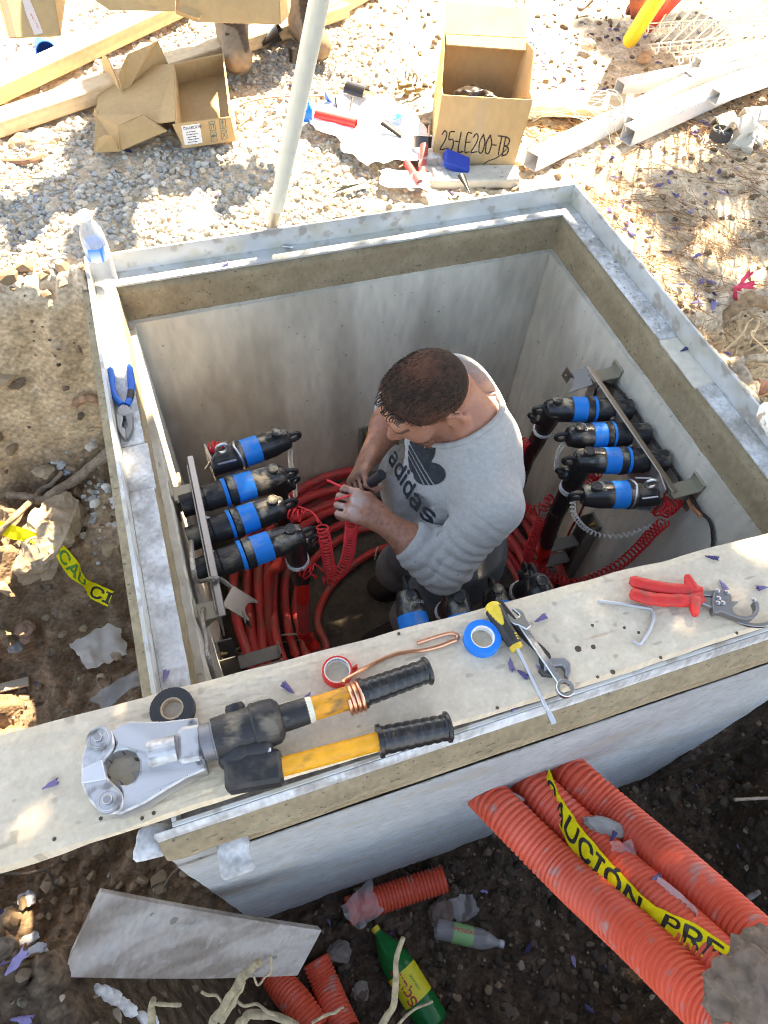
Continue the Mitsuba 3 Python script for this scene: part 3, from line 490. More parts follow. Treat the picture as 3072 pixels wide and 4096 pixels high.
def wrapword(text, hgt, c, r, z0, a0, inside=True, col=(0.12, 0.2, 0.42), parent=None, k=1):
    w = word(text, hgt, False, 0.0003); v = A_(w.vertices); ang = a0 + (-1 if inside else 1)*v[:, 0]/r*-1
    rr = r + (-v[:, 2] if inside else v[:, 2]); w.vertices = np.c_[c[0] + rr*np.cos(ang), c[1] + rr*np.sin(ang), z0 + v[:, 1]]; return w
obj('core_print', cat([wrapword('ARGOS', 0.005, cR, 0.0211, PZ + 0.0105, a, True) for a in (1.9, 1.1, 0.4)]), 'mat_rough', (0.16, 0.22, 0.36), parent=rt)
# ---- screwdriver
sd = thing('screwdriver', 'flat screwdriver with yellow and black handle, its blade reaching over the frame edge', 'screwdriver')
s0, s1, s2 = A_((0.626,0.192,0.055)), A_((0.638,0.095,0.052)), A_((0.653,-0.040,0.022)); sx = unit(s1 - s0); Ls = np.linalg.norm(s1 - s0)
def sdh(t0, t1, grow=0.0, sel=None):
    t = np.linspace(0, 1, 50); rr = np.interp(t, [0, 0.04, 0.14, 0.30, 0.5, 0.72, 0.86, 0.93, 1], [0.008, 0.0135, 0.0172, 0.0165, 0.0140, 0.0150, 0.0130, 0.0118, 0.0112]) + grow
    k = (t >= t0) & (t <= t1); m = lathe(np.r_[[(0.001, t[k][0]*Ls)], np.c_[rr[k], t[k]*Ls], [(0.001, t[k][-1]*Ls)]], 30)
    v = A_(m.vertices); th = np.arctan2(v[:, 1], v[:, 0]); v[:, :2] *= (1 - 0.035*np.cos(6*th)*((v[:, 2] > 0.15*Ls) & (v[:, 2] < 0.9*Ls)))[:, None]; m.vertices = v
    return place(m, s0, sx, (0, 0, 1))
hm = sdh(0, 0.93); hv = A_(hm.vertices)
def sdcol(v):
    l = (v - s0) @ basis(sx, (0, 0, 1)); t = l[:, 2]/Ls; th = np.arctan2(l[:, 1], l[:, 0])
    y = (t < 0.13) | ((np.abs(th - 0.35) < 0.75*np.sqrt(np.clip((0.52 - t)/0.35, 0, 1))) & (t < 0.52)) | (np.abs(((t - 0.78) % 0.05) - 0.02) < 0.012)*(t > 0.72)*(t < 0.86)*(np.abs(th + 0.9) < 0.5)
    return np.where(y[:, None], A_([0.62, 0.45, 0.03]), A_([0.022, 0.022, 0.021]))
hm = hm.subdivide(); obj('handle', hm, 'mat_satin', sdcol, parent=sd, smooth=50, dust=0.2)
obj('ferrule', sdh(0.90, 1.0, 0.0006), 'mat_satin', (0.55, 0.38, 0.03), parent=sd)
sx2 = unit(s2 - s1)
obj('shaft', lathe([(0.0036, -0.01), (0.0036, np.linalg.norm(s2 - s1)*0.82), (0.0030, np.linalg.norm(s2 - s1)*0.86)], 16, s1, sx2), 'mat_metal', (0.55, 0.56, 0.57), parent=sd)
bl_ = np.linalg.norm(s2 - s1); o_ = s1 + sx2*bl_*0.84
obj('blade', trimesh.convex.convex_hull(place(trimesh.Trimesh(A_([[sx_*w_, sy_*h_, z_] for z_, w_, h_ in ((0, 0.0032, 0.0032), (bl_*0.06, 0.0052, 0.0026), (bl_*0.17, 0.0050, 0.0006)) for sx_ in (-1, 1) for sy_ in (-1, 1)]), [[0, 1, 2]], process=False), o_, sx2, np.cross((0, 0, 1), sx2))), 'mat_metal', (0.5, 0.5, 0.48), parent=sd, smooth=False)
# ---- spanners
def flatbar(a, b, w0, w1, h, z): 
    d = unit(A_(b) - A_(a)); n = A_([-d[1], d[0], 0]); p = [A_(a) + n*w0, A_(a) - n*w0, A_(b) - n*w1, A_(b) + n*w1]; return slab(p, z, z + h, 0.0012)
cw = thing('combination_wrench', 'shiny chrome combination wrench lying across the black adjustable wrench', 'wrench')
o0, o1 = A_((0.660,0.151,0.058)), A_((0.688,0.003,0.050)); d = unit(o1 - o0); n = A_([-d[1], d[0], 0]); zt = lambda p: p
def local(pts, o, d, n): return [o + d*x + n*y for x, y in pts]
obj('shank', beam(o0 + d*0.014, o1 - d*0.014, 0.0125, 0.0052, 0.0014), 'mat_metal', CHROME, parent=cw)
jaw = sg.Point(0, 0).buffer(0.0165).difference(sg.Polygon([(-0.03, -0.0068), (0.002, -0.0072), (0.0045, 0), (0.002, 0.0072), (-0.03, 0.0068)]))
jaw = so.unary_union([jaw, sg.Polygon([(0.008, -0.0125), (0.030, -0.0062), (0.030, 0.0062), (0.008, 0.0125)])])
obj('open_end', plate(jaw, 0.0072, o0 - [0, 0, 0.0036], (0, 0, 1), d*0.97 + n*0.26, bev=0.0012), 'mat_metal', CHROME, parent=cw)
star = sg.Polygon([((0.0098 + 0.0010*(k % 2))*math.cos(k*np.pi/12), (0.0098 + 0.0010*(k % 2))*math.sin(k*np.pi/12)) for k in range(24)])
obj('ring_end', plate(sg.Point(0, 0).buffer(0.0162, 16).difference(star), 0.0105, o1 - [0, 0, 0.005], bev=0.0012), 'mat_metal', CHROME, parent=cw)
obj('size_mark', cat(place(word('9/16', 0.0045, True, 0.0002), o0 + d*0.034 + n*0.002 + [0, 0, 0.0028], (0, 0, 1), d), place(word('9/16', 0.0045, True, 0.0002), o1 - d*0.045 + n*0.002 + [0, 0, 0.0026], (0, 0, 1), d)), 'mat_metal_rough', (0.2, 0.2, 0.2), parent=cw, kind='stuff', label='stamped size marks')
aw = thing('adjustable_wrench', 'black handled adjustable wrench under the chrome wrench', 'wrench')
hp = [(0.644,0.201,0.044), (0.652,0.202,0.044), (0.660,0.172,0.044), (0.673,0.120,0.044), (0.690,0.085,0.044), (0.693,0.064,0.044), (0.671,0.046,0.044), (0.671,0.064,0.044), (0.674,0.080,0.044), (0.659,0.120,0.044), (0.646,0.165,0.044)]
obj('handle', slab(smoothpoly(hp, 4), PZ + 0.001, PZ + 0.0105, 0.002), 'mat_satin', (0.02, 0.02, 0.021), parent=aw, dust=0.1)
jp = [(0.675,0.060,0.050), (0.690,0.062,0.050), (0.714,0.056,0.050), (0.720,0.043,0.050), (0.714,0.028,0.050), (0.703,0.018,0.050), (0.701,0.026,0.050), (0.706,0.034,0.050), (0.704,0.043,0.050), (0.692,0.046,0.050), (0.668,0.043,0.050)]
obj('fixed_jaw', slab(jp, PZ + 0.001, PZ + 0.0145, 0.002), 'mat_metal_rough', (0.26, 0.26, 0.27), parent=aw, var=0.3)
obj('sliding_jaw', slab([(0.666,0.055,0.050), (0.670,0.044,0.050), (0.681,0.036,0.050), (0.680,0.031,0.050), (0.664,0.038,0.050), (0.661,0.048,0.050)], PZ + 0.001, PZ + 0.012, 0.001), 'mat_metal_rough', (0.1, 0.1, 0.1), parent=aw)
# ---- bent rod and cable cutter
hk = [(0.833,0.142,0.040), (0.875,0.122,0.040), (0.917,0.100,0.040), (0.924,0.093,0.040), (0.921,0.084,0.040), (0.914,0.074,0.040), (0.896,0.058,0.040), (0.871,0.042,0.040), (0.865,0.039,0.040), (0.860,0.043,0.040), (0.855,0.050,0.040)]
obj('bent_rod', tube(spline(hk, 5), 0.0032, 8), 'mat_metal_rough', (0.50, 0.52, 0.54), label='thin bent steel rod lying between the chrome wrench and the red handled cutter', cat='steel rod')
cc = thing('cable_cutter', 'ratchet cable cutter with red insulated handles at the right end of the plank', 'cable cutter')
h1 = spline([(0.908,0.160,0.050), (0.926,0.146,0.052), (0.955,0.129,0.052), (0.985,0.115,0.052), (1.016,0.104,0.052), (1.029,0.095,0.052)], 6)
h2 = spline([(0.896,0.137,0.050), (0.911,0.121,0.052), (0.937,0.107,0.052), (0.965,0.097,0.052), (0.997,0.087,0.052), (1.024,0.087,0.052)], 6)
fl = [(math.cos(a)*0.75, math.sin(a)*1.15) for a in np.arange(14)*2*np.pi/14]
tt = np.linspace(0, 1, len(h1)); obj('handle', cat(tube(h1, 0.0118*np.clip(0.55 + tt*6, 0, 1)*(1.0 - 0.12*tt), 14, prof=fl), tm(hull((*A_((1.019,0.130,0.055)), 0.007), (*A_((1.017,0.106,0.055)), 0.010), (*A_((1.014,0.112,0.050)), 0.010)))), 'mat_satin', RED, parent=cc, smooth=50, grime=0.45)
obj('handle', cat(tube(h2, 0.0118*np.clip(0.55 + tt*6, 0, 1)*(1 + 0.06*np.sin(tt*30)), 14, prof=fl), tm(hull((*A_((0.989,0.059,0.055)), 0.007), (*A_((1.005,0.082,0.055)), 0.011), (*A_((1.002,0.083,0.050)), 0.010)))), 'mat_satin', RED, parent=cc, smooth=50, grime=0.45)
obj('steel_arm', cat(slab([(1.029,0.099,0.055), (1.059,0.090,0.055), (1.052,0.077,0.055), (1.024,0.090,0.055)], PZ + 0.008, PZ + 0.018, 0.001), slab([(1.022,0.087,0.055), (1.051,0.075,0.055), (1.031,0.059,0.055), (1.014,0.075,0.055)], PZ + 0.008, PZ + 0.018, 0.001)), 'mat_metal', (0.40, 0.41, 0.43), parent=cc)
bp = [(1.051,0.087,0.060), (1.076,0.082,0.060), (1.076,0.066,0.060), (1.070,0.060,0.060), (1.084,0.055,0.060), (1.066,0.048,0.060), (1.062,0.037,0.060), (1.073,0.027,0.060), (1.093,0.024,0.060), (1.109,0.033,0.060), (1.113,0.046,0.060), (1.120,0.046,0.060), (1.115,0.031,0.060), (1.097,0.018,0.060), (1.072,0.019,0.060), (1.052,0.034,0.060), (1.039,0.046,0.060), (1.024,0.051,0.060)]
obj('jaw', slab(smoothpoly(bp, 3), PZ + 0.006, PZ + 0.022, 0.0015), 'mat_metal_rough', (0.22, 0.215, 0.215), parent=cc, var=0.2)
obj('blade', slab(smoothpoly([(1.068,0.030,0.050), (1.090,0.012,0.050), (1.116,0.006,0.050), (1.142,0.011,0.050), (1.137,0.004,0.050), (1.111,-0.002,0.050), (1.083,0.008,0.050), (1.065,0.022,0.050)], 3), PZ + 0.004, PZ + 0.010, 0.0008), 'mat_metal', (0.35, 0.35, 0.36), parent=cc)
for c in ((1.056,0.086,0.060), (1.072,0.078,0.060), (1.113,0.048,0.060), (1.049,0.072,0.060), (1.051,0.061,0.060), (1.042,0.064,0.060)):
    obj('rivet', lathe([(0.0048, 0), (0.0045, 0.0015), (0.003, 0.0025), (0.0005, 0.0027)], 14, (c[0], c[1], PZ + 0.0222)), 'mat_metal', (0.36, 0.36, 0.37), parent=cc)
# ---- pliers on the left ledge
pl = thing('lineman_pliers', 'blue handled pliers lying open on the left ledge of the steel frame', 'pliers')
ZP = ZS + 0.004
for side, pts in (('a', [(0.014,1.110,-0.048), (0.013,1.078,-0.048), (0.011,1.041,-0.048), (0.016,1.003,-0.048), (0.027,0.977,-0.048)]), ('b', [(0.059,1.107,-0.048), (0.058,1.066,-0.048), (0.055,1.029,-0.048), (0.047,0.994,-0.048), (0.037,0.974,-0.048)])):
    q = spline(pts, 6); t_ = np.linspace(0, 1, len(q)); obj('handle', tube(q, 0.0078*np.clip(0.5 + t_*8, 0, 1)*(1 + 0.15*np.exp(-((t_ - 0.35)/0.2)**2)), 14), 'mat_satin', (0.012, 0.10, 0.42), parent=pl, smooth=50)
    if side == 'b': obj('black_band', tube(q[14:20], 0.0083, 14), 'mat_satin', BLK, parent=pl)
obj('joint', slab(smoothpoly([(0.018,0.964,-0.044), (0.030,0.972,-0.044), (0.043,0.959,-0.044), (0.045,0.938,-0.044), (0.028,0.935,-0.044), (0.014,0.946,-0.044)], 4), ZP, ZP + 0.016, 0.002), 'mat_metal_rough', (0.30, 0.30, 0.30), parent=pl)
obj('jaw', slab(smoothpoly([(0.013,0.949,-0.044), (0.025,0.938,-0.044), (0.022,0.920,-0.044), (0.018,0.906,-0.044), (0.025,0.894,-0.044), (0.023,0.867,-0.044), (0.015,0.878,-0.044), (0.009,0.906,-0.044)], 3), ZP, ZP + 0.015, 0.002), 'mat_metal_rough', (0.34, 0.34, 0.34), parent=pl, var=0.2)
obj('jaw', slab(smoothpoly([(0.045,0.940,-0.044), (0.031,0.937,-0.044), (0.031,0.917,-0.044), (0.031,0.902,-0.044), (0.026,0.893,-0.044), (0.024,0.867,-0.044), (0.033,0.875,-0.044), (0.042,0.901,-0.044)], 3), ZP, ZP + 0.015, 0.002), 'mat_metal_rough', (0.22, 0.22, 0.22), parent=pl, var=0.2)
# ---- self drilling screw on the back ledge
sc0, sc1 = A_((0.572,1.475,-0.055)), A_((0.546,1.485,-0.055)); sxx = unit(sc1 - sc0)
obj('metal_screw', cat(lathe([(0.0045, 0), (0.0045, 0.006)], 6, sc0, sxx), lathe([(0.0075, 0.006), (0.0075, 0.0075)], 16, sc0, sxx), lathe([(0.0028 + 0.0006*(k % 2), 0.0075 + k*0.0012) for k in range(20)] + [(0.0005, 0.036)], 10, sc0, sxx)), 'mat_metal', (0.55, 0.56, 0.57), label='small hex head metal screw on the back ledge of the frame', cat='screw')
# ---- fallen flowers
VIO = [(0.12, 0.10, 0.21), (0.145, 0.115, 0.225), (0.06, 0.052, 0.13), (0.19, 0.165, 0.30)]
def flower(o, ang, L=0.035, seed=0, tilt=0.0, z=None):
    r = np.random.default_rng(seed); t = np.linspace(0, 1, 9); rr = L*np.interp(t, [0, 0.12, 0.35, 0.7, 1], [0.05, 0.07, 0.15, 0.20, 0.24])
    m = lathe(np.c_[rr, t*L], 12, cap=False); v = A_(m.vertices); th = np.arctan2(v[:, 1], v[:, 0]); w = (v[:, 2]/L)**3
    v[:, :2] *= (1 + 0.18*w*np.sin(5*th + seed))[:, None]; v[:, 2] += L*0.13*w*np.sin(5*th + seed + 1); v[:, 1] *= 0.45; v += (meshkit.fbm(v*90 + seed, 2, seed)[:, None] - 0.5)*L*0.16
    v[:, 1] += v[:, 2]**2*(r.random() - 0.3)*6; m.vertices = v
    return place(m, o, (math.cos(ang), math.sin(ang), tilt), (-math.sin(ang), math.cos(ang), 0))
def put_flower(o, ang, label=None, L=0.035, seed=0, group=None, k=0):
    o = A_(o) + [0, 0, L*0.10]
    return obj('fallen_flower', flower(o, ang, L, seed), 'mat_rough', VIO[k % 4], label=label, cat='flower', group=group, var=0.35, smooth=True)
fs = [((0.697,0.139,0.038), 0.15, 'lilac fallen flower right of the chrome wrench jaw'), ((0.622,0.088,0.038), -1.8, 'violet fallen flower beside the blue tape roll'), ((0.623,0.062,0.038), -0.9, 'dark violet fallen flower close to the screwdriver shaft'), ((0.662,0.061,0.038), -1.0, 'violet fallen flower between screwdriver shaft and wrench'), ((0.235,0.141,0.038), 2.1, 'blue violet fallen flower above the ochre tool handle'), ((0.264,0.134,0.038), -2.4, 'violet fallen flower touching the paper wrap of the tool'),
      ((1.093,0.169,0.038), -0.7, 'dark fallen flower at the back edge of the plank near its sunlit end'), ((1.087,0.112,0.038), -1.5, 'indigo fallen flower behind the cable cutter jaw'), ((1.172,0.070,0.038), 3.0, 'pale violet fallen flower at the right rim of the plank'), ((-0.176,0.110,0.038), 0.1, 'violet fallen flower on the plank left of the tool head'),
      ((0.597,0.007,0.000), 0.4, 'violet fallen flower in the gap behind the front frame edge'), ((0.015,0.266,-0.058), 1.2, 'violet fallen flower on the left ledge near the plank'), ((0.353,1.448,-0.058), 0.1, 'violet fallen flower on the back ledge left of the pole'), ((1.509,1.324,-0.058), -0.5, 'violet fallen flower on the right ledge near the back corner'), ((1.468,0.786,-0.064), 0.1, 'indigo fallen flower on the rough mortar gap of the right ledge'), ((0.598,0.007,0.000), 0.5, 'violet fallen flower squeezed against the frame below the screwdriver')]
for k, (o, a, l) in enumerate(fs): put_flower(o, a, l, 0.024, k + 1, None, k)
# knots and nail holes of the plank are parts of it
for k, c in enumerate(((0.752,0.067,0.036), (0.781,0.062,0.036), (0.800,0.101,0.036), (0.792,0.008,0.036), (0.761,0.008,0.036), (0.877,0.062,0.036), (0.856,0.079,0.036), (0.891,0.006,0.036), (1.057,0.005,0.036), (0.447,0.193,0.036), (0.565,0.011,0.036), (-0.165,0.030,0.036), (-0.036,0.019,0.036), (-0.018,0.021,0.036), (-0.096,0.038,0.036))):
    r_ = (0.0062 if k == 0 else 0.0045 if k in (1, 3) else 0.003)
    obj('nail_hole', lathe([(r_*1.05, -0.0004), (r_*0.95, 0.0004), (0.0003, 0.0004)], 9, (c[0], c[1], PZ + 0.0003), (0, 0, 1), cap=False), 'mat_rough', (0.085, 0.062, 0.045), parent=plank, smooth=False)

# ================================================================ cable fittings on three racks in the chamber
RB, BLUE, RCAB, RBR = (0.016, 0.016, 0.017), (0.008, 0.19, 0.62), (0.60, 0.062, 0.060), (0.62, 0.018, 0.012)
SS_ = (0.46, 0.44, 0.41)
def eye(o, d, side, r=0.017, w=0.0062):
    b = basis(d, side); t = np.linspace(-2.3, 2.3, 22)
    p = [o + b @ A_([r*0.8*math.sin(a), 0, r*1.15*(1 + math.cos(a))]) for a in t]; return tube(p, w, 10)
def fitting(name, label, o, e, up=(0, 0, 1), bands=True, tail=0.06, leg=None, group=None, serial=None, cat_='cable fitting', leg2=None):
    """rubber cap or elbow: root at o on the rack, nose at e"""
    o, e = A_(o, float), A_(e, float); d = unit(e - o); L = np.linalg.norm(e - o); B = basis(d, np.cross(d, up)); upv = unit(np.cross(np.cross(d, up), d))
    t = thing(name, label, cat_, group); R = 0.0365
    if tail: obj('bushing', lathe([(0.001, -tail), (R*0.86, -tail), (R*0.86, 0), (R*0.95, 0.004), (R*0.95, L*0.24)], 28, o, d), 'mat_satin', RB, parent=t, dust=0.5)
    if bands: obj('blue_ring', lathe([(R*0.95, L*0.225), (R*1.06, L*0.23), (R*1.06, L*0.27), (R*0.9, L*0.275)], 32, o, d), 'mat_satin', BLUE, parent=t)
    obj('cuff', lathe([(R*0.9, L*0.28), (R*1.09, L*0.285), (R*1.10, L*0.36), (R*1.03, L*0.375)], 32, o, d), 'mat_satin', RB, parent=t, dust=0.9)
    obj('blue_band', lathe([(R*1.02, L*0.37), (R*1.045, L*0.375), (R*1.03, L*0.575), (R*1.0, L*0.58)], 36, o, d), 'mat_satin', BLUE, parent=t, dust=0.35)
    obj('body', lathe([(R*1.0, L*0.575), (R*1.01, L*0.60), (R*0.99, L*0.74), (R*0.86, L*0.86), (R*0.78, L*0.93), (R*0.66, L*0.955), (R*0.42, L*0.96), (0.001, L*0.96)], 36, o, d), 'mat_gloss', RB, parent=t, dust=1.0)
    k = o + d*L*0.82 + upv*R*0.74
    obj('knob', lathe([(0.0125, 0), (0.0125, 0.012), (0.0145, 0.013), (0.0145, 0.017), (0.012, 0.018), (0.010, 0.0165), (0.001, 0.0165)], 20, k, upv), 'mat_satin', (0.026, 0.026, 0.027), parent=t, dust=1.0)
    obj('pulling_eye', eye(o + d*(L*0.925), d, upv), 'mat_satin', RB, parent=t, dust=0.5)
    if serial: 
        w = word(serial, 0.008, False, 0.0004); v = A_(w.vertices); a = (v[:, 0] - v[:, 0].mean())/R*-1 + 0.5
        w.vertices = o + d*(L*0.70) + (v[:, 1])[:, None]*d + (R*1.0 + v[:, 2] + 0.0004)[:, None]*(np.cos(a)[:, None]*upv + np.sin(a)[:, None]*np.cross(d, upv)); obj('serial_number', w, 'mat_rough', (0.55, 0.55, 0.5), parent=t)
    if leg is not None:
        l0, l1 = o + d*L*0.84 - upv*0.015, A_(leg, float); ld = unit(l1 - l0); LL = np.linalg.norm(l1 - l0)
        obj('cable_leg', lathe([(0.001, -0.03), (0.030, -0.03), (0.031, 0.02), (0.0285, 0.09), (0.027, LL*0.6), (0.025, LL)], 28, l0, ld), 'mat_gloss', RB, parent=t, dust=0.2)
        wr = obj('white_ring', cat(lathe([(0.028, 0.100), (0.0312, 0.101), (0.0312, 0.106), (0.028, 0.107)], 32, l0, ld)), 'mat_satin', (0.62, 0.62, 0.60), parent=t)
        obj('white_ring', lathe([(0.028, 0.110), (0.0312, 0.111), (0.0312, 0.116), (0.028, 0.117)], 32, l0, ld), 'mat_satin', (0.62, 0.62, 0.60), parent=t)
        s = unit(d*0.8 + upv*0.6); q = l0 + ld*0.055 + d*0.018
        obj('test_point_cap', lathe([(0.017, 0), (0.017, 0.022), (0.0195, 0.023), (0.0195, 0.029), (0.014, 0.034), (0.001, 0.035)], 22, q, s), 'mat_gloss', RB, parent=t, dust=0.8)
        obj('pulling_eye', eye(q + s*0.030, s, (0, 0, 1), 0.011, 0.0045), 'mat_satin', RB, parent=t, dust=0.5)
    return t
LZ = -0.28
# left rack
U = [((0.196,0.929,-0.280), (0.425,0.962,-0.280)), ((0.156,0.823,-0.280), (0.384,0.842,-0.280)), ((0.156,0.720,-0.280), (0.357,0.746,-0.280)), ((0.157,0.624,-0.280), (0.382,0.649,-0.280))]
u1 = fitting('parking_cap', 'black cap with chrome bail and eyebolt, farthest from the plank on the left rack', U[0][0], U[0][1], bands=False, tail=0)
fitting('elbow_connector', 'black elbow second from the back on the left rack, cable leg behind it', U[1][0], U[1][1], leg=A_(U[1][1]) + [-0.03, 0.02, -0.26])
fitting('insulated_cap', 'black cap third from the back on the left rack, without cable leg', U[2][0], U[2][1])
leg4 = (0.358,0.652,-0.520)
fitting('elbow_connector', 'clean glossy black elbow with blue band nearest the plank on the left rack', U[3][0], U[3][1], leg=leg4)
# right rack
V = [((1.344,0.807,-0.280), (1.147,0.863,-0.280)), ((1.345,0.708,-0.280), (1.164,0.751,-0.280)), ((1.345,0.609,-0.280), (1.145,0.667,-0.280)), ((1.310,0.500,-0.280), (1.107,0.554,-0.280))]
fitting('elbow_connector', 'dusty black elbow farthest back on the right rack with its leg hanging down', V[0][0], V[0][1], leg=(1.222,0.938,-0.620))
fitting('insulated_cap', 'dusty numbered black cap second from the back on the right rack', V[1][0], V[1][1], serial='012293020')
fitting('elbow_connector', 'dusty black elbow third from the back on the right rack, long leg below it', V[2][0], V[2][1], leg=(1.164,0.653,-0.520))
v4 = fitting('parking_cap', 'black cap held by a chrome bail and eyebolt, nearest the plank on the right rack', V[3][0], V[3][1], bands=False, tail=0, serial='012283062')
# front rack, half hidden below the plank
fitting('insulated_cap', 'numbered black cap rising behind the plank left of the blue tape', (0.564,0.289,-0.360), (0.582,0.448,-0.330), serial='283045')
fitting('elbow_connector', 'black elbow with two pulling eyes behind the plank in front of the worker', (0.676,0.254,-0.360), (0.696,0.408,-0.330), leg=(0.695,0.447,-0.600))
fitting('insulated_cap', 'small black cap mostly hidden behind the screwdriver handle below the plank edge', (0.792,0.287,-0.380), (0.811,0.405,-0.380))
fitting('elbow_connector', 'black elbow with sunlit white ring behind the plank by the red coil', (0.896,0.236,-0.360), (0.909,0.390,-0.330), leg=(0.909,0.443,-0.550))
# bail and eyebolt of the two parked caps
def bail(parent, o, e, side):
    o, e = A_(o), A_(e); d = unit(e - o); upv = unit(np.cross(np.cross(d, (0, 0, 1)), d)); sd_ = np.cross(d, upv); L = np.linalg.norm(e - o); R = 0.036
    obj('stub', lathe([(0.001, -0.005), (R*0.9, -0.005), (R*0.93, L*0.29), (0.001, L*0.29)], 28, o, d), 'mat_satin', RB, parent=parent, dust=0.4)
    t = np.linspace(-1.9, 1.9, 26); arc = [o + d*L*0.29 + (R*1.10)*(math.cos(a)*upv + math.sin(a)*sd_) + d*0.01*abs(math.sin(a)) for a in t]
    ends = [[o + upv*0.03 + s*0.030*sd_ + d*0.01, o + d*L*0.26 + upv*0.028 + s*0.034*sd_] for s in (-1, 1)]
    obj('bail_wire', cat(tube(arc, 0.0032, 8), *[tube(q, 0.0032, 8) for q in ends]), 'mat_metal', (0.55, 0.56, 0.58), parent=parent)
    c = o + d*0.012 + upv*0.062 + sd_*side*0.01; ph = np.linspace(0, 2*np.pi, 25)
    ring_ = [c + d*0.022 + 0.016*(math.cos(a)*d + math.sin(a)*upv) for a in ph]
    obj('eyebolt', cat(tube(ring_, 0.0042, 8), rod(c + d*0.006 - upv*0.010, o - upv*0.0 - d*0.02 + sd_*side*0.01, 0.0042, 10)), 'mat_metal', (0.60, 0.60, 0.58), parent=parent)
    obj('clamp_plate', cat(beam(o + upv*0.058 - d*0.002, o - upv*0.045 - d*0.002, 0.055, 0.004, 0.001, d), beam(o - upv*0.045, o - upv*0.030 + d*0.07, 0.055, 0.003, 0.001)), 'mat_metal_rough', SS_, parent=parent)
bail(u1, *U[0], 1); bail(v4, *V[3], -1)
# racks: folded stainless bar on wall brackets, parking bracket at one end
def rack(label, a, b, wall_x, sgn, park_at, brk):
    t = thing('junction_rack', label, 'rack', None); a, b = A_(a, float), A_(b, float); d = unit(b - a)
    obj('top_flange', beam(a, b, 0.0165, 0.005, 0.0015), 'mat_metal', (0.36, 0.34, 0.31), parent=t)
    wx = A_([sgn*-0.012, 0, -0.075])
    obj('face_plate', beam(a + wx + d*0.02, b + wx - d*0.02, 0.004, 0.14, 0.001), 'mat_metal_rough', SS_, parent=t)
    for f in brk:
        q = a + (b - a)*f; obj('wall_bracket', cat(beam([wall_x, q[1], q[2] - 0.02], [q[0], q[1], q[2] - 0.02], 0.045, 0.006, 0.001), beam([wall_x, q[1], q[2] - 0.09], [q[0], q[1], q[2] - 0.02], 0.004, 0.03, 0.001), bbox((0.006, 0.05, 0.12), 0.001, (wall_x + sgn*0.003, q[1], q[2] - 0.05))), 'mat_metal_rough', (0.40, 0.38, 0.30), parent=t)
    # parking bracket with a round cut-out
    o, dr_ = park_at; dr_ = unit(dr_); pl_ = sg.box(-0.034, 0, 0.034, 0.072).difference(sg.Point(0, 0.076).buffer(0.026))
    obj('parking_bracket', cat(plate(pl_, 0.003, o, (sgn*0.55, 0, 0.83), np.cross(dr_, (sgn*0.55, 0, 0.83))), beam(A_(o) + dr_*0.055 + np.cross(dr_, (0, 0, 1))*0.034, A_(o) + dr_*0.055 + np.cross(dr_, (0, 0, 1))*0.034 + [sgn*0.01, 0, -0.035], 0.036, 0.003, 0.001)), 'mat_metal', (0.20, 0.185, 0.165), parent=t)
    for f in (0.38, 0.60):
        q = a + (b - a)*f + [sgn*0.004, 0, -0.035]; obj('bolt', lathe([(0.008, 0), (0.008, 0.006), (0.0045, 0.006), (0.0045, 0.012), (0.001, 0.012)], 6, q, (sgn, 0, 0)), 'mat_metal', (0.45, 0.45, 0.46), parent=t)
    return t
lr = rack('folded steel rack on the left wall carrying four black fittings', (0.147,0.935,-0.235), (0.138,0.459,-0.235), LX0, 1, ((0.157,0.526,-0.270), (0.8, -0.55, -0.2)), (0.20, 0.93))
rr_ = rack('folded steel rack on the right wall carrying four black fittings', (1.332,0.949,-0.235), (1.334,0.465,-0.235), LX1, -1, ((1.339,0.932,-0.260), (-0.9, 0.25, -0.2)), (0.06, 0.97))
# wire rope and earth rods on the walls
def rope(name, label, cat_, pts, r, col, m='mat_metal_rough', strands=6, lay=0.03):
    p = spline(pts, 10); s = np.r_[0, np.cumsum(np.linalg.norm(np.diff(p, axis=0), axis=1))]; k = max(int(s[-1]/0.006), 8); u = np.linspace(0, s[-1], k); q = np.stack([np.interp(u, s, p[:, i]) for i in range(3)], 1)
    t, X, Y = frames(q); parts = []
    for j in range(strands):
        a = u/lay*2*np.pi + j*2*np.pi/strands; parts.append(tube(q + r*0.62*(np.cos(a)[:, None]*X + np.sin(a)[:, None]*Y), r*0.40, 5))
    return obj(name, cat(parts), m, col, label=label, cat=cat_, var=0.3, kind=None)
rope('wire_rope', 'twisted steel rope looped from the left wall over the rack end', 'rope', [(0.095,1.066,-0.458), (0.100,0.921,-0.358), (0.100,0.817,-0.385), (0.110,0.492,-0.048), (0.100,0.573,-0.250), (0.135,0.553,-0.220), (0.153,0.560,-0.250), (0.171,0.555,-0.290)], 0.0058, (0.42, 0.38, 0.33))
rope('wire_rope', 'twisted steel rope hanging down the left wall below the rack', 'rope', [(0.100,0.544,-0.319), (0.100,0.429,-0.157), (0.100,0.354,-0.126), (0.100,0.287,-0.124), (0.10, 0.20, -0.62), (0.11, 0.16, -1.2)], 0.0058, (0.33, 0.29, 0.25))
rope('wire_rope', 'dark twisted cable running along the right wall and down past the rack', 'rope', [(1.343,0.889,-0.300), (1.321,0.870,-0.240), (1.400,0.918,-0.297), (1.405,0.843,-0.271), (1.410,0.650,-0.281), (1.410,0.504,-0.285), (1.410,0.424,-0.292), (1.410,0.353,-0.300), (1.41, 0.22, -0.50)], 0.0050, (0.075, 0.068, 0.06))
rope('copper_ground_wire', 'bare copper strands tied round the dark cable at the right rack end', 'copper wire', [(1.400,0.461,-0.294), (1.395,0.442,-0.291), (1.395,0.425,-0.287), (1.395,0.400,-0.281)], 0.0062, (0.55, 0.26, 0.14), 'mat_metal_rough')
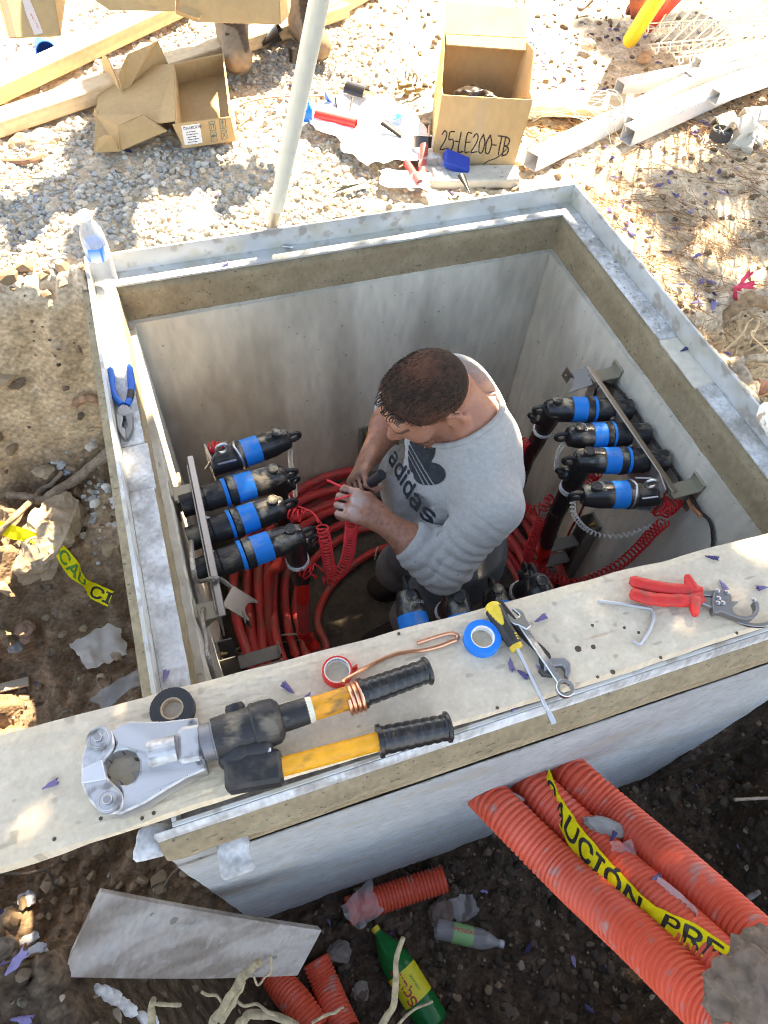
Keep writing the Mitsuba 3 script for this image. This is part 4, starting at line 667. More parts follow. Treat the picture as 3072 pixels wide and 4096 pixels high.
# upright cable rack posts on the walls
def post(label, x, y, z0, z1, n, depth, wide=0.05):
    t = thing('rack_post', label, 'rack'); n = A_(n, float); s = np.cross(n, (0, 0, 1)); c = A_([x, y, 0.])
    for k in (-1, 1): obj('side_web', beam(c + s*k*wide/2 + n*depth/2 + [0, 0, z0], c + s*k*wide/2 + n*depth/2 + [0, 0, z1], depth if abs(n[0]) > .5 else 0.004, 0.004 if abs(n[0]) > .5 else depth, 0.0008, (1, 0, 0) if abs(n[2]) < .5 and False else (0, 1, 0)), 'mat_metal_rough', (0.30, 0.31, 0.29), parent=t)
    obj('web', beam(c + n*0.004 + [0, 0, z0], c + n*0.004 + [0, 0, z1], 0.006 if abs(n[0]) > .5 else wide, wide if abs(n[0]) > .5 else 0.006, 0.001, (0, 1, 0)), 'mat_metal_rough', (0.34, 0.34, 0.31), parent=t)
    for zz in (z0*0.25 + z1*0.75, z0*0.5 + z1*0.5, z0*0.75 + z1*0.25):
        obj('cable_arm', cat(beam(c + n*depth + [0, 0, zz], c + n*(depth + 0.13) + [0, 0, zz + 0.004], 0.045, 0.006, 0.001), beam(c + n*(depth + 0.13) + [0, 0, zz - 0.002], c + n*(depth + 0.13) + [0, 0, zz + 0.03], 0.045, 0.006, 0.001, n)), 'mat_metal_rough', (0.24, 0.24, 0.23), parent=t)
    obj('bolt', cat(lathe([(0.010, 0), (0.010, 0.008), (0.005, 0.008), (0.005, 0.02), (0.001, 0.02)], 6, c + n*0.008 + [0, 0, z1 - 0.03], n)), 'mat_metal', (0.55, 0.42, 0.18), parent=t)
post('steel cable rack post on the left wall beside the hanging rope', LX0, 0.60, VF + 0.02, -0.72, (1, 0, 0), 0.05, 0.06)
post('brownish steel cable rack post on the back wall left of the worker', 0.80, LY1, VF + 0.02, -0.86, (0, -1, 0), 0.045)
post('steel cable rack post with brass bolt on the right wall below the fittings', LX1, 0.712, VF + 0.02, -0.76, (-1, 0, 0), 0.05, 0.06)
# ---------------------------------------------------------------- red power cables laid in rings, each a thing
CG = 'red power cables coiled on the chamber floor'
def cable(label, pts, r, col=RCAB, closed=False, n=12, name='power_cable'):
    p = spline(pts, 8, closed); 
    def colf(v):
        w = np.clip((meshkit.fbm(v*A_([24, 24, 24]), 4, 3) - 0.47)*6, 0, 1)[:, None]; return A_(col)*(1 - 0.55*w) + A_([0.26, 0.14, 0.11])*0.55*w
    return obj(name, tube(p, r, n), 'mat_satin', colf, label=label, cat='cable', group=CG if label is None or 'ring' in label else None, smooth=True)
RINGL = 'thick red power cable in the ring of cables on the chamber floor'
rc = np.random.default_rng(9)
def ringpts(cx, cy, rx, ry, z, seed, gap=None):
    a = np.linspace(0, 2*np.pi, 26)[:-1]; k = np.random.default_rng(seed).normal(size=(25,))*0.008; kz = np.random.default_rng(seed + 50).normal(size=25)*0.006
    e = 2.5; ca, sa = np.cos(a), np.sin(a); rr = (np.abs(ca)**e + np.abs(sa)**e)**(-1/e)
    return np.stack([cx + (rx + k)*ca*rr, cy + (ry + k)*sa*rr, z + kz + 0.02*np.sin(a*2 + seed)], 1)
for k, (cx, cy, rx, ry, z, r) in enumerate([(0.785, 0.69, 0.365, 0.360, -1.205, 0.0150), (0.79, 0.73, 0.435, 0.440, -1.19, 0.0155), (0.785, 0.755, 0.470, 0.475, -1.20, 0.0175), (0.775, 0.79, 0.520, 0.520, -1.16, 0.0175), (0.765, 0.80, 0.560, 0.560, -1.20, 0.0175), (0.77, 0.80, 0.545, 0.540, -1.11, 0.0170), (0.76, 0.81, 0.575, 0.575, -1.12, 0.0175), (0.75, 0.78, 0.60, 0.60, -1.06, 0.0165), (0.775, 0.76, 0.495, 0.50, -1.125, 0.0160)]):
    cable({0: 'innermost slim red cable ring round the feet of the worker', 1: 'second innermost red cable ring round the feet of the worker', 7: 'uppermost red cable ring, highest along the chamber walls'}.get(k, RINGL), ringpts(cx, cy, rx, ry, z, k), r, closed=True)
cable('red cable hanging from the clean elbow of the left rack, wrapped in bright red tape', [(0.357,0.645,-0.470), (0.354,0.650,-0.640), (0.352,0.662,-0.880), (0.375, 0.70, -1.06), (0.44, 0.55, -1.15), (0.62, 0.40, -1.19), (0.85, 0.33, -1.2)], 0.0195)
def sleeve(label, pts, r, col, name='tape_wrap', n=18): return obj(name, tube(spline(pts, 6), r, n), 'mat_satin', col, label=label, cat='tape wrap')
sleeve('bright red tape sleeve below the coil on the hanging left cable', [(0.357,0.648,-0.490), (0.356,0.647,-0.570), (0.355,0.651,-0.642)], 0.0212, RBR)
sleeve('upper narrow red tape band on the hanging left cable', [(0.349,0.658,-0.862), (0.349,0.659,-0.902)], 0.0208, RBR)
sleeve('lower narrow red tape band on the hanging left cable', [(0.3715,0.712,-1.046), (0.376,0.697,-1.064), (0.387,0.673,-1.08)], 0.0210, RBR)
cable('red cable hanging from the second elbow of the left rack', [A_(U[1][1]) + [-0.03, 0.02, -0.24], A_(U[1][1]) + [-0.04, 0.03, -0.5], (0.30, 0.95, -1.0), (0.25, 0.75, -1.16), (0.33, 0.45, -1.18)], 0.0175)
blk = [(1.161,0.652,-0.510), (1.184,0.671,-0.640), (1.214,0.683,-0.800), (1.224,0.681,-0.890)]
ts = np.linspace(0, 1, 40); q = spline(blk, 13); ts = np.linspace(0, 1, len(q)); obj('cable_sleeve', tube(q, 0.0235*(1 + 0.10*((ts*9 % 1) < 0.5)*(ts < 0.55) - 0.12*(ts > 0.62)), 20), 'mat_gloss', RB, label='long black shrink sleeve hanging from the third elbow of the right rack', cat='cable sleeve', dust=0.3, smooth=30)
sleeve('bright red tape on the end of the long black sleeve', [(1.212,0.683,-0.790), (1.220,0.684,-0.850), (1.225,0.681,-0.895)], 0.0218, RBR)
cable('red cable leaving the long black sleeve below the right rack', [(1.224,0.681,-0.885), (1.237,0.681,-0.970), (1.235, 0.60, -1.08), (1.20, 0.42, -1.16), (1.05, 0.30, -1.19)], 0.0185)
q = spline([(1.219,0.937,-0.610), (1.236,0.960,-0.720), (1.251,0.972,-0.840)], 13); ts = np.linspace(0, 1, len(q)); obj('cable_sleeve', tube(q, 0.0235*(1 + 0.10*((ts*8 % 1) < 0.5)), 20), 'mat_gloss', RB, label='black shrink sleeve beside the shoulder of the worker on the right', cat='cable sleeve', smooth=30)
cable('red cable below the black sleeve behind the worker', [(1.250,0.971,-0.830), (1.273,0.995,-0.950), (1.19, 0.98, -1.14), (1.05, 1.12, -1.19)], 0.0185)
cable('thin dark red wire down the right wall behind the long black sleeve', [(1.370,0.755,-0.703), (1.380,0.761,-0.799), (1.390,0.775,-0.896), (1.390,0.769,-0.981), (1.390,0.741,-1.067)], 0.0045, (0.22, 0.03, 0.02), name='wire')
# cable ties
def tie(label, c, ax, r): 
    c = A_(c); t = thing('cable_tie', label, 'cable tie', None); b = basis(ax); a = np.linspace(0, 2*np.pi, 25)
    p = [c + b @ A_([r[0]*math.cos(q), r[1]*math.sin(q), 0]) for q in a]; obj('strap', tube(p, 0.0032, 6), 'mat_satin', (0.58, 0.50, 0.40), parent=t); obj('lock', bbox((0.009, 0.007, 0.008), 0.001, p[5]), 'mat_satin', (0.58, 0.50, 0.40), parent=t)
tie('pale cable tie on the outermost left cable', (0.150,0.778,-1.160), (0.1, 1, 0), (0.030, 0.030)); tie('pale cable tie round two left cables', (0.231,0.781,-1.170), (0.1, 1, 0), (0.045, 0.030)); tie('pale cable tie round the inner left cables', (0.312,0.784,-1.180), (0.2, 1, 0), (0.050, 0.034)); tie('pale cable tie on the inner ring left of the worker', (0.740,1.050,-1.210), (1, -0.6, 0), (0.026, 0.026)); tie('pale cable tie near the right rack post', (1.388,0.742,-1.120), (0.3, 1, 0), (0.028, 0.028))
# ---------------------------------------------------------------- spiral earth wires
COIL = (0.58, 0.022, 0.026)
def coil(label, pts, r, pitch, wire=0.0026, col=COIL, lead=None, name='spiral_wire'):
    p = spline(pts, 8); ms = [helix(p, r, pitch, wire, 6, 12)]
    if lead is not None: ms.append(tube(spline(lead, 6), wire, 6))
    return obj(name, cat(ms), 'mat_satin', col, label=label, cat='spiral wire', smooth=True)
coil('red spiral wire hanging in a loop below the left fist of the worker', [(0.486,0.602,-0.215), (0.484,0.604,-0.285), (0.475,0.600,-0.370), (0.452,0.589,-0.420), (0.422,0.587,-0.440), (0.404,0.591,-0.440)], 0.0150, 0.0125, 0.0023)
coil('red spiral wire standing between the clean left elbow and the hanging loop', [(0.432,0.589,-0.430), (0.425,0.599,-0.385), (0.422,0.616,-0.300), (0.420,0.638,-0.250)], 0.0145, 0.0120, 0.0023, lead=[(0.421,0.641,-0.250), (0.414,0.654,-0.240), (0.406,0.686,-0.250), (0.392,0.700,-0.250), (0.378,0.712,-0.250)])
coil('small red spiral wire at the nose of the third left cap', [(0.357,0.712,-0.270), (0.369,0.699,-0.270), (0.383,0.694,-0.270)], 0.0155, 0.011, lead=[(0.382,0.692,-0.260), (0.397,0.694,-0.250), (0.409,0.679,-0.250), (0.414,0.649,-0.250)])
coil('red spiral wire bunched on the taped left cable', [(0.353,0.642,-0.420), (0.364,0.622,-0.420), (0.374,0.609,-0.420), (0.378,0.610,-0.420)], 0.019, 0.010, lead=[(0.382,0.605,-0.400), (0.390,0.621,-0.400), (0.403,0.612,-0.410), (0.412,0.601,-0.420)])
coil('loose red coil behind the eyebolt of the left rack', [(0.203,0.963,-0.250), (0.214,0.957,-0.250), (0.227,0.942,-0.250)], 0.018, 0.009)
coil('long stretched red spiral wire swinging from the right rack end down to the floor', [(1.345,0.449,-0.360), (1.348,0.463,-0.440), (1.350,0.473,-0.540), (1.332,0.486,-0.660), (1.286,0.512,-0.770), (1.249,0.541,-0.830), (1.221,0.594,-0.870), (1.208,0.649,-0.900)], 0.0150, 0.0205, 0.0028)
coil('bunched red coil at the near end of the right rack', [(1.330,0.486,-0.320), (1.343,0.475,-0.330), (1.363,0.479,-0.330), (1.388,0.491,-0.330)], 0.026, 0.011, 0.0032, lead=[(1.326,0.491,-0.260), (1.331,0.481,-0.280), (1.343,0.468,-0.300)])
coil('red spiral wire winding beside the long black sleeve', [(1.153,0.694,-0.620), (1.153,0.691,-0.740), (1.150,0.685,-0.800), (1.169,0.683,-0.880), (1.194,0.664,-0.900)], 0.0150, 0.0135, 0.0030)
coil('open zigzag red spiral wire between the worker and the third right elbow', [(1.034,0.766,-0.550), (1.072,0.740,-0.560), (1.100,0.711,-0.560), (1.130,0.689,-0.550), (1.147,0.697,-0.530), (1.160,0.692,-0.500)], 0.0145, 0.0185, 0.0028)
coil('short red spiral wire at the sleeve beside the shoulder of the worker', [(1.166,0.908,-0.480), (1.164,0.919,-0.520), (1.170,0.922,-0.560)], 0.015, 0.014, 0.0028)
coil('small red spiral wire under the third right elbow', [(1.275,0.677,-0.400), (1.267,0.682,-0.430), (1.267,0.689,-0.460)], 0.013, 0.013, 0.0026)
WH = (0.60, 0.59, 0.54)
coil('long white spiral wire hanging in an arc under the near right cap', [(1.096,0.555,-0.300), (1.108,0.538,-0.350), (1.157,0.524,-0.420), (1.209,0.502,-0.450), (1.264,0.480,-0.440), (1.312,0.469,-0.410), (1.358,0.463,-0.370), (1.405,0.469,-0.330)], 0.0068, 0.0150, 0.0017, WH)
coil('white spiral wire hanging from the second right cap', [(1.170,0.749,-0.310), (1.173,0.759,-0.360), (1.185,0.762,-0.420), (1.192,0.757,-0.460)], 0.0062, 0.0125, 0.0016, WH)
coil('white spiral wire hanging from the farthest left cap', [(0.413,0.943,-0.310), (0.411,0.951,-0.370), (0.414,0.959,-0.430), (0.418,0.962,-0.500), (0.419,0.967,-0.570)], 0.0060, 0.0120, 0.0016, WH)

# ================================================================ people: soft unions of tapered bones, meshed by surface nets
class Soft:
    def __init__(s, k=0.03): s.p, s.k = [], k
    def cone(s, a, ra, b, rb, k=None, sub=False): s.p.append((A_(a, float), ra, A_(b, float), rb, s.k if k is None else k, sub)); return s
    def ball(s, a, r, k=None, sub=False): return s.cone(a, r, A_(a, float) + [0, 0, 1e-5], r, k, sub)
    @staticmethod
    def d1(q, a, ra, b, rb):
        ba = b - a; h = np.clip(((q - a) @ ba)/max(ba @ ba, 1e-12), 0, 1); return np.linalg.norm(q - a - h[..., None]*ba, axis=-1) - (ra + (rb - ra)*h)
    def at(s, q):
        D = np.full(q.shape[:-1], 9.0)
        for a, ra, b, rb, k, sub in s.p:
            d = s.d1(q, a, ra, b, rb)
            if sub: h = np.clip(k - np.abs(D + d), 0, None)/k; D = np.maximum(D, -d) + h*h*k/4
            else: h = np.clip(k - np.abs(D - d), 0, None)/k; D = np.minimum(D, d) - h*h*k/4
        return D
    def grid(s, lo, hi, h):
        ax = [np.arange(l, u, h) for l, u in zip(lo, hi)]; D = np.full([len(x) for x in ax], 9.0, np.float32)
        for a, ra, b, rb, k, sub in s.p:
            m = max(ra, rb) + k + 3*h; sl = []
            for i in range(3):
                i0, i1 = np.searchsorted(ax[i], min(a[i], b[i]) - m), np.searchsorted(ax[i], max(a[i], b[i]) + m); sl.append(slice(i0, i1))
            if any(q.stop <= q.start for q in sl): continue
            q = np.stack(np.meshgrid(*[ax[i][sl[i]] for i in range(3)], indexing='ij'), -1); d = s.d1(q, a, ra, b, rb); W = D[tuple(sl)]
            if sub: e = np.clip(k - np.abs(W + d), 0, None)/k; W = np.maximum(W, -d) + e*e*k/4
            else: e = np.clip(k - np.abs(W - d), 0, None)/k; W = np.minimum(W, d) - e*e*k/4
            D[tuple(sl)] = W
        return D, A_([x[0] for x in ax])
    def mesh(s, lo, hi, h, cut=None):
        D, o = s.grid(lo, hi, h)
        if cut is not None:
            q = np.stack(np.meshgrid(*[o[i] + h*np.arange(D.shape[i]) for i in range(3)], indexing='ij'), -1); D = np.maximum(D, cut(q))
        return nets(D, o, h)
def nets(D, o, h):
    S = D < 0; c = [S[i:S.shape[0] - 1 + i, j:S.shape[1] - 1 + j, k:S.shape[2] - 1 + k] for i in (0, 1) for j in (0, 1) for k in (0, 1)]
    cnt = sum(x.astype(np.int8) for x in c); act = (cnt > 0) & (cnt < 8); I = np.argwhere(act); idx = np.full(act.shape, -1, np.int64); idx[act] = np.arange(len(I))
    V, n = np.zeros((len(I), 3)), np.zeros(len(I))
    for a in range(8):
        for bit in (1, 2, 4):
            if a & bit: continue
            b = a | bit; pa, pb = A_([a >> 2 & 1, a >> 1 & 1, a & 1]), A_([b >> 2 & 1, b >> 1 & 1, b & 1])
            da, db = D[tuple((I + pa).T)], D[tuple((I + pb).T)]; x = (da < 0) != (db < 0); t = np.where(x, da/np.where(x, da - db, 1), 0)[:, None]
            V += np.where(x[:, None], I + pa + t*(pb - pa), 0); n += x
    V = V/n[:, None]*h + o; F_ = []
    for ax in range(3):
        u, w = [(1, 2), (2, 0), (0, 1)][ax]; sl0, sl1 = [slice(None)]*3, [slice(None)]*3; sl0[ax], sl1[ax] = slice(0, -1), slice(1, None)
        a, b = S[tuple(sl0)], S[tuple(sl1)]; E = np.argwhere(a != b); E = E[(E[:, u] > 0) & (E[:, w] > 0)]
        eu, ew = np.eye(3, dtype=int)[u], np.eye(3, dtype=int)[w]; lim = A_(act.shape)
        q = [idx[tuple(np.minimum(E - du - dw, lim - 1).T)] for du, dw in ((0*eu, 0*ew), (eu, 0*ew), (eu, ew), (0*eu, ew))]
        q = np.stack(q, 1); flip = ~a[tuple(E.T)]; ok = (q >= 0).all(1); q[flip] = q[flip][:, ::-1]; q = q[ok]; F_ += [q[:, [0, 1, 2]], q[:, [0, 2, 3]]]
    F_ = np.vstack(F_); cc_ = trimesh.graph.connected_component_labels(F_[:, [0, 1, 1, 2, 2, 0]].reshape(-1, 2), node_count=len(V)); big = np.bincount(cc_[F_[:, 0]]); F_ = F_[big[cc_[F_[:, 0]]] > 0.04*len(F_)]; e = np.max([np.linalg.norm(V[F_[:, i]] - V[F_[:, (i + 1) % 3]], axis=1) for i in range(3)], 0); return trimesh.Trimesh(V, F_[e < 2.6*h], process=False)
def taubin(m, n=4):
    trimesh.smoothing.filter_taubin(m, iterations=n); V, F_ = A_(m.vertices), A_(m.faces); e = np.max([np.linalg.norm(V[F_[:, i]] - V[F_[:, (i + 1) % 3]], axis=1) for i in range(3)], 0); return trimesh.Trimesh(V, F_[e < 2.4*np.median(e)], process=False)
def finger(sf, base, d, up, lens, r, curl, k=0.006):
    """a chain of three bones rooted in the palm, bent by curl (radians per joint) from d away from up"""
    p = A_(base, float); d, up = unit(d), unit(up); ax = unit(np.cross(d, -up)); a = 0
    for i, L in enumerate(lens):
        a += curl[i]; v = d*math.cos(a) - up*math.sin(a); q = p + v*L; sf.cone(p, r*(1 - 0.08*i), q, r*(1 - 0.08*(i + 1)), k); p = q
    return p
# ---- the worker standing in the chamber
man = thing('person', 'worker in dirty light grey printed shirt and jeans bending over wires in the chamber', 'person')
hc = A_([0.700, 0.718, 0.052]); hu = unit([-0.50, -0.12, 0.86]); hf = unit(A_([-0.86, -0.13, -0.50]) - hu*np.dot(hu, [-0.86, -0.13, -0.50])); hl = np.cross(hu, hf); HB = np.stack([hf, hl, hu])
H = lambda x, y, z: hc + x*hf + y*hl + z*hu
neck0, neck1 = A_([0.800, 0.680, -0.045]), H(-0.045, 0, -0.055)
Ls, Le, Lw = A_([0.800, 0.495, -0.120]), A_((0.680,0.458,-0.279)), A_((0.554,0.586,-0.203))
Rs, Re, Rw = A_([0.815, 0.830, -0.05]), A_((0.729,0.929,-0.192)), A_((0.592,0.784,-0.207))
body = Soft(0.03)
body.cone(H(0.022, 0, 0.025), 0.070, H(-0.030, 0, 0.028), 0.073).ball(H(0.0, 0, 0.038), 0.071).cone(H(0.05, 0, -0.03), 0.062, H(0.055, 0, -0.075), 0.045)
body.cone(H(0.040, 0.022, -0.105), 0.034, H(0.040, -0.022, -0.105), 0.034).cone(H(0.065, 0, -0.095), 0.022, H(0.072, 0, -0.112), 0.018)
body.cone(H(-0.02, 0.045, -0.075), 0.030, H(0.035, 0.03, -0.11), 0.024).cone(H(-0.02, -0.045, -0.075), 0.030, H(0.035, -0.03, -0.11), 0.024)
body.cone(H(0.092, 0.030, 0.022), 0.016, H(0.092, -0.030, 0.022), 0.016, 0.02)                        # brow
body.cone(H(0.095, 0, 0.0), 0.011, H(0.121, 0, -0.038), 0.014, 0.012)                                  # nose
body.ball(H(0.108, 0.014, -0.040), 0.010, 0.01).ball(H(0.108, -0.014, -0.040), 0.010, 0.01)
body.cone(H(0.080, 0.026, -0.072), 0.010, H(0.080, -0.026, -0.072), 0.010, 0.015)
for s in (1, -1):
    body.ball(H(0.078, s*0.032, -0.004), 0.015, 0.012); body.ball(H(0.062, s*0.045, -0.030), 0.024, 0.02)
    for q0, q1 in (((-0.012, 0.080, 0.012), (-0.030, 0.092, 0.004)), ((-0.030, 0.092, 0.004), (-0.034, 0.092, -0.022)), ((-0.034, 0.092, -0.022), (-0.016, 0.082, -0.045)), ((-0.012, 0.080, 0.012), (-0.004, 0.078, -0.012)), ((-0.004, 0.078, -0.012), (-0.016, 0.082, -0.045))):
        body.cone(H(q0[0], s*q0[1], q0[2]), 0.0065, H(q1[0], s*q1[1], q1[2]), 0.0065, 0.006)
    body.ball(H(-0.018, s*0.079, -0.014), 0.012, 0.008)
body.cone(neck1, 0.060, neck0, 0.068, 0.04).cone(neck0 - [0, 0, 0.02], 0.055, [0.81, 0.60, -0.12], 0.045, 0.04).cone(neck0 - [0, 0, 0.02], 0.055, [0.825, 0.77, -0.08], 0.045, 0.04).cone(neck0, 0.07, [0.82, 0.67, -0.25], 0.10, 0.05)
body.cone(Ls, 0.055, Le, 0.044).cone(Le, 0.046, Le*0.55 + Lw*0.45, 0.044).cone(Le*0.55 + Lw*0.45, 0.042, Lw, 0.029)
body.cone(Rs, 0.055, Re, 0.044).cone(Re, 0.046, Re*0.55 + Rw*0.45, 0.044).cone(Re*0.55 + Rw*0.45, 0.042, Rw, 0.029)
# left hand: fist closed on the red wire, back of the hand up
Lk = A_((0.492,0.617,-0.156)); ld = unit(Lk - Lw); lup = unit(A_([-0.15, -0.25, 0.95]) - ld*np.dot(ld, [-0.15, -0.25, 0.95])); ls_ = np.cross(lup, ld)      # ls_: towards the little finger or thumb side
for t in (-0.027, -0.009, 0.009, 0.026): body.cone(Lw + ls_*t*0.6, 0.016, Lk + ls_*t*1.15 - lup*0.002, 0.0125, 0.014)
for i, t in enumerate((-0.0325, -0.011, 0.0105, 0.0315)): finger(body, Lk + ls_*t, ld, lup, [(0.034, 0.022, 0.016), (0.040, 0.026, 0.018), (0.038, 0.025, 0.018), (0.030, 0.019, 0.015)][i] if ls_[1] < 0 else [(0.030, 0.019, 0.015), (0.038, 0.025, 0.018), (0.040, 0.026, 0.018), (0.034, 0.022, 0.016)][i], 0.0084, (0.60 + 0.12*i, 1.25, 1.0), 0.004)
ts_ = 1 if ls_[1] > 0 else -1
tb_ = Lw + ls_*ts_*0.022 + ld*0.018; body.cone(tb_, 0.0155, tb_ + ls_*ts_*0.018 + ld*0.028 - lup*0.012, 0.0125, 0.014).cone(tb_ + ls_*ts_*0.018 + ld*0.028 - lup*0.012, 0.0118, tb_ + ls_*ts_*0.016 + ld*0.056 - lup*0.020, 0.0095, 0.006)
# right hand: gripping a dark knife handle, fingers towards us
Rk = A_((0.536,0.719,-0.193)); rd = unit(Rk - Rw); rup = unit(A_([-0.75, 0.25, 0.5]) - rd*np.dot(rd, [-0.75, 0.25, 0.5])); rs_ = np.cross(rup, rd)
for t in (-0.027, -0.009, 0.009, 0.026): body.cone(Rw + rs_*t*0.6, 0.016, Rk + rs_*t*1.1, 0.0125, 0.014)
for i, t in enumerate((-0.031, -0.0105, 0.0105, 0.030)): finger(body, Rk + rs_*t, rd, rup, (0.038, 0.025, 0.019), 0.0086, (0.7, 1.15, 0.8), 0.004)
tq = Rw + rd*0.02 - rs_*0.026; body.cone(tq, 0.0155, tq + rd*0.032 - rs_*0.012 - rup*0.02, 0.0125, 0.014).cone(tq + rd*0.032 - rs_*0.012 - rup*0.02, 0.0118, tq + rd*0.058 + rs_*0.004 - rup*0.036, 0.0095, 0.006)
bm = taubin(body.mesh((0.38, 0.38, -0.50), (1.02, 1.02, 0.24), 0.0037), 2)
SKIN = A_([0.285, 0.128, 0.076])
def skin(v):
    n = meshkit.fbm(v*45, 3, 4)[:, None]; c = SKIN*(0.86 + 0.28*n); l = (v - hc) @ HB.T
    arm = np.minimum(Soft.d1(v, Le, 0.06, Lw, 0.06), Soft.d1(v, Re, 0.06, Rw, 0.06)) < 0.01
    hair = arm*np.clip((meshkit.fbm(v*A_([160, 160, 60]), 2, 8) - 0.45)*4, 0, 1)*0.45; c = c*(1 - hair[:, None]*0.6)
    rd_ = np.clip(1 - np.linalg.norm(v - neck0, axis=1)/0.11, 0, 1)[:, None]; c = c*(1 - rd_*0.35) + A_([0.40, 0.13, 0.075])*rd_*0.35    # sunburnt neck
    dr_ = np.clip(1 - np.linalg.norm(v - Rk, axis=1)/0.13, 0, 1)[:, None]*np.clip(meshkit.fbm(v*35, 3, 2)*2.4 - 0.5, 0, 1)[:, None]; c = c*(1 - dr_*0.75) + A_([0.07, 0.05, 0.04])*dr_*0.75     # grimy right hand
    kn = np.clip(1 - np.linalg.norm(v - (Lk + ld*0.012), axis=1)/0.055, 0, 1)[:, None]*np.clip((meshkit.fbm(v*60, 3, 6) - 0.40)*5, 0, 1)[:, None]; c = c*(1 - kn*0.7) + A_([0.52, 0.48, 0.45])*kn*0.7   # plaster dust on the knuckles
    beard = ((l[:, 2] < -0.05) & (l[:, 0] > 0.0) & (np.linalg.norm(l, axis=1) < 0.17)).astype(float)*np.clip(meshkit.fbm(v*110, 2, 3)*1.6 - 0.2, 0, 1)*np.clip((-0.05 - l[:, 2])*40, 0, 1); c = c*(1 - 0.72*beard[:, None])
    lip = np.exp(-((l[:, 0] - 0.09)**2 + (l[:, 2] + 0.072)**2)/0.00012)*(np.abs(l[:, 1]) < 0.026); c = c*(1 - 0.3*lip[:, None]) + A_([0.3, 0.1, 0.08])*0.3*lip[:, None]
    brow = np.exp(-((l[:, 2] - 0.026 + np.abs(l[:, 1])*0.12)/0.006)**2)*(l[:, 0] > 0.07)*(np.abs(l[:, 1]) > 0.010)*(np.abs(l[:, 1]) < 0.052); c = c*(1 - 0.8*brow[:, None]); return c
obj('body', bm, 'mat_satin', skin, parent=man, smooth=True, label='tanned skin of the worker')
for s in (1, -1):
    ey = obj('eye', lathe([(0.001, -0.012), (0.0095, -0.008), (0.0122, 0), (0.0095, 0.008), (0.005, 0.0112), (0.001, 0.0122)], 16, H(0.0835, s*0.032, -0.005), hf), 'mat_gloss', lambda v: np.where((((v - hc) @ hf) > 0.0935)[:, None], A_([0.05, 0.03, 0.02]), A_([0.7, 0.66, 0.62])), parent=man)
# hair: a short cap, longer and ragged at the front, shaved towards the ears and nape
hp = trimesh.creation.icosphere(subdivisions=5, radius=1.0); dv = A_(hp.vertices)
def surf(sf, o, d, r1=0.20):
    lo, hi = np.zeros(len(d)), np.full(len(d), r1)
    for _ in range(22): m_ = (lo + hi)/2; ins = sf.at(o + d*m_[:, None]) < 0; lo = np.where(ins, m_, lo); hi = np.where(ins, hi, m_)
    return o + d*lo[:, None], lo
skull = Soft(0.03); skull.p = body.p[:3]
wd = dv @ HB; sp_, rad = surf(skull, H(-0.005, 0, 0.03), wd, 0.16); l = (sp_ - hc) @ HB
l = (sp_ - hc) @ HB.T; edge = 0.055 - 0.9*np.clip(0.055 - l[:, 0], 0, 1)       # hairline drops from brow to nape
ed = np.interp(l[:, 0], [-0.12, -0.06, -0.02, 0.02, 0.05, 0.075, 0.10], [-0.060, -0.060, -0.030, 0.012, 0.030, 0.058, 0.068]); inside_h = l[:, 2] - ed - 0.012*(meshkit.fbm(sp_*50, 3, 2) - 0.5)
thick = np.clip(inside_h/0.05, 0, 1)*np.interp(l[:, 0], [-0.1, -0.02, 0.04, 0.09], [0.0015, 0.003, 0.006, 0.011])*(0.75 + 0.5*meshkit.fbm(sp_*80, 3, 5))
hv = sp_ + wd*(thick + 0.0008)[:, None] + hf*(thick*np.clip(l[:, 0]/0.06, 0, 1.3))[:, None]*0.9
keepf = (inside_h[hp.faces] > 0).all(1); hm = trimesh.Trimesh(hv, hp.faces[keepf], process=False)
def hairedge(l): return l[:, 2] - np.interp(l[:, 0], [-0.12, -0.06, -0.02, 0.02, 0.05, 0.075, 0.10], [-0.060, -0.060, -0.030, 0.012, 0.030, 0.058, 0.068])
def haircol(v):
    l = (v - hc) @ HB.T; n = meshkit.fbm(np.stack([l[:, 0]*60, l[:, 1]*330, l[:, 2]*160], 1), 3, 7); n2 = meshkit.fbm(v*38, 3, 17)
    bald = np.exp(-((l[:, 0] + 0.028)**2 + (l[:, 1] + 0.005)**2)/0.0016)*0.55; fade = np.clip(1.05 - hairedge(l)/0.085, 0, 1)*np.clip((0.062 - l[:, 0])/0.05, 0.25, 1)*0.85
    w = np.clip(np.maximum(bald, fade)*(0.65 + 0.5*n2) + (n - 0.5)*0.5, 0, 0.9)[:, None]; return A_([0.020, 0.013, 0.009])*(0.5 + 1.1*n[:, None])*(1 - w) + SKIN*A_([0.52, 0.46, 0.42])*w
hair = obj('hair', hm, 'mat_rough', haircol, parent=man, smooth=True, label='short dark hair thinning at the crown')
r_ = np.random.default_rng(4); idx_ = np.nonzero((inside_h > 0.004))[0]; Vs, Fs = [], []; no = 0
for q in r_.choice(idx_, 5200):
    frontness = np.clip((l[q, 0] + 0.02)/0.1, 0, 1); L_ = 0.006 + 0.011*frontness*r_.random(); d_ = unit(wd[q]*0.30 + hf*0.8 + r_.normal(size=3)*0.12); p0 = hv[q]; e_ = unit(np.cross(d_, r_.normal(size=3)))*0.00042
    p1 = p0 + d_*L_*0.6; p2 = p1 + unit(d_ - hu*0.7*frontness)*L_*0.4; Vs += [p0 - e_, p0 + e_, p1 - e_, p1 + e_, p2]; Fs += [[no, no + 1, no + 2], [no + 1, no + 3, no + 2], [no + 2, no + 3, no + 4]]; no += 5
hs = trimesh.Trimesh(A_(Vs), A_(Fs), process=False); obj('hair_strands', hs, 'mat_rough', haircol, parent=hair, smooth=False, kind='stuff', label='loose dark hair strands combed forward')
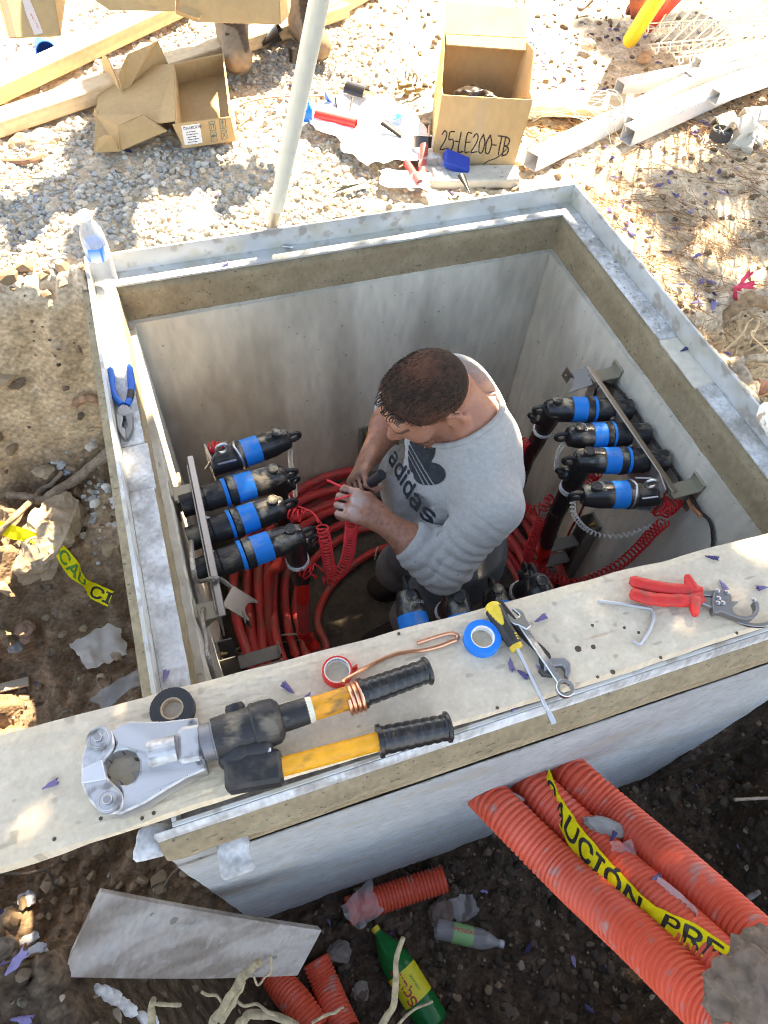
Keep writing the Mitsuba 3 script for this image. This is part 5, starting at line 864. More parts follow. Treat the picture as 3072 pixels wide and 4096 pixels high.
for k in range(26):       # curling front locks
    q = r_.choice(np.nonzero((l[:, 0] > 0.062) & (inside_h > 0.004) & (np.abs(l[:, 1]) < 0.055))[0]); p0 = hv[q] - wd[q]*0.002; L_ = 0.015 + 0.010*r_.random(); sd_ = r_.normal()*0.35
    pts_ = [p0, p0 + unit(wd[q]*0.7 + hf*0.6 + hl*sd_)*L_*0.5, p0 + unit(hf + hl*sd_*1.4)*L_ - hu*0.003, p0 + unit(hf*0.9 - hu*0.55 + hl*sd_*1.6)*L_*1.15]
    obj('front_lock', tube(spline(pts_, 5), np.linspace(0.0026, 0.0006, 16), 5), 'mat_satin', (0.020, 0.013, 0.010), parent=hair, smooth=True) if k < 26 else None
# shirt
sh = Soft(0.05); NV0 = unit(neck1 - neck0)
sh.cone([0.800, 0.570, -0.115], 0.078, [0.822, 0.795, -0.055], 0.078).cone([0.765, 0.640, -0.20], 0.108, [0.775, 0.765, -0.165], 0.110).cone([0.735, 0.670, -0.32], 0.130, [0.745, 0.745, -0.30], 0.135).cone([0.770, 0.660, -0.47], 0.130, [0.775, 0.72, -0.47], 0.130)
sh.cone([0.845, 0.60, -0.16], 0.085, [0.86, 0.77, -0.11], 0.085).cone([0.83, 0.665, -0.36], 0.10, [0.835, 0.73, -0.35], 0.10).cone(neck0 - NV0*0.035, 0.090, neck0 + [0.02, 0, -0.12], 0.11).cone(neck0 - NV0*0.01, 0.076, [0.805, 0.60, -0.095], 0.070, 0.03).cone(neck0 - NV0*0.01, 0.076, [0.825, 0.77, -0.05], 0.070, 0.03).cone(neck0 - NV0*0.01 + [0.02, 0, -0.01], 0.076, [0.85, 0.68, -0.12], 0.09, 0.03)
sh.cone(Ls, 0.074, Ls*0.78 + Le*0.22, 0.068, 0.03).cone(Ls*0.78 + Le*0.22, 0.067, Le, 0.060, 0.008).cone(Le, 0.064, Le*0.62 + Lw*0.38, 0.062, 0.03)
sh.cone(Rs, 0.074, Re, 0.062, 0.04).cone(Re, 0.060, Re*0.80 + Rw*0.20, 0.058, 0.03)
NV = unit(neck1 - neck0)
def shirt_cut(q):
    hN = (q - neck0) @ NV - 0.014; a = np.where(np.linalg.norm((q - neck0) - ((q - neck0) @ NV)[..., None]*NV, axis=-1) < 0.125, hN, -1)      # neck opening
    lf = (q - (Le*0.62 + Lw*0.38)) @ unit(Lw - Le) - 0.035; rf = (q - (Re*0.80 + Rw*0.20)) @ unit(Rw - Re) - 0.03
    nl = np.linalg.norm(q - (Le*0.5 + Lw*0.5), axis=-1) < 0.20; nr = np.linalg.norm(q - (Re*0.7 + Rw*0.3), axis=-1) < 0.17
    dl, dr__ = Soft.d1(q, Le, 0, Lw, 0) < 0.105, Soft.d1(q, Re, 0, Rw, 0) < 0.10
    return np.maximum(np.maximum(a, np.where(nl & dl, lf, -1)), np.maximum(np.where(nr & dr__, rf, -1), -0.53 - q[..., 2]))
sm = taubin(sh.mesh((0.45, 0.34, -0.56), (1.02, 1.02, 0.10), 0.0052, shirt_cut), 3)
def along(v, a, b): ba = b - a; return np.clip(((v - a) @ ba)/(ba @ ba), 0, 1)
def folds(v):
    nk = np.clip((0.014 - ((v - neck0) @ NV))/0.04, 0, 1)
    d = 0.006*(meshkit.fbm(v*A_([9, 9, 16]), 3, 3) - 0.5)
    for a, b, amp, fr in ((Ls, Le, 0.0062, 12), (Le, Lw, 0.006, 13), (Rs, Re, 0.005, 9)):
        w = np.exp(-(np.clip(Soft.d1(v, a, 0.062, b, 0.062), 0, 1)/0.03)**2); t = along(v, a, b); u = (v @ unit([0.3, -0.8, 0.5]))
        ph = t*fr*1.8 + u*15 + 7*meshkit.fbm(v*8, 3, 12); near_elbow = 0.35 + 0.65*np.clip(t if b is Le or b is Re else 1 - t*0.6, 0, 1); d += amp*w*near_elbow*(np.abs(np.sin(ph)) - 0.6)*(0.5 + meshkit.fbm(v*12, 2, 4))
    ap = A_([0.760, 0.550, -0.24]); w = np.exp(-(np.linalg.norm(v - ap, axis=1)/0.11)**2); rr = np.arctan2(v[:, 2] - ap[2], v[:, 0] - ap[0]); d += 0.005*w*np.sin(rr*6 + 5*meshkit.fbm(v*11, 2, 6))
    wb = np.exp(-((v[:, 2] + 0.45)/0.07)**2); d += 0.004*wb*np.sin(v[:, 2]*85 + 7*meshkit.fbm(v*7, 3, 9)); return d*nk
sv = A_(sm.vertices); sm.vertices = sv + A_(sm.vertex_normals)*folds(sv)[:, None]
CH0, CHn = A_([0.665, 0.665, -0.165]), unit([-0.80, -0.03, 0.55])
def shirtcol(v):
    st = meshkit.fbm(np.stack([v[:, 0]*150, v[:, 1]*150, v[:, 2]*330], 1), 2, 3)[:, None]; c = A_([0.325, 0.315, 0.295])*(0.80 + 0.40*st)
    low = np.clip((-0.24 - v[:, 2])/0.12, 0, 1)*np.clip((0.74 - v[:, 0])/0.08, 0, 1)*np.clip(meshkit.fbm(v*13, 4, 15)*2.6 - 0.75, 0, 1)
    c = c*(1 - 0.75*low[:, None]) + A_([0.16, 0.125, 0.095])*0.75*low[:, None]
    sp = np.clip((meshkit.fbm(v*70, 2, 30) - 0.81)*30, 0, 1)[:, None]*0.6*(v[:, 2:3] < -0.15); c = c*(1 - sp) + A_([0.05, 0.04, 0.035])*sp; return c
shirt = obj('shirt', sm, 'mat_rough', shirtcol, parent=man, smooth=True, label='light grey heather shirt with pushed up sleeves, grimy belly')
nb = basis(NV); pp = []
for a in np.linspace(0, 2*np.pi, 61):
    dd = nb @ A_([math.cos(a), math.sin(a), 0]); rr_ = np.linspace(0.03, 0.125, 96); o_ = neck0 + NV*0.0125; sv_ = sh.at(o_ + rr_[:, None]*dd); k = np.nonzero(sv_ < 0)[0]; pp.append(o_ + dd*(min(rr_[k[-1]], 0.118) + 0.001))
pp = A_(pp); pp[-1] = pp[0]
obj('collar_rib', tube(pp, 0.0075, 8, cap=False), 'mat_rough', (0.31, 0.30, 0.285), parent=shirt, var=0.2, smooth=True)
# chest print: three leaves with bands above the word, laid on the cloth
pu = unit(np.cross([0, 0, 1.], CHn)); pu = pu if pu[1] < 0 else -pu; pv = np.cross(CHn, pu)
def onshirt(xy, lift=0.0015):
    o = CH0 + xy[:, :1]*pu + xy[:, 1:2]*pv + CHn*0.16; t = np.zeros(len(o))
    for _ in range(50): t += sh.at(o - CHn*t[:, None])*0.8
    p = o - CHn*t[:, None]; e = 1e-3; g = np.stack([sh.at(p + np.eye(3)[i]*e) - sh.at(p - np.eye(3)[i]*e) for i in range(3)], 1); g /= np.linalg.norm(g, axis=1, keepdims=True) + 1e-9
    return p + g*(folds(p) + lift)[:, None]
def printed(shape, name):
    m = trimesh.creation.extrude_polygon(shape, 0.001, engine='earcut') if not isinstance(shape, trimesh.Trimesh) else shape
    m = trimesh.Trimesh(m.vertices, m.faces, process=True)
    for _ in range(4):
        e = m.edges_unique_length
        if e.max() < 0.006: break
        m = m.subdivide()
        if len(m.faces) > 30000: break
    v = A_(m.vertices); m.vertices = onshirt(v[:, :2], 0.0022); return obj(name, m, 'mat_rough', (0.028, 0.030, 0.034), parent=shirt, var=0.4, smooth=True)
wd_ = word('adidas', 0.050, True, 0.0008); wd_.apply_translation([-wd_.bounds[1][0]/2, -0.055, 0]); printed(wd_, 'chest_word')
for an in (-38, 0, 38):
    a_ = math.radians(an); leaf = [(0.050*math.sin(q)*(0.55 if an else 0.42), 0.005 + 0.055*(1 - math.cos(q))) for q in np.linspace(0, 2*np.pi, 28)[:-1]]
    g = sg.Polygon([(x*math.cos(a_) + y*math.sin(a_), y*math.cos(a_) - x*math.sin(a_)) for x, y in leaf]).buffer(0)
    for k in range(3): g = g.difference(sg.box(-0.2, 0.018 + k*0.011, 0.2, 0.0215 + k*0.011))
    for gg in (g.geoms if hasattr(g, 'geoms') else [g]):
        if gg.area > 2e-5: printed(gg, 'chest_mark')
# jeans and boots
hipL, hipR = A_([0.80, 0.565, -0.56]), A_([0.81, 0.735, -0.56]); knL, anL = A_([0.715, 0.60, -0.88]), A_([0.765, 0.70, VF + 0.10]); knR, anR = A_([0.73, 0.80, -0.90]), A_([0.86, 0.86, VF + 0.10])
je = Soft(0.045).cone([0.80, 0.585, -0.47], 0.125, [0.80, 0.715, -0.47], 0.125).cone([0.85, 0.61, -0.53], 0.115, [0.85, 0.71, -0.53], 0.115)
for h_, k_, a_ in ((hipL, knL, anL), (hipR, knR, anR)): je.cone(h_, 0.108, k_, 0.075).cone(k_, 0.074, a_, 0.064).cone(a_, 0.066, a_ - [0.005, 0, 0.035], 0.070, 0.02)
jm = taubin(je.mesh((0.52, 0.35, VF), (1.05, 1.05, -0.33), 0.008, lambda q: q[..., 2] + 0.43), 2); jv = A_(jm.vertices)
jm.vertices = jv + A_(jm.vertex_normals)*(0.010*(meshkit.fbm(jv*A_([16, 16, 30]), 3, 5) - 0.5))[:, None]
obj('jeans', jm, 'mat_rough', lambda v: A_([0.075, 0.085, 0.095])*(0.6 + 0.9*meshkit.fbm(v*A_([20, 20, 9]), 3, 8)[:, None]) + A_([0.05, 0.035, 0.02])*np.clip(meshkit.fbm(v*7, 3, 4)[:, None]*2 - 0.8, 0, 1), parent=man, smooth=True, label='dirty faded blue jeans')
def boot(heel, d, h, cols, parent, label=None, sc=1.0):
    heel = A_(heel); d = unit(d); b = Soft(0.03); up = A_([0, 0, 1.])
    b.cone(heel + d*0.03 + up*0.05, 0.046*sc, heel + d*0.19 + up*0.040, 0.042*sc).ball(heel + d*0.215 + up*0.042, 0.046*sc).cone(heel + d*0.05 + up*0.06, 0.05*sc, heel + d*0.045 + up*h, 0.056*sc).cone(heel + d*0.06 + up*0.10, 0.05, heel + d*0.16 + up*0.06, 0.042)
    lo, hi = heel - 0.12, heel + 0.12; lo = np.minimum(lo, heel + d*0.3 - 0.1); hi = np.maximum(hi, heel + d*0.3 + 0.1); lo[2], hi[2] = heel[2] - 0.01, heel[2] + h + 0.08
    m = taubin(b.mesh(lo, hi, 0.008, lambda q: np.maximum(heel[2] + 0.012 - q[..., 2], q[..., 2] - heel[2] - h)), 2); k = obj('boot', m, 'mat_rough', cols, parent=parent, var=0.3, smooth=True, label=label)
    s = unit(np.cross(up, d)); so_ = [(0.0, 0.030), (0.06, 0.036), (0.13, 0.036), (0.20, 0.046), (0.245, 0.036), (0.268, 0.0)]; pts = [heel + d*x + s*y - d*0.02 for x, y in so_] + [heel + d*x - s*y - d*0.02 for x, y in so_[::-1]]
    obj('sole', slab(smoothpoly(pts, 4), heel[2], heel[2] + 0.026, 0.004), 'mat_rough', (0.03, 0.026, 0.022) if not callable(cols) else (0.14, 0.11, 0.075), parent=k); return k, s
boot(anL - [-0.05, 0.0, 0.10], (-0.85, -0.10, 0), 0.16, (0.035, 0.028, 0.024), man, 'dark work boot'); boot(anR - [-0.05, 0.0, 0.10], (-0.9, 0.15, 0), 0.16, (0.035, 0.028, 0.024), man, 'dark work boot')
# what the worker holds
kn = thing('cable_knife', 'black handled knife gripped in the grimy right hand of the worker', 'knife')
kc = Rk + rd*0.020 - rup*0.028
obj('handle', tube(spline([kc + rs_*0.085*(1 if rs_[2] > 0 else -1), kc, kc - rs_*0.060*(1 if rs_[2] > 0 else -1)], 6), 0.0135, 14), 'mat_satin', (0.018, 0.018, 0.02), parent=kn)
e0 = kc - rs_*0.060*(1 if rs_[2] > 0 else -1); obj('blade', beam(e0, e0 + unit(Lk - e0)*0.05, 0.016, 0.002, 0.0006), 'mat_metal', (0.35, 0.35, 0.36), parent=kn)
wire_pts = [(0.455,0.710,-0.165), (0.475,0.684,-0.160), (0.491,0.660,-0.155), (0.497,0.643,-0.150), Lk + ld*0.034 - lup*0.004, Lk + ld*0.030 - lup*0.040, Lk - lup*0.075 + ld*0.004, (0.486,0.602,-0.212)]
obj('wire', tube(spline(wire_pts, 6), 0.0028, 7), 'mat_satin', COIL, label='red wire end sticking out of the left fist of the worker', cat='wire')

# ================================================================ behind the chamber
G0 = -0.035
CARD, CARDIN = (0.40, 0.27, 0.125), (0.44, 0.31, 0.16)
def panel(pts, th=0.004):
    """stiff card between coplanar-ish world points: a thin prism, fan triangulated with real thickness"""
    p = A_(pts, float); n = unit(sum(np.cross(p[i] - p[0], p[i + 1] - p[0]) for i in range(1, len(p) - 1))); k = len(p)
    v = np.vstack([p + n*th/2, p - n*th/2]); f = [[0, i, i + 1] for i in range(1, k - 1)] + [[k, k + i + 1, k + i] for i in range(1, k - 1)]
    for i in range(k): j = (i + 1) % k; f += [[i, k + i, k + j], [i, k + j, j]]
    return trimesh.Trimesh(v, f, process=False)
def card(name, pts, parent, label=None, th=0.004): return obj(name, panel(pts, th), 'mat_cardboard', parent=parent, smooth=False, label=label)
# ---- shallow open carton with its unfolded lid
sb = thing('open_carton', 'shallow open cardboard box with its flaps spread out to the left on the gravel', 'cardboard box')
g_, h_ = G0 + 0.012, 0.055
fl0, fr0, br0, bl0 = A_([0.350, 2.020, g_]), A_([0.520, 2.028, g_]), A_([0.572, 2.480, g_]), A_([0.400, 2.440, g_])
up_ = A_([0, 0, h_ - g_]); flt, frt = A_([0.330, 2.000, h_]), A_([0.512, 2.025, h_]); nq = unit(np.cross(fr0 - fl0, frt - fr0)); flt = flt - nq*((flt - fl0) @ nq)
frt_, brt, blt = frt, A_([0.575, 2.455, h_]), A_([0.396, 2.410, h_])
card('bottom', [fl0, fr0, br0, bl0], sb); fp = card('front_side', [fl0, fr0, frt, flt], sb); card('right_side', [fr0, br0, brt, frt], sb); card('back_side', [br0, bl0, blt, brt], sb); card('left_side', [bl0, fl0, flt + [0.012, 0.01, 0], blt], sb)
LIDZ = 0.03
card('lid', [blt, flt + [0.012, 0.02, 0], A_((0.288,2.084,0.030)), A_((0.105,2.240,0.000)), A_((0.130,2.387,0.000)), A_((0.163,2.543,0.000)), A_((0.204,2.322,0.000)), A_((0.383,2.491,0.020))], sb, 'sunlit inner face of the unfolded lid')
a1_, a2_ = A_((0.205,2.327,0.000)), A_((0.383,2.489,0.020))
card('flap', [a1_, a2_, a2_ + [-0.02, 0.02, 0.07], A_((0.340,2.440,0.110)), A_((0.254,2.407,0.100)), a1_ + [0.0, 0.01, 0.07]], sb)
b1_, b2_ = A_((0.163,2.543,0.000)), A_((0.204,2.328,0.000)); mid_ = (b1_ + b2_)/2
card('flap', [b1_, b2_] + [b2_*(1 - t) + b1_*t + A_([0.01, 0.02, 1])*(0.085*math.sin(t*math.pi)**0.6) for t in np.linspace(0.04, 0.96, 14)], sb)
c1_, c2_ = A_((0.163,2.123,0.010)), A_((0.313,2.054,0.020))
card('front_flap', [A_((0.105,2.240,0.000)), A_((0.288,2.084,0.030)), A_((0.313,2.052,0.020)), A_((0.252,2.115,0.045)), A_((0.167,2.092,0.030)), A_((0.155,2.042,-0.020)), A_((0.077,2.054,-0.020))], sb)
card('front_flap', [A_((0.167,2.092,0.030)), A_((0.252,2.103,0.050)), A_((0.312,2.050,0.020)), A_((0.156,2.051,-0.025))], sb)
card('front_flap', [A_((0.077,2.057,-0.022)), A_((0.096,2.057,0.015)), A_((0.123,2.050,0.030)), A_((0.143,2.041,0.030)), A_((0.151,2.045,-0.022))], sb)
card('tab', [A_((0.109,2.254,0.015)), A_((0.116,2.218,-0.005)), A_((0.109,2.235,-0.020)), A_((0.099,2.262,-0.010))], sb)
fn = unit(np.cross(fr0 - fl0, frt - fr0)); fx = unit(fr0 - fl0); fu = np.cross(fn, fx); Wf, Hf = np.linalg.norm(fr0 - fl0), np.linalg.norm(flt - fl0)
onf = lambda m, x, y, l=0.0026: place(m, fl0 + fx*x*Wf + fu*y*Hf + fn*l, fn, fx)
lb = obj('paper_label', onf(trimesh.creation.box(bounds=[[0, 0, 0], [0.058, 0.062, 0.0008]]), 0.03, 0.12), 'mat_rough', (0.66, 0.65, 0.62), parent=sb)
obj('label_print', cat(onf(word('CHARDON', 0.0085, True, 0.0003), 0.05, 0.72, 0.0036), *[onf(trimesh.creation.box(bounds=[[0, 0, 0], [0.030 + 0.008*(k % 2), 0.0022, 0.0003]]), 0.10, 0.60 - 0.10*k, 0.0036) for k in range(5)]), 'mat_rough', (0.06, 0.06, 0.10), parent=lb, kind='stuff', label='dark printed lines on the paper label')
def icon(x, y, draw):
    fr__ = sg.box(0, 0, 0.020, 0.030).difference(sg.box(0.0016, 0.0016, 0.0184, 0.0284)); g = so.unary_union([fr__] + draw); gs = list(g.geoms) if hasattr(g, 'geoms') else [g]
    obj('handling_mark', onf(cat([trimesh.creation.extrude_polygon(q, 0.0004, engine='earcut') for q in gs if q.area > 1e-7]), x, y), 'mat_rough', (0.10, 0.14, 0.13), parent=fp, kind='stuff', label='printed handling symbol')
arrow = lambda x: sg.Polygon([(x - .001, .006), (x + .001, .006), (x + .001, .018), (x + .004, .018), (x, .025), (x - .004, .018), (x - .001, .018)])
icon(0.54, 0.53, [arrow(0.0065), arrow(0.0135)]); icon(0.74, 0.55, [sg.Polygon([(0.006, 0.026), (0.014, 0.026), (0.0125, 0.017), (0.0108, 0.014), (0.0108, 0.007), (0.014, 0.005), (0.006, 0.005), (0.0092, 0.007), (0.0092, 0.014), (0.0075, 0.017)])])
icon(0.54, 0.10, [sg.Point(0.010, 0.015).buffer(0.008).intersection(sg.box(0, 0.015, 0.02, 0.03)), sg.box(0.0092, 0.005, 0.0108, 0.016)]); icon(0.74, 0.12, [sg.LineString([(0.004, 0.005), (0.016, 0.025)]).buffer(0.0009), sg.LineString([(0.016, 0.005), (0.004, 0.025)]).buffer(0.0009)])
# ---- tall carton with hand lettering
bb = thing('tall_carton', 'tall brown cardboard box with hand written black lettering, standing open by the back edge', 'cardboard box')
q0, q1 = A_([1.118, 1.772, G0]), A_([1.362, 1.668, G0]); t0, t1 = A_([1.128, 1.770, 0.173]), A_([1.384, 1.672, 0.182]); dv_ = A_([0.135, 0.345, 0]); nq = unit(np.cross(q1 - q0, t1 - q1)); t0 = t0 - nq*((t0 - q0) @ nq)
card('front_side', [q0, q1, t1, t0], bb); card('right_side', [q1, q1 + dv_, t1 + dv_ + [0, 0, 0.015], t1 + dv_*0.55 + [0.01, 0, 0.05], t1 + dv_*0.2 + [0, 0, -0.01], t1], bb); card('back_side', [q1 + dv_, q0 + dv_, t0 + dv_ + [0, 0, 0.02], t1 + dv_ + [0, 0, 0.02]], bb)
card('left_side', [q0 + dv_, q0, t0, t0 + dv_*0.35 + [0, 0, -0.035], t0 + dv_*0.6 + [0, 0, 0.03], t0 + dv_ + [0, 0, 0.02]], bb); card('bottom', [q0, q1, q1 + dv_, q0 + dv_], bb)
hz = t0 + dv_ + [0, 0, 0.02]; hz1 = t1 + dv_ + [0, 0, 0.02]
card('back_flap', [hz, hz1, hz1 + [0.06, 0.115, 0.035], hz + [0.05, 0.125, 0.045]], bb, 'sunlit flap folded back'); card('inner_flap', [hz + [0.004, -0.008, 0.0], hz1 + [0.004, -0.008, 0.0], hz1 + [-0.015, -0.06, -0.012], hz + [-0.01, -0.055, -0.010]], bb)
n_b = unit(np.cross(q1 - q0, t1 - q1)); x_b = unit(q1 - q0); u_b = np.cross(n_b, x_b); inv = lambda P_: A_([(A_(P_) - q0) @ x_b, (A_(P_) - q0) @ u_b])
hand = {'2': [[(0, .8), (.25, 1), (.5, .85), (.4, .5), (0, 0), (.6, .05)]], '5': [[(.55, 1), (.1, .95), (.08, .55), (.45, .6), (.6, .3), (.4, 0), (0, .08)]], '-': [[(0, .5), (.35, .5)]], 'L': [[(.1, 1), (.05, 0), (.55, -.02)]], 'E': [[(.5, 1), (.05, .95), (.05, 0), (.5, 0)], [(.05, .5), (.42, .52)]], '0': [[(.3, 1), (.02, .6), (.12, .05), (.45, .05), (.58, .55), (.3, 1)]], 'T': [[(0, 1), (.7, .98)], [(.35, .98), (.33, 0)]], 'B': [[(.05, 1), (.05, 0)], [(.05, 1), (.5, .85), (.4, .55), (.08, .5), (.55, .4), (.5, .08), (.02, -.05)]]}
o2, e2 = inv((1.133,1.765,0.014)), inv((1.386,1.700,0.012)); ht = 0.058; xx = 0.022; strokes = []
for ch in '25-LE200-TB':
    for s_ in hand[ch]:
        c_ = spline([(xx + p[0]*0.030, p[1]*ht, 0) for p in s_], 6)[:, :2] + [0, o2[1] - 0.002]; strokes.append(sg.LineString(c_).buffer(0.0018, 3))
    xx += 0.013 if ch == '-' else 0.0218
strokes.append(sg.LineString(spline([(0.235, o2[1] + 0.02, 0), (0.21, o2[1] - 0.01, 0), (0.17, o2[1] - 0.035, 0), (0.15, o2[1] - 0.085, 0)], 6)[:, :2]).buffer(0.0013))
obj('hand_lettering', cat([place(trimesh.creation.extrude_polygon(s_, 0.0004, engine='earcut'), q0 + n_b*0.0024 + n_b*0.0001*k, n_b, x_b) for k, s_ in enumerate(strokes)]), 'mat_rough', (0.035, 0.025, 0.022), parent=bb, kind='stuff', label='black marker writing 25-LE200-TB')
obj('packing_tape', place(trimesh.creation.box(bounds=[[0, 0, 0], [0.030, 0.20, 0.0006]]), q0 + x_b*0.120 + n_b*0.0021, n_b, x_b), 'mat_gloss', (0.40, 0.29, 0.16), parent=bb)
bagm = rock(0.085, 5, 4, (1.15, 0.8, 0.75), 0.45, 2.2); bagm.vertices = A_(bagm.vertices) + [1.33, 1.93, 0.035]
obj('black_bag', bagm, 'mat_gloss', (0.035, 0.028, 0.024), label='dark crumpled plastic bag inside the tall cardboard box', cat='bag', smooth=50)
# ---- cartons in hand
hb = thing('held_carton', 'upside down cardboard box carried by the standing person in camouflage trousers', 'cardboard box')
hp_ = [(0.148,2.104,0.402), (0.223,2.066,0.354), (0.454,2.039,0.318), (0.684,1.980,0.318), (0.716,2.020,0.385)]
card('side', [hp_[0], hp_[1], (0.400,2.054,0.343), (0.418,2.071,0.397)], hb); card('side', [(0.417,2.081,0.393), (0.402,2.061,0.334), hp_[2], hp_[3], (0.696,2.031,0.405)], hb)
card('end_side', [hp_[3], (0.729,2.073,0.301), (0.753,2.135,0.307), (0.759,2.165,0.332), (0.699,2.031,0.405)], hb); card('torn_flap', [(0.404,2.044,0.347), (0.458,2.003,0.338), (0.470,2.024,0.341), (0.431,2.055,0.355)], hb)
hc2 = thing('swinging_carton', 'brown printed carton with red and white marks hanging into the upper left corner', 'cardboard box')
k0, k1, k2, k3 = A_((-0.046,2.043,0.444)), A_((0.095,2.050,0.434)), A_((0.083,1.954,0.346)), A_((-0.041,1.947,0.353)); dep = A_([0.03, 0.16, 0.02])
cf = card('front_side', [k0, k1, k2, k3], hc2); card('right_side', [k1, k1 + dep, k2 + dep, k2], hc2); card('bottom', [k3, k2, k2 + dep, k3 + dep], hc2); card('left_side', [k0, k3, k3 + dep, k0 + dep], hc2)
n_c = unit(np.cross(k2 - k3, k1 - k2)); n_c = n_c if n_c @ A_([0.2, -0.9, 0.5]) > 0 else -n_c
def oncard(pts): return panel([k3 + (k2 - k3)*x + (k0 - k3)*y + n_c*0.003 for x, y in pts], 0.0006)
obj('red_stripe', oncard([(0.02, 0.0), (0.14, 0.0), (0.20, 1.0), (0.06, 1.0)]), 'mat_rough', (0.55, 0.16, 0.11), parent=cf); obj('white_mark', oncard([(0.50, 0.02), (0.68, 0.05), (0.66, 0.32), (0.58, 0.95), (0.48, 0.95), (0.46, 0.4)]), 'mat_rough', (0.62, 0.52, 0.46), parent=cf); obj('red_mark', oncard([(0.60, 0.12), (0.64, 0.16), (0.56, 0.42), (0.54, 0.38)]), 'mat_rough', (0.55, 0.14, 0.12), parent=cf)
# ---- second person, seen from the shins down in the picture
p2 = thing('person', 'standing person in camouflage trousers and tan lace up boots carrying a cardboard box', 'person')
def camo(v): a, b = meshkit.fbm(v*A_([22, 22, 15]), 3, 3)[:, None], meshkit.fbm(v*A_([26, 26, 18]) + 9, 3, 7)[:, None]; c = A_([0.36, 0.27, 0.18]) + 0*v; c = np.where(a > 0.50, A_([0.15, 0.10, 0.06]), c); return np.where(b > 0.56, A_([0.05, 0.037, 0.028]), c)
hR, hL_ = A_([0.68, 2.92, 0.88]), A_([0.90, 2.92, 0.88]); kR, kL_ = A_([0.655, 2.68, 0.46]), A_([0.93, 2.72, 0.46]); aR, aL_ = A_([0.655, 2.66, 0.10]), A_([0.925, 2.70, 0.10])
tr = Soft(0.05).cone(hR + [0.02, 0, 0.06], 0.14, hL_ + [-0.02, 0, 0.06], 0.14)
for a, b, c in ((hR, kR, aR), (hL_, kL_, aL_)): tr.cone(a, 0.11, b, 0.082).cone(b, 0.082, c + [0, 0, 0.06], 0.072)
m_ = taubin(tr.mesh((0.4, 2.3, 0.05), (1.2, 3.2, 1.08), 0.013, lambda q: np.where(q[..., 0] < 0.79, 0.135, 0.085) - q[..., 2]), 2); v = A_(m_.vertices); m_.vertices = v + A_(m_.vertex_normals)*(0.016*(meshkit.fbm(v*A_([18, 18, 34]), 3, 5) - 0.5))[:, None]
obj('trousers', m_, 'mat_rough', camo, parent=p2, smooth=True, label='brown camouflage trousers')
s1, s2_ = A_([0.60, 2.55, 1.26]), A_([1.02, 2.57, 1.26]); e1, e2_ = A_([0.40, 2.34, 1.02]), A_([1.06, 2.36, 1.00]); w1_, w2_ = A_([0.26, 2.12, 0.80]), A_([0.80, 2.10, 0.74])
to = Soft(0.06).cone(s1 + [0.06, 0.02, 0], 0.10, s2_ + [-0.06, 0.02, 0], 0.10).cone([0.70, 2.72, 1.08], 0.14, [0.90, 2.73, 1.08], 0.14).cone([0.73, 2.88, 0.94], 0.14, [0.87, 2.88, 0.94], 0.14)
for a, b, c in ((s1, e1, w1_), (s2_, e2_, w2_)): to.cone(a, 0.075, b, 0.06).cone(b, 0.058, b*0.4 + c*0.6, 0.05)
obj('shirt', taubin(to.mesh((0.2, 1.95, 0.72), (1.2, 3.15, 1.5), 0.016), 2), 'mat_rough', (0.12, 0.13, 0.11), parent=p2, var=0.3, smooth=True)
bo = Soft(0.03); hd2 = A_([0.80, 2.36, 1.44])
bo.cone(hd2, 0.085, hd2 + [0, 0.05, 0.03], 0.085).cone(hd2 + [0, -0.05, -0.09], 0.05, hd2 + [0, 0, -0.03], 0.07).cone(hd2 + [0, 0.06, -0.06], 0.055, [0.81, 2.52, 1.30], 0.065).ball(hd2 + [0, -0.10, -0.03], 0.018, 0.015)
for c, b, sg__ in ((w1_, e1, 1), (w2_, e2_, -1)):
    d_ = unit(c - b); bo.cone(b*0.5 + c*0.5, 0.042, c, 0.030); u_ = unit(np.cross(d_, [0, 1, 0.3])); 
    for t in (-0.027, -0.009, 0.009, 0.027): bo.cone(c, 0.017, c + d_*0.085 + u_*t, 0.013, 0.014); finger(bo, c + d_*0.085 + u_*t, d_, np.cross(d_, u_)*sg__, (0.036, 0.024, 0.018), 0.0095, (0.5, 0.8, 0.6))
    bo.cone(c + d_*0.02 + u_*0.03, 0.015, c + d_*0.06 + u_*0.055, 0.011, 0.012)
obj('body', taubin(bo.mesh((0.15, 1.85, 0.55), (1.1, 2.65, 1.62), 0.009), 2), 'mat_satin', (0.30, 0.16, 0.10), parent=p2, var=0.2, smooth=True)
obj('hair', taubin(Soft(0.03).cone(hd2 + [0, 0.02, 0.03], 0.083, hd2 + [0, 0.055, 0.035], 0.085).mesh(hd2 - 0.15, hd2 + 0.2, 0.01), 2), 'mat_rough', (0.03, 0.02, 0.015), parent=p2, smooth=True)
TAN = (0.225, 0.165, 0.105)
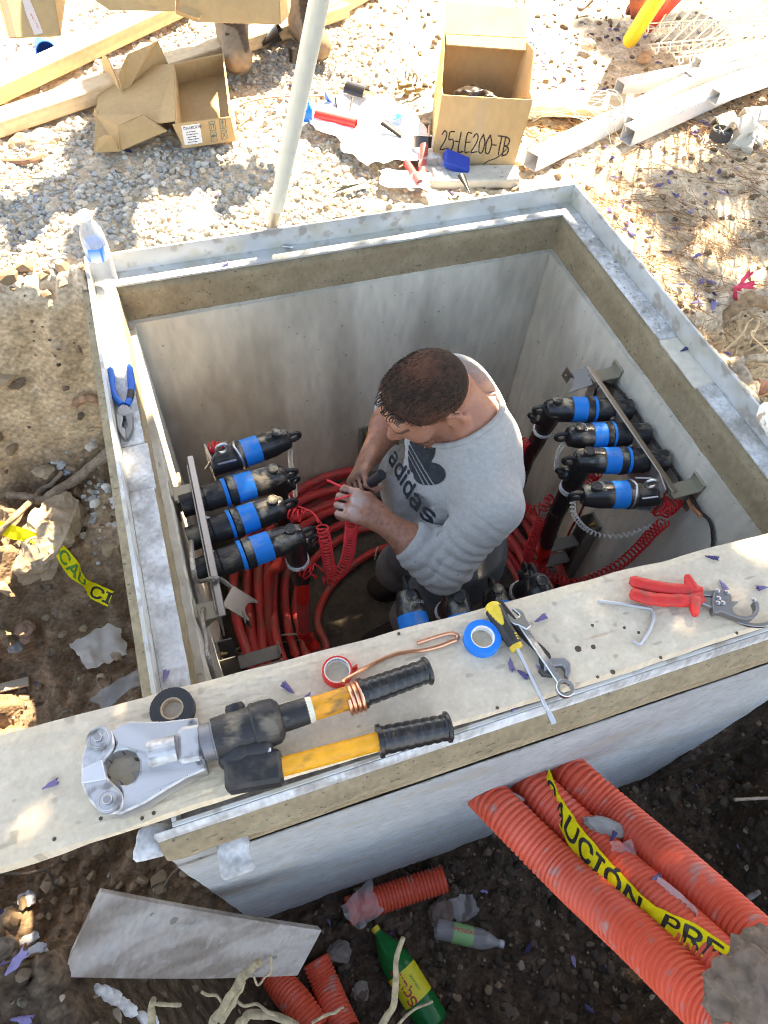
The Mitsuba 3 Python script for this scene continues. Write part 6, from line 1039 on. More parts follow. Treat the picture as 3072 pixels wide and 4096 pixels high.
for a_k, d_ in ((A_([0.650, 2.69, G0 + 0.018]), (-0.10, -1, 0)), (A_([0.925, 2.73, G0 + 0.018]), (0.05, -1, 0))):
    bk, s_ = boot(a_k, d_, 0.24 if a_k[0] < 0.8 else 0.17, (lambda v, a_k=a_k: np.where(((np.abs(v[:, 0] - a_k[0] + 0.10*(v[:, 1] - a_k[1])*(1 if a_k[0] < 0.8 else -0.5)) < 0.022) & (v[:, 2] > G0 + 0.09) & (v[:, 1] < a_k[1]))[:, None], A_([0.085, 0.062, 0.042]), A_(TAN)*(0.75 + 0.5*meshkit.fbm(v*28, 3, 4)[:, None]))), p2, 'tan suede lace up boot', 1.08); d_ = unit(d_)
    for k in range(6):
        z = 0.085 + k*0.026; y = (0.150, 0.128, 0.108, 0.101, 0.100, 0.100)[k]; c = a_k + d_*(y + 0.012) + [0, 0, z + 0.01]; 
        obj('lace', tube([c - s_*0.030 + [0, 0, 0.006], c + d_*0.012, c + s_*0.030 + [0, 0, 0.008]], 0.0048, 6), 'mat_rough', (0.07, 0.05, 0.035), parent=bk)
# ---- pole, timbers
po = thing('metal_pole', 'pale slim two part pole leaning over the back edge of the chamber', 'pole'); pb0, pt0 = A_([0.534, 1.579, G0 - 0.02]), A_([0.638, 1.367, 0.60]); pd = unit(pt0 - pb0)
obj('lower_tube', rod(pb0, pb0 + pd*0.12, 0.0150, 18), 'mat_metal_rough', (0.45, 0.46, 0.44), parent=po); obj('upper_tube', lathe([(0.014, 0.085), (0.0205, 0.086), (0.0215, 0.30), (0.0215, 0.31), (0.0222, 0.312), (0.0222, 0.33), (0.0225, 2.2), (0.001, 2.2)], 24, pb0, pd), 'mat_satin', (0.50, 0.53, 0.47), parent=po, var=0.08)
def timber(label, a, b, w, h, c=0.004, m='mat_timber', name='timber_beam', cat_='timber'):
    ms = beam(a, b, w, h, c); v, f = A_(ms.vertices), A_(ms.faces); B_ = basis(unit(A_(b) - A_(a)), np.cross((0, 0, 1), unit(A_(b) - A_(a)))); vv = v[f].reshape(-1, 3); l_ = vv @ B_
    return obj(name, trimesh.Trimesh(vv, np.arange(len(vv)).reshape(-1, 3), process=False), m, uv=np.c_[l_[:, 2], l_[:, 0] + l_[:, 1]*0.7], label=label, cat=cat_)
tb1a, tb1b = A_([-0.45, 2.16, 0.0]), A_([1.05, 3.60, 0.0]); tb2a, tb2b = A_([-0.50, 2.04, -0.005]), A_([1.30, 3.10, -0.005])
timber('long sawn timber lying behind the open carton, farther of the two at the upper left', (-0.42, 2.300, 0.0), (0.62, 3.120, 0.0), 0.085, 0.055)
timber('sawn timber running under the open carton to the left edge', (-0.44, 2.150, -0.005), (1.15, 2.90, -0.005), 0.085, 0.05)
timber('sawn timber end beyond the boots near the top of the pole', (0.92, 2.78, 0.0), (1.60, 3.30, 0.0), 0.10, 0.06)
timber('thin wooden slat on the pale sheet behind the black half shells', (0.945,2.251,0.000), (1.058,2.196,0.000), 0.018, 0.012, 0.002)
timber('thick plank end between the tall box and the steel tubes', (1.496,2.051,-0.010), (1.988,1.892,-0.010), 0.13, 0.035, 0.004)
# ---- white sheet and off-cuts around it
cr = crumple(0.34, 0.42, 3, 0.018, 26, 6); cr = place(cr, (0.99, 1.96, G0 + 0.02), (0.02, 0.02, 1), (1, 0.25, 0))
obj('paper_sheet', cr, 'mat_rough', (0.78, 0.77, 0.74), label='big white crumpled sheet lying in full sun left of the tall box', cat='paper sheet', smooth=True)
cr = place(crumple(0.16, 0.10, 8, 0.02, 16, 10), (0.98, 1.66, G0 + 0.015), (0, 0, 1), (1, -0.3, 0)); obj('paper_sheet', cr, 'mat_rough', (0.75, 0.74, 0.72), label='small white torn sheet beside the back frame edge', cat='paper sheet', smooth=True)
def shell(label, a, b, r0, r1, span=2.6, roll=0.0, col=RB):
    a, b = A_(a, float), A_(b, float); B_ = basis(unit(b - a), np.cross((0, 0, 1), unit(b - a))); ang = np.linspace(-span/2, span/2, 16) + 1.57 + roll; L_ = np.linalg.norm(b - a); rows = []
    for t in np.linspace(0, 1, 6):
        for rr in (0, -0.003): rows.append([a + B_ @ A_([((r0*(1 - t) + r1*t) + rr)*math.cos(q), ((r0*(1 - t) + r1*t) + rr)*math.sin(q), t*L_]) for q in ang])
    V = A_(rows); n = 16; out_, in_ = V[0::2], V[1::2]; v = np.vstack([out_.reshape(-1, 3), in_.reshape(-1, 3)]); i, j = np.meshgrid(np.arange(5), np.arange(n - 1), indexing='ij'); q = (i*n + j).ravel(); k = 6*n
    f = np.vstack([np.stack([q, q + n, q + n + 1], 1), np.stack([q, q + n + 1, q + 1], 1), np.stack([q, q + n + 1, q + n], 1) + k, np.stack([q, q + 1, q + n + 1], 1) + k])
    ring_ = np.r_[np.arange(n), np.arange(1, 6)*n + n - 1, 5*n + np.arange(n - 1)[::-1], np.arange(1, 5)[::-1]*n]; nx = np.roll(ring_, -1); f = np.vstack([f, np.stack([ring_, nx + k, nx], 1), np.stack([ring_, ring_ + k, nx + k], 1)])
    obj('rubber_shell', trimesh.Trimesh(v, f, process=False), 'mat_gloss', col, label=label, cat='rubber off-cut', smooth=40)
shell('glossy black half shell lying open toward the viewer on the white sheet', (0.914,2.105,-0.020), (0.926,2.143,0.010), 0.022, 0.034, 4.2, 3.1); shell('black half shell behind the other on the white sheet', (0.962,2.223,0.000), (1.015,2.169,0.000), 0.03, 0.03, 2.8)
shell('flat black wedge of rubber in the middle of the white sheet', (1.000,1.955,0.000), (1.053,1.901,-0.020), 0.03, 0.02, 1.5); shell('black half shell against the left side of the tall box', (1.098,1.821,0.030), (1.093,1.807,0.000), 0.03, 0.03, 2.8); shell('black cone shaped off-cut behind the tan boots', (0.763,2.659,-0.020), (0.832,2.641,0.020), 0.015, 0.045, 3.2)
shell('black curved off-cut on the ground right of the tan boots', (0.841,2.502,-0.020), (0.852,2.514,0.020), 0.02, 0.03, 2.6); shell('black off-cut showing right of the pole by the boots', (0.893,2.495,-0.010), (0.906,2.462,-0.020), 0.03, 0.02, 2.4)
shell('pointed black rubber shard on the concrete slab by the tall box', (1.152,1.616,-0.010), (1.157,1.548,-0.015), 0.022, 0.003, 1.4)
def cup(label, a, b, r, col, inside, m='mat_satin'):
    a, b = A_(a), A_(b); L_ = np.linalg.norm(b - a); obj('blue_cup', lathe([(0.001, 0), (r*0.8, 0), (r*0.84, L_*0.1), (r*0.9, L_*0.75), (r*1.08, L_*0.78), (r*1.08, L_), (r*0.98, L_), (r*0.96, L_*0.8), (r*0.8, L_*0.12), (0.001, L_*0.1)], 28, a, b - a), m, col, label=label, cat='plastic cap', smooth=40)
cup('blue plastic cup lying beside the pole with its open end to the right', (0.767,2.108,0.000), (0.797,2.106,0.000), 0.034, (0.01, 0.15, 0.60), None); cup('blue plastic cup on the shaded ground below the swinging carton', (-0.030,2.809,-0.010), (-0.014,2.690,0.010), 0.034, (0.01, 0.14, 0.60), None)
def pipe(label, a, b, r, th, col, name='red_tube', m='mat_satin'):
    a, b = A_(a), A_(b); L_ = np.linalg.norm(b - a); obj(name, lathe([(r - th, 0), (r, 0), (r, L_), (r - th, L_), (r - th, 0)], 22, a, b - a, cap=False), m, col, label=label, cat='tube', var=0.3, smooth=40)
pipe('pink red short tube lying diagonally in front of the white sheet', (1.021,1.755,-0.015), (1.016,1.619,-0.005), 0.0125, 0.0015, (0.55, 0.07, 0.07)); pipe('dusty dark red tube standing close to the left side of the tall box', (1.087,1.780,0.020), (1.048,1.680,-0.010), 0.0135, 0.0015, (0.36, 0.07, 0.06)); pipe('red tube right of the blue cap half under the white sheet', (0.809,2.087,0.000), (0.926,1.999,0.000), 0.014, 0.0015, (0.55, 0.02, 0.02))
obj('blue_scrap', place(crumple(0.045, 0.035, 4, 0.02, 8, 20), (1.075,2.017,-0.005)), 'mat_satin', (0.01, 0.15, 0.6), label='small blue plastic scrap in the middle of the white sheet', cat='plastic scrap', smooth=True); obj('blue_scrap', panel([(0.866,2.172,0.030), (0.875,2.154,0.010), (0.899,2.154,-0.020), (0.888,2.169,-0.020), (0.870,2.177,0.000)], 0.002), 'mat_satin', (0.03, 0.10, 0.40), label='upright dark blue plastic strip left of the black half shells', cat='plastic scrap')
for k, (c, l) in enumerate((((1.217,2.287,0.000), 'rear of two small steel rings on the sunlit ground'), ((1.220,2.257,0.000), 'front of two small steel rings on the sunlit ground'))): obj('steel_ring', ring(0.017, 0.019, 0.010, 28, A_(c), (0.2, -0.9, 0.4)), 'mat_metal_rough', (0.20, 0.18, 0.15), label=l, cat='ring')
for c0, c1, l in (((1.157,2.228,-0.010), (1.208,2.235,-0.010), 'upper small brass coloured connector by the steel rings'), ((1.171,2.187,-0.010), (1.230,2.199,-0.010), 'lower small brass coloured connector by the steel rings')): L_ = np.linalg.norm(A_(c1) - A_(c0)); obj('connector', lathe([(0.006, 0), (0.011, 0.002), (0.011, L_*0.3), (0.007, L_*0.35), (0.007, L_*0.6), (0.010, L_*0.65), (0.010, L_), (0.001, L_)], 14, A_(c0), A_(c1) - A_(c0)), 'mat_metal_rough', (0.20, 0.16, 0.09), label=l, cat='connector')
obj('copper_wire', tube(spline([(0.580,2.168,-0.010), (0.578,2.158,-0.020), (0.562,2.141,-0.020), (0.550,2.144,-0.010), (0.551,2.148,0.010), (0.579,2.188,0.010), (0.666,2.230,0.000), (0.769,2.245,-0.010), (0.884,2.245,-0.020)], 6), 0.0035, 8), 'mat_metal_rough', (0.55, 0.30, 0.20), label='long copper wire with a hooked end on the gravel right of the open carton', cat='copper wire')
obj('copper_wire', tube(spline([(1.140,1.875,0.030), (1.111,1.806,0.020), (1.086,1.788,0.000), (1.047,1.765,-0.010), (0.993,1.746,-0.020)], 6), 0.0032, 8), 'mat_metal_rough', (0.52, 0.30, 0.20), label='copper wire bent along the left side of the tall box', cat='copper wire')
gb = rough_box((0, 0.30, 0, 0.085, 0, 0.03), 0.003, 0.015, 6); obj('concrete_slab', place(gb, (1.055, 1.645, G0 - 0.012), (0, 0, 1), (1, -0.2, 0)), 'mat_concrete', label='rough grey concrete slab between the tall box and the back frame edge', cat='slab', smooth=True)
sbx = thing('small_box', 'small blue printed box leaning on the front of the tall cardboard box', 'box'); xb0 = A_([1.165, 1.690, 0.005]); obj('box_body', bbox((0.085, 0.05, 0.028), 0.001, xb0, (0.25, -0.45, 0.8), (0.92, -0.35, 0)), 'mat_satin', (0.015, 0.045, 0.32), parent=sbx); obj('print', bbox((0.055, 0.030, 0.001), 0.0002, xb0 + unit([0.25, -0.45, 0.8])*0.0148 + [-0.008, 0, 0], (0.25, -0.45, 0.8), (0.92, -0.35, 0)), 'mat_satin', (0.55, 0.60, 0.62), parent=sbx)
scene['mat_film'] = {'type': 'blendbsdf', 'weight': 0.2, 'a': {'type': 'thindielectric', 'int_ior': 1.5}, 'b': {'type': 'twosided', 'bsdf': {'type': 'principled', 'base_color': {'type': 'rgb', 'value': [0.75, 0.75, 0.74]}, 'roughness': 0.3}}}
def film(label, o, w, h, seed, amp=0.03, z=(0, 0, 1), x=(1, 0, 0), fr=10): obj('plastic_bag', place(crumple(w, h, seed, amp, 20, fr), o, z, x), 'mat_film', label=label, cat='plastic bag', smooth=True)
film('clear plastic bag stuffed against the tall box behind the red tubes', (1.085, 1.668, -0.01), 0.08, 0.085, 3, 0.035, (-0.2, -0.4, 0.8)); film('white translucent plastic bag lying on the gravel left of the pole', (0.325, 1.615, G0 + 0.02), 0.11, 0.13, 6, 0.045, (0, -0.35, 1), (1, 0.6, 0)); film('torn clear plastic film by the red tubes at the frame', (1.015, 1.64, G0 + 0.02), 0.10, 0.08, 9, 0.03)
obj('rubber_strip', panel([(0.740,1.655,-0.020), (0.781,1.669,-0.010), (0.860,1.682,-0.015), (0.877,1.658,-0.020), (0.782,1.671,-0.025)], 0.004), 'mat_satin', (0.05, 0.05, 0.03), label='dark rubber strip on the gravel between pole and white sheet', cat='rubber off-cut')
# ---- water bottle on the corner of the frame
wb = thing('water_bottle', 'clear plastic water bottle with blue label on the back left frame corner', 'bottle'); wo = A_([0.0415, 1.462, ZS + 0.001]); 
scene['mat_clear'] = {'type': 'blendbsdf', 'weight': 0.22, 'a': {'type': 'thindielectric', 'int_ior': 1.5}, 'b': {'type': 'twosided', 'bsdf': {'type': 'principled', 'base_color': {'type': 'rgb', 'value': [0.8, 0.82, 0.84]}, 'roughness': 0.15}}}
wp_ = [(0.001, 0.004), (0.026, 0.0), (0.0305, 0.006)] + [(0.0310 - 0.0014*(k % 2), 0.012 + k*0.007) for k in range(17)] + [(0.0305, 0.138), (0.027, 0.158), (0.018, 0.178), (0.0135, 0.188), (0.0135, 0.196)]
obj('bottle_body', lathe(wp_, 28, wo), 'mat_clear', parent=wb, smooth=40); obj('cap', lathe([(0.0145, 0.190), (0.0150, 0.192), (0.0150, 0.205), (0.0135, 0.208), (0.001, 0.208)], 20, wo), 'mat_satin', (0.75, 0.76, 0.77), parent=wb)
lbm = lathe([(0.0315, 0.080), (0.0315, 0.120)], 40, wo, cap=False); obj('label_band', lbm, 'mat_satin', lambda v: np.where((meshkit.noise(np.c_[np.arctan2(v[:, 1] - wo[1], v[:, 0] - wo[0])*1.6, v[:, 2]*30, v[:, 0]*0], 3) > 0.5)[:, None], A_([0.02, 0.20, 0.60]), A_([0.66, 0.72, 0.76])), parent=wb)
# ---- square steel tubes at the right
def sq_tube(label, a, b, w=0.05, th=0.003, col=(0.66, 0.66, 0.64)):
    a, b = A_(a, float), A_(b, float); L_ = np.linalg.norm(b - a); g = sg.box(-w/2, -w/2, w/2, w/2).buffer(-0.004).buffer(0.004).difference(sg.box(-w/2 + th, -w/2 + th, w/2 - th, w/2 - th)); d = unit(b - a)
    obj('square_tube', place(trimesh.creation.extrude_polygon(g, L_, engine='earcut'), a, d, np.cross((0, 0, 1), d)), 'mat_satin', col, label=label, cat='steel tube', group=None, var=0.15, smooth=25)
sq_tube('white square tube whose open end is topmost, beside the wire mesh', (2.307,2.077,0.030), A_((2.307,2.077,0.030)) + [0.85, 0.10, 0.02], 0.046); sq_tube('white square tube with a dark open end in the middle of the pile', (2.247,2.029,0.000), A_((2.247,2.029,0.000)) + [1.0, 0.13, 0.02], 0.05); sq_tube('longest white square tube reaching farthest left from the pile', (1.968,2.045,-0.010), A_((1.968,2.045,-0.010)) + [1.2, 0.16, 0.0], 0.05)
sq_tube('dirty white square tube with rusty open end lying on top of the lower pile', (2.211,1.819,0.040), A_((2.211,1.819,0.040)) + [0.9, 0.24, 0.0], 0.045); sq_tube('square tube with open end between the rusty end and the long lower tube', (2.175,1.864,0.000), A_((2.175,1.864,0.000)) + [1.0, 0.28, 0.0], 0.045); sq_tube('scratched pale square tube running to the right edge below the pile', (1.826,1.734,-0.010), A_((1.826,1.734,-0.010)) + [1.1, 0.37, 0.03], 0.055, col=(0.55, 0.55, 0.55))
sq_tube('sunlit square tube lowest of the pile pointing at the tall box', (1.425,1.668,-0.012), A_((1.425,1.668,-0.012)) + [0.95, 0.40, 0.0], 0.055); sq_tube('short open tube end between the two lower tubes', (1.871,1.798,-0.005), A_((1.871,1.798,-0.005)) + [0.7, 0.24, 0.0], 0.04)
# ---- wire mesh panels, yellow, red and rusty posts
def meshpanel(label, o, dx, dy, nx, ny, sx, sy, r=0.0028):
    t = thing('wire_mesh_panel', label, 'wire mesh'); o, dx, dy = A_(o, float), unit(dx), unit(dy); nz = unit(np.cross(dx, dy))
    for k in range(nx):
        p = [o + dx*sx*k + dy*(y_) + nz*z_ for y_, z_ in ((0, -0.03), (0.03, 0.0), (0.05, 0.0), (0.06, 0.022), (0.09, 0.022), (0.10, 0), (sy*ny, 0))]; obj('wire', tube(p, r, 6), 'mat_satin', (0.66, 0.63, 0.52), parent=t)
    for y_, z_ in [(0.0, -0.03), (0.045, -0.004), (0.095, -0.004)] + [(0.1 + sy*q, -0.004) for q in range(1, ny - 1)]: obj('cross_wire', tube([o + dy*y_ + nz*z_ - dx*0.01, o + dx*sx*(nx - 1) + dy*y_ + nz*z_ + dx*0.01], r, 6), 'mat_satin', (0.66, 0.63, 0.52), parent=t)
mdy = A_((1.975,2.010,0.300)) - A_((2.126,2.281,0.030))
for k, (o, l) in enumerate((((2.175,2.346,0.000), 'cream wire mesh panel on top of the stack at the upper right'), ((2.209,2.235,-0.020), 'cream wire mesh panel in the middle of the stack'), ((2.260,2.153,-0.020), 'cream wire mesh panel nearest the square tubes'))): meshpanel(l, A_(o) + [0, 0, 0.03], (1, -0.06 + 0.03*k, 0), mdy + [0.03*k, 0, -0.03*k], 22, 3, 0.050, 0.55)
obj('yellow_post', tm(hull((*A_((2.157,2.316,0.030)), 0.029), (*A_((1.973,1.972,0.350)), 0.029))), 'mat_satin', (0.55, 0.38, 0.012), label='thick scratched yellow post slanting behind the wire mesh', cat='post', var=0.3, smooth=40)
obj('red_post', beam((2.333,2.462,0.000), (2.097,2.035,0.300), 0.034, 0.034, 0.003), 'mat_satin', (0.45, 0.03, 0.025), label='bright red slanting post right of the yellow post', cat='post'); obj('rusty_post', beam((2.352,2.576,0.000), (1.933,2.064,0.300), 0.05, 0.03, 0.003), 'mat_rough', (0.17, 0.055, 0.045), label='dark rusty upright left of the yellow post', cat='post', var=0.3); obj('rusty_post', beam((2.346,2.624,0.000), (2.213,2.395,0.150), 0.04, 0.03, 0.003), 'mat_rough', (0.15, 0.05, 0.04), label='dark rusty brace crossing behind the rusty upright', cat='post', var=0.3); obj('steel_hook', tube(spline([(2.235,2.760,0.000), (2.199,2.750,-0.020), (2.166,2.730,-0.020), (2.164,2.749,-0.020)], 5), 0.008, 8), 'mat_metal_rough', (0.22, 0.17, 0.14), label='small rusty hooked iron on the far sunlit ground', cat='iron')
# ---- pale clips, black ring, wire bundle
def clip(label, o, rot, s=1.0):
    t = thing('cable_clip', label, 'plastic clip'); g = sg.Polygon([(-.045, 0), (.045, 0), (.045, .045), (.034, .055), (.034, .075), (.02, .075), (.02, .05), (-.02, .05), (-.02, .075), (-.034, .075), (-.034, .055), (-.045, .045)]).difference(sg.Point(0, .022).buffer(.013))
    o = A_(o); x_ = A_([math.cos(rot), math.sin(rot), 0.1]); z_ = A_([-math.sin(rot)*0.8, math.cos(rot)*0.8 - 0.3, 0.25])
    obj('side_plate', place(plate(g, 0.005, bev=0.001), o, z_, x_), 'mat_satin', (0.52, 0.50, 0.44), parent=t, var=0.25); obj('side_plate', place(plate(g, 0.005, bev=0.001), o + unit(z_)*0.055, z_, x_), 'mat_satin', (0.52, 0.50, 0.44), parent=t, var=0.25); obj('web', place(trimesh.creation.box(bounds=[[-.04, -.003, .004], [.04, .003, .056]]), o, z_, x_), 'mat_satin', (0.48, 0.46, 0.40), parent=t)
clip('pale plastic saddle clip left of the pile of clips at the right edge', (2.261,1.727,-0.030), 0.1, 1); clip('pale plastic saddle clip nearest the viewer in the right pile', (2.219,1.610,-0.030), -0.5, 1); clip('pale plastic saddle clip on top of the right pile', (2.235,1.613,0.020), 0.2, 1); clip('pale plastic saddle clip at the right edge', (2.324,1.618,-0.020), 0.6, 1); clip('pale plastic saddle clip farthest back in the right pile', (2.340,1.693,0.000), -0.1, 1)
bo_ = A_((2.172,1.673,-0.030)); t_ = thing('conduit_coupling', 'short black ring standing on the needles left of the pale clips', 'ring'); obj('ring_body', ring(0.030, 0.036, 0.032, 32, bo_), 'mat_rough', (0.06, 0.06, 0.06), parent=t_, var=0.2); obj('spokes', cat([beam(bo_ + [0.03*math.cos(a), 0.03*math.sin(a), 0.022], bo_ - A_([0.03*math.cos(a), 0.03*math.sin(a), -0.022]), 0.004, 0.010, 0.0005) for a in (0.3, 1.35, 2.4)]), 'mat_rough', (0.25, 0.25, 0.24), parent=t_)
r_ = np.random.default_rng(6); t_ = thing('wire_bundle', 'loose tangle of thin pale wires between the tall box and the square tubes', 'wire')
for k in range(16):
    a = A_((1.524,1.950,-0.020)) + [r_.uniform(-.03, .03), r_.uniform(-.04, .04), 0]; b = A_((1.714,1.805,0.030)) + [r_.uniform(-.06, .10), r_.uniform(-.08, .05), r_.uniform(-.03, .07)]; m_ = (a + b)/2 + [r_.uniform(-.05, .05), r_.uniform(-.06, .02), r_.uniform(0.01, .06)]
    obj('wire', tube(spline([a, m_, b, b + [r_.uniform(0, .06), r_.uniform(-.05, .0), r_.uniform(-.06, 0)]], 6), 0.0014, 5), 'mat_satin', (0.45, 0.50, 0.45), parent=t_)
# ---- stones lying about at the back
for k, (c, s, l, col) in enumerate((((2.219,2.270,-0.020), 0.032, 'round tan stone under the wire mesh', (0.42, 0.28, 0.17)), ((2.038,2.417,-0.020), 0.03, 'flat tan stone on the far sunlit ground', (0.38, 0.33, 0.26)), ((-0.130,2.201,-0.050), 0.045, 'rough tan rock left below the lower timber', (0.36, 0.28, 0.19)), ((-0.078,2.198,-0.050), 0.055, 'larger rough tan rock under the lower timber', (0.38, 0.30, 0.20)))):
    m_ = rock(s, k + 3, 3, (1, 0.8, 0.7), 0.5, 1.4); obj('rock', place(m_, c), 'mat_rough', col, label=l, cat='rock', var=0.4, smooth=False)
obj('root', tube(spline([(-0.230,2.126,-0.050), (-0.155,2.086,-0.040), (-0.115,2.067,-0.030), (-0.078,2.104,-0.040)], 6), 0.009, 8), 'mat_rough', (0.20, 0.12, 0.08), label='thin brown root on the gravel at the left edge below the rocks', cat='root', var=0.3); obj('twig', tube(spline([(-0.214,1.964,-0.020), (-0.140,1.950,-0.020), (-0.061,1.936,-0.020)], 4), 0.0025, 6), 'mat_rough', (0.42, 0.33, 0.2), label='pale straight twig on the sunlit gravel at the left', cat='twig')
# ---- needles and petals on the right bank
def needles(n, seed, keep, L_=(0.05, 0.10), r=0.0009, cols=((0.36, 0.235, 0.125), (0.50, 0.38, 0.23), (0.27, 0.155, 0.08)), area=(1.3, 2.8, 0.75, 2.0)):
    r_ = np.random.default_rng(seed); x, y = r_.uniform(area[0], area[1], n), r_.uniform(area[2], area[3], n); ok = keep(x, y, r_); x, y = x[ok], y[ok]; z = ground_h(x, y); k = len(x); a = r_.uniform(0, 6.28, k); L = r_.uniform(*L_, k); c = np.stack([x, y, z + r_.uniform(0.002, 0.014, k)], 1); t = np.stack([np.cos(a), np.sin(a), r_.normal(0, 0.13, k)], 1); s = np.stack([-np.sin(a), np.cos(a), 0*a], 1)
    rows = []
    for u_, b_ in ((-0.5, 0.0), (0, 0.10), (0.5, 0.0)):
        p = c + t*(L*u_)[:, None] + s*(L*b_*r_.uniform(-1, 1, k))[:, None] if u_ == 0 else c + t*(L*u_)[:, None]; rows += [p + s*r, p + [0, 0, 2*r], p - s*r]
    V = np.stack(rows, 1); f = []
    for q in range(2):
        for j in range(3): a_, b_ = q*3 + j, q*3 + (j + 1) % 3; f += [[a_, b_, b_ + 3], [a_, b_ + 3, a_ + 3]]
    f = A_(f); F_ = (np.arange(k)[:, None, None]*9 + f[None]).reshape(-1, 3); C_ = np.repeat(A_(cols)[r_.integers(0, len(cols), k)]*(0.7 + 0.6*r_.random((k, 1))), 9, 0); return trimesh.Trimesh(V.reshape(-1, 3), F_, process=False), C_
kr = lambda x, y, r_: (x > 1.53) & (r_.random(len(x)) < 0.35 + 0.65*(meshkit.fbm(np.stack([x*4, y*4, x*0], -1), 3, 5) > 0.5))
stuff('pine_needles', needles(5500, 5, kr, r=0.0008), 'dry orange pine needles strewn over the right bank')
def petals(n, seed, keep, area):
    r_ = np.random.default_rng(seed); base = [flower([0, 0, 0], 0, 0.03, s) for s in range(5)]; base = [trimesh.convex.convex_hull(A_(b.vertices)[::3] + r_.normal(0, 0.0015, (len(b.vertices[::3]), 3))) for b in base]; V, C_ = [], []; x, y = r_.uniform(area[0], area[1], n), r_.uniform(area[2], area[3], n); ok = keep(x, y, r_); x, y = x[ok], y[ok]; z = ground_h(x, y)
    for k in range(len(x)): b = base[r_.integers(5)]; M = trimesh.transformations.rotation_matrix(r_.random()*6.28, [0, 0, 1])[:3, :3]; s = 0.6 + 0.5*r_.random(); v = (A_(b.vertices) @ M.T*s*A_([1, 1, 0.7]) + [x[k], y[k], z[k] + 0.006])[b.faces].reshape(-1, 3); V.append(v); C_.append(np.tile(A_(VIO[r_.integers(4)])*(0.5 + 0.8*r_.random()), (len(v), 1)))
    V = np.vstack(V); return trimesh.Trimesh(V, np.arange(len(V)).reshape(-1, 3), process=False), np.vstack(C_)
kp = lambda x, y, r_: ((x > 1.54) & (y > 0.6) & (y < 2.7) & (r_.random(len(x)) < 0.9*(meshkit.fbm(np.stack([x*5, y*5, x*0], -1), 3, 8) > 0.5) + 0.12)) | ((y > 1.56) & (x < 1.54) & (r_.random(len(x)) < 0.07)) | ((y < -0.05) & (r_.random(len(x)) < 0.16)) | ((x < -0.03) & (y < 1.4) & (r_.random(len(x)) < 0.10))
stuff('flower_litter', petals(2000, 8, kp, (-0.9, 2.8, -0.75, 3.2)), 'withered violet flowers strewn over the soil')
# ---- roots over the washed out hole at the right
def root(label, pts, r0, r1, col=(0.31, 0.21, 0.12), n=9, seed=0):
    p = spline(pts, 8); k = len(p); p = p + (meshkit.fbm(np.c_[np.linspace(0, k/5, k), np.full(k, seed*3.1), np.zeros(k)], 3, seed)[:, None] - 0.5)*r0*1.0*A_([1, -1, 0.6]); rr = np.linspace(r0, r1, k)*(1 + 0.5*(meshkit.fbm(np.c_[np.arange(k)*0.22, np.full(k, seed*1.3), np.zeros(k)], 2, seed) - 0.5)); return obj('root', tube(p, rr, n), 'mat_rough', lambda v: A_(col)*(0.55 + 0.9*meshkit.fbm(v*A_([130, 130, 130]), 3, seed + 2)[:, None]), label=label, cat='root', smooth=True, grime=0.5)
root('thick woody root rising from the frame at the right edge', [(1.659,0.880,-0.140), (1.699,0.894,-0.100), (1.724,0.895,-0.060), (1.750,0.893,-0.030), (1.758,0.885,-0.030), (1.786,0.884,-0.040), (1.832,0.875,-0.060)], 0.020, 0.016, seed=1); root('second woody root running to the right edge below the thick one', [(1.643,0.758,-0.120), (1.654,0.741,-0.100), (1.683,0.731,-0.090), (1.743,0.720,-0.100)], 0.010, 0.012, (0.5, 0.40, 0.26), seed=2); root('reddish broad root at the right frame edge above the pale stone', [(1.613,0.669,-0.100), (1.620,0.641,-0.090), (1.651,0.630,-0.100), (1.672,0.614,-0.100)], 0.016, 0.022, (0.42, 0.20, 0.12), seed=3)
rt_ = thing('root_tangle', 'tangle of thin pale rootlets hanging over the washed out hole at the right', 'roots')
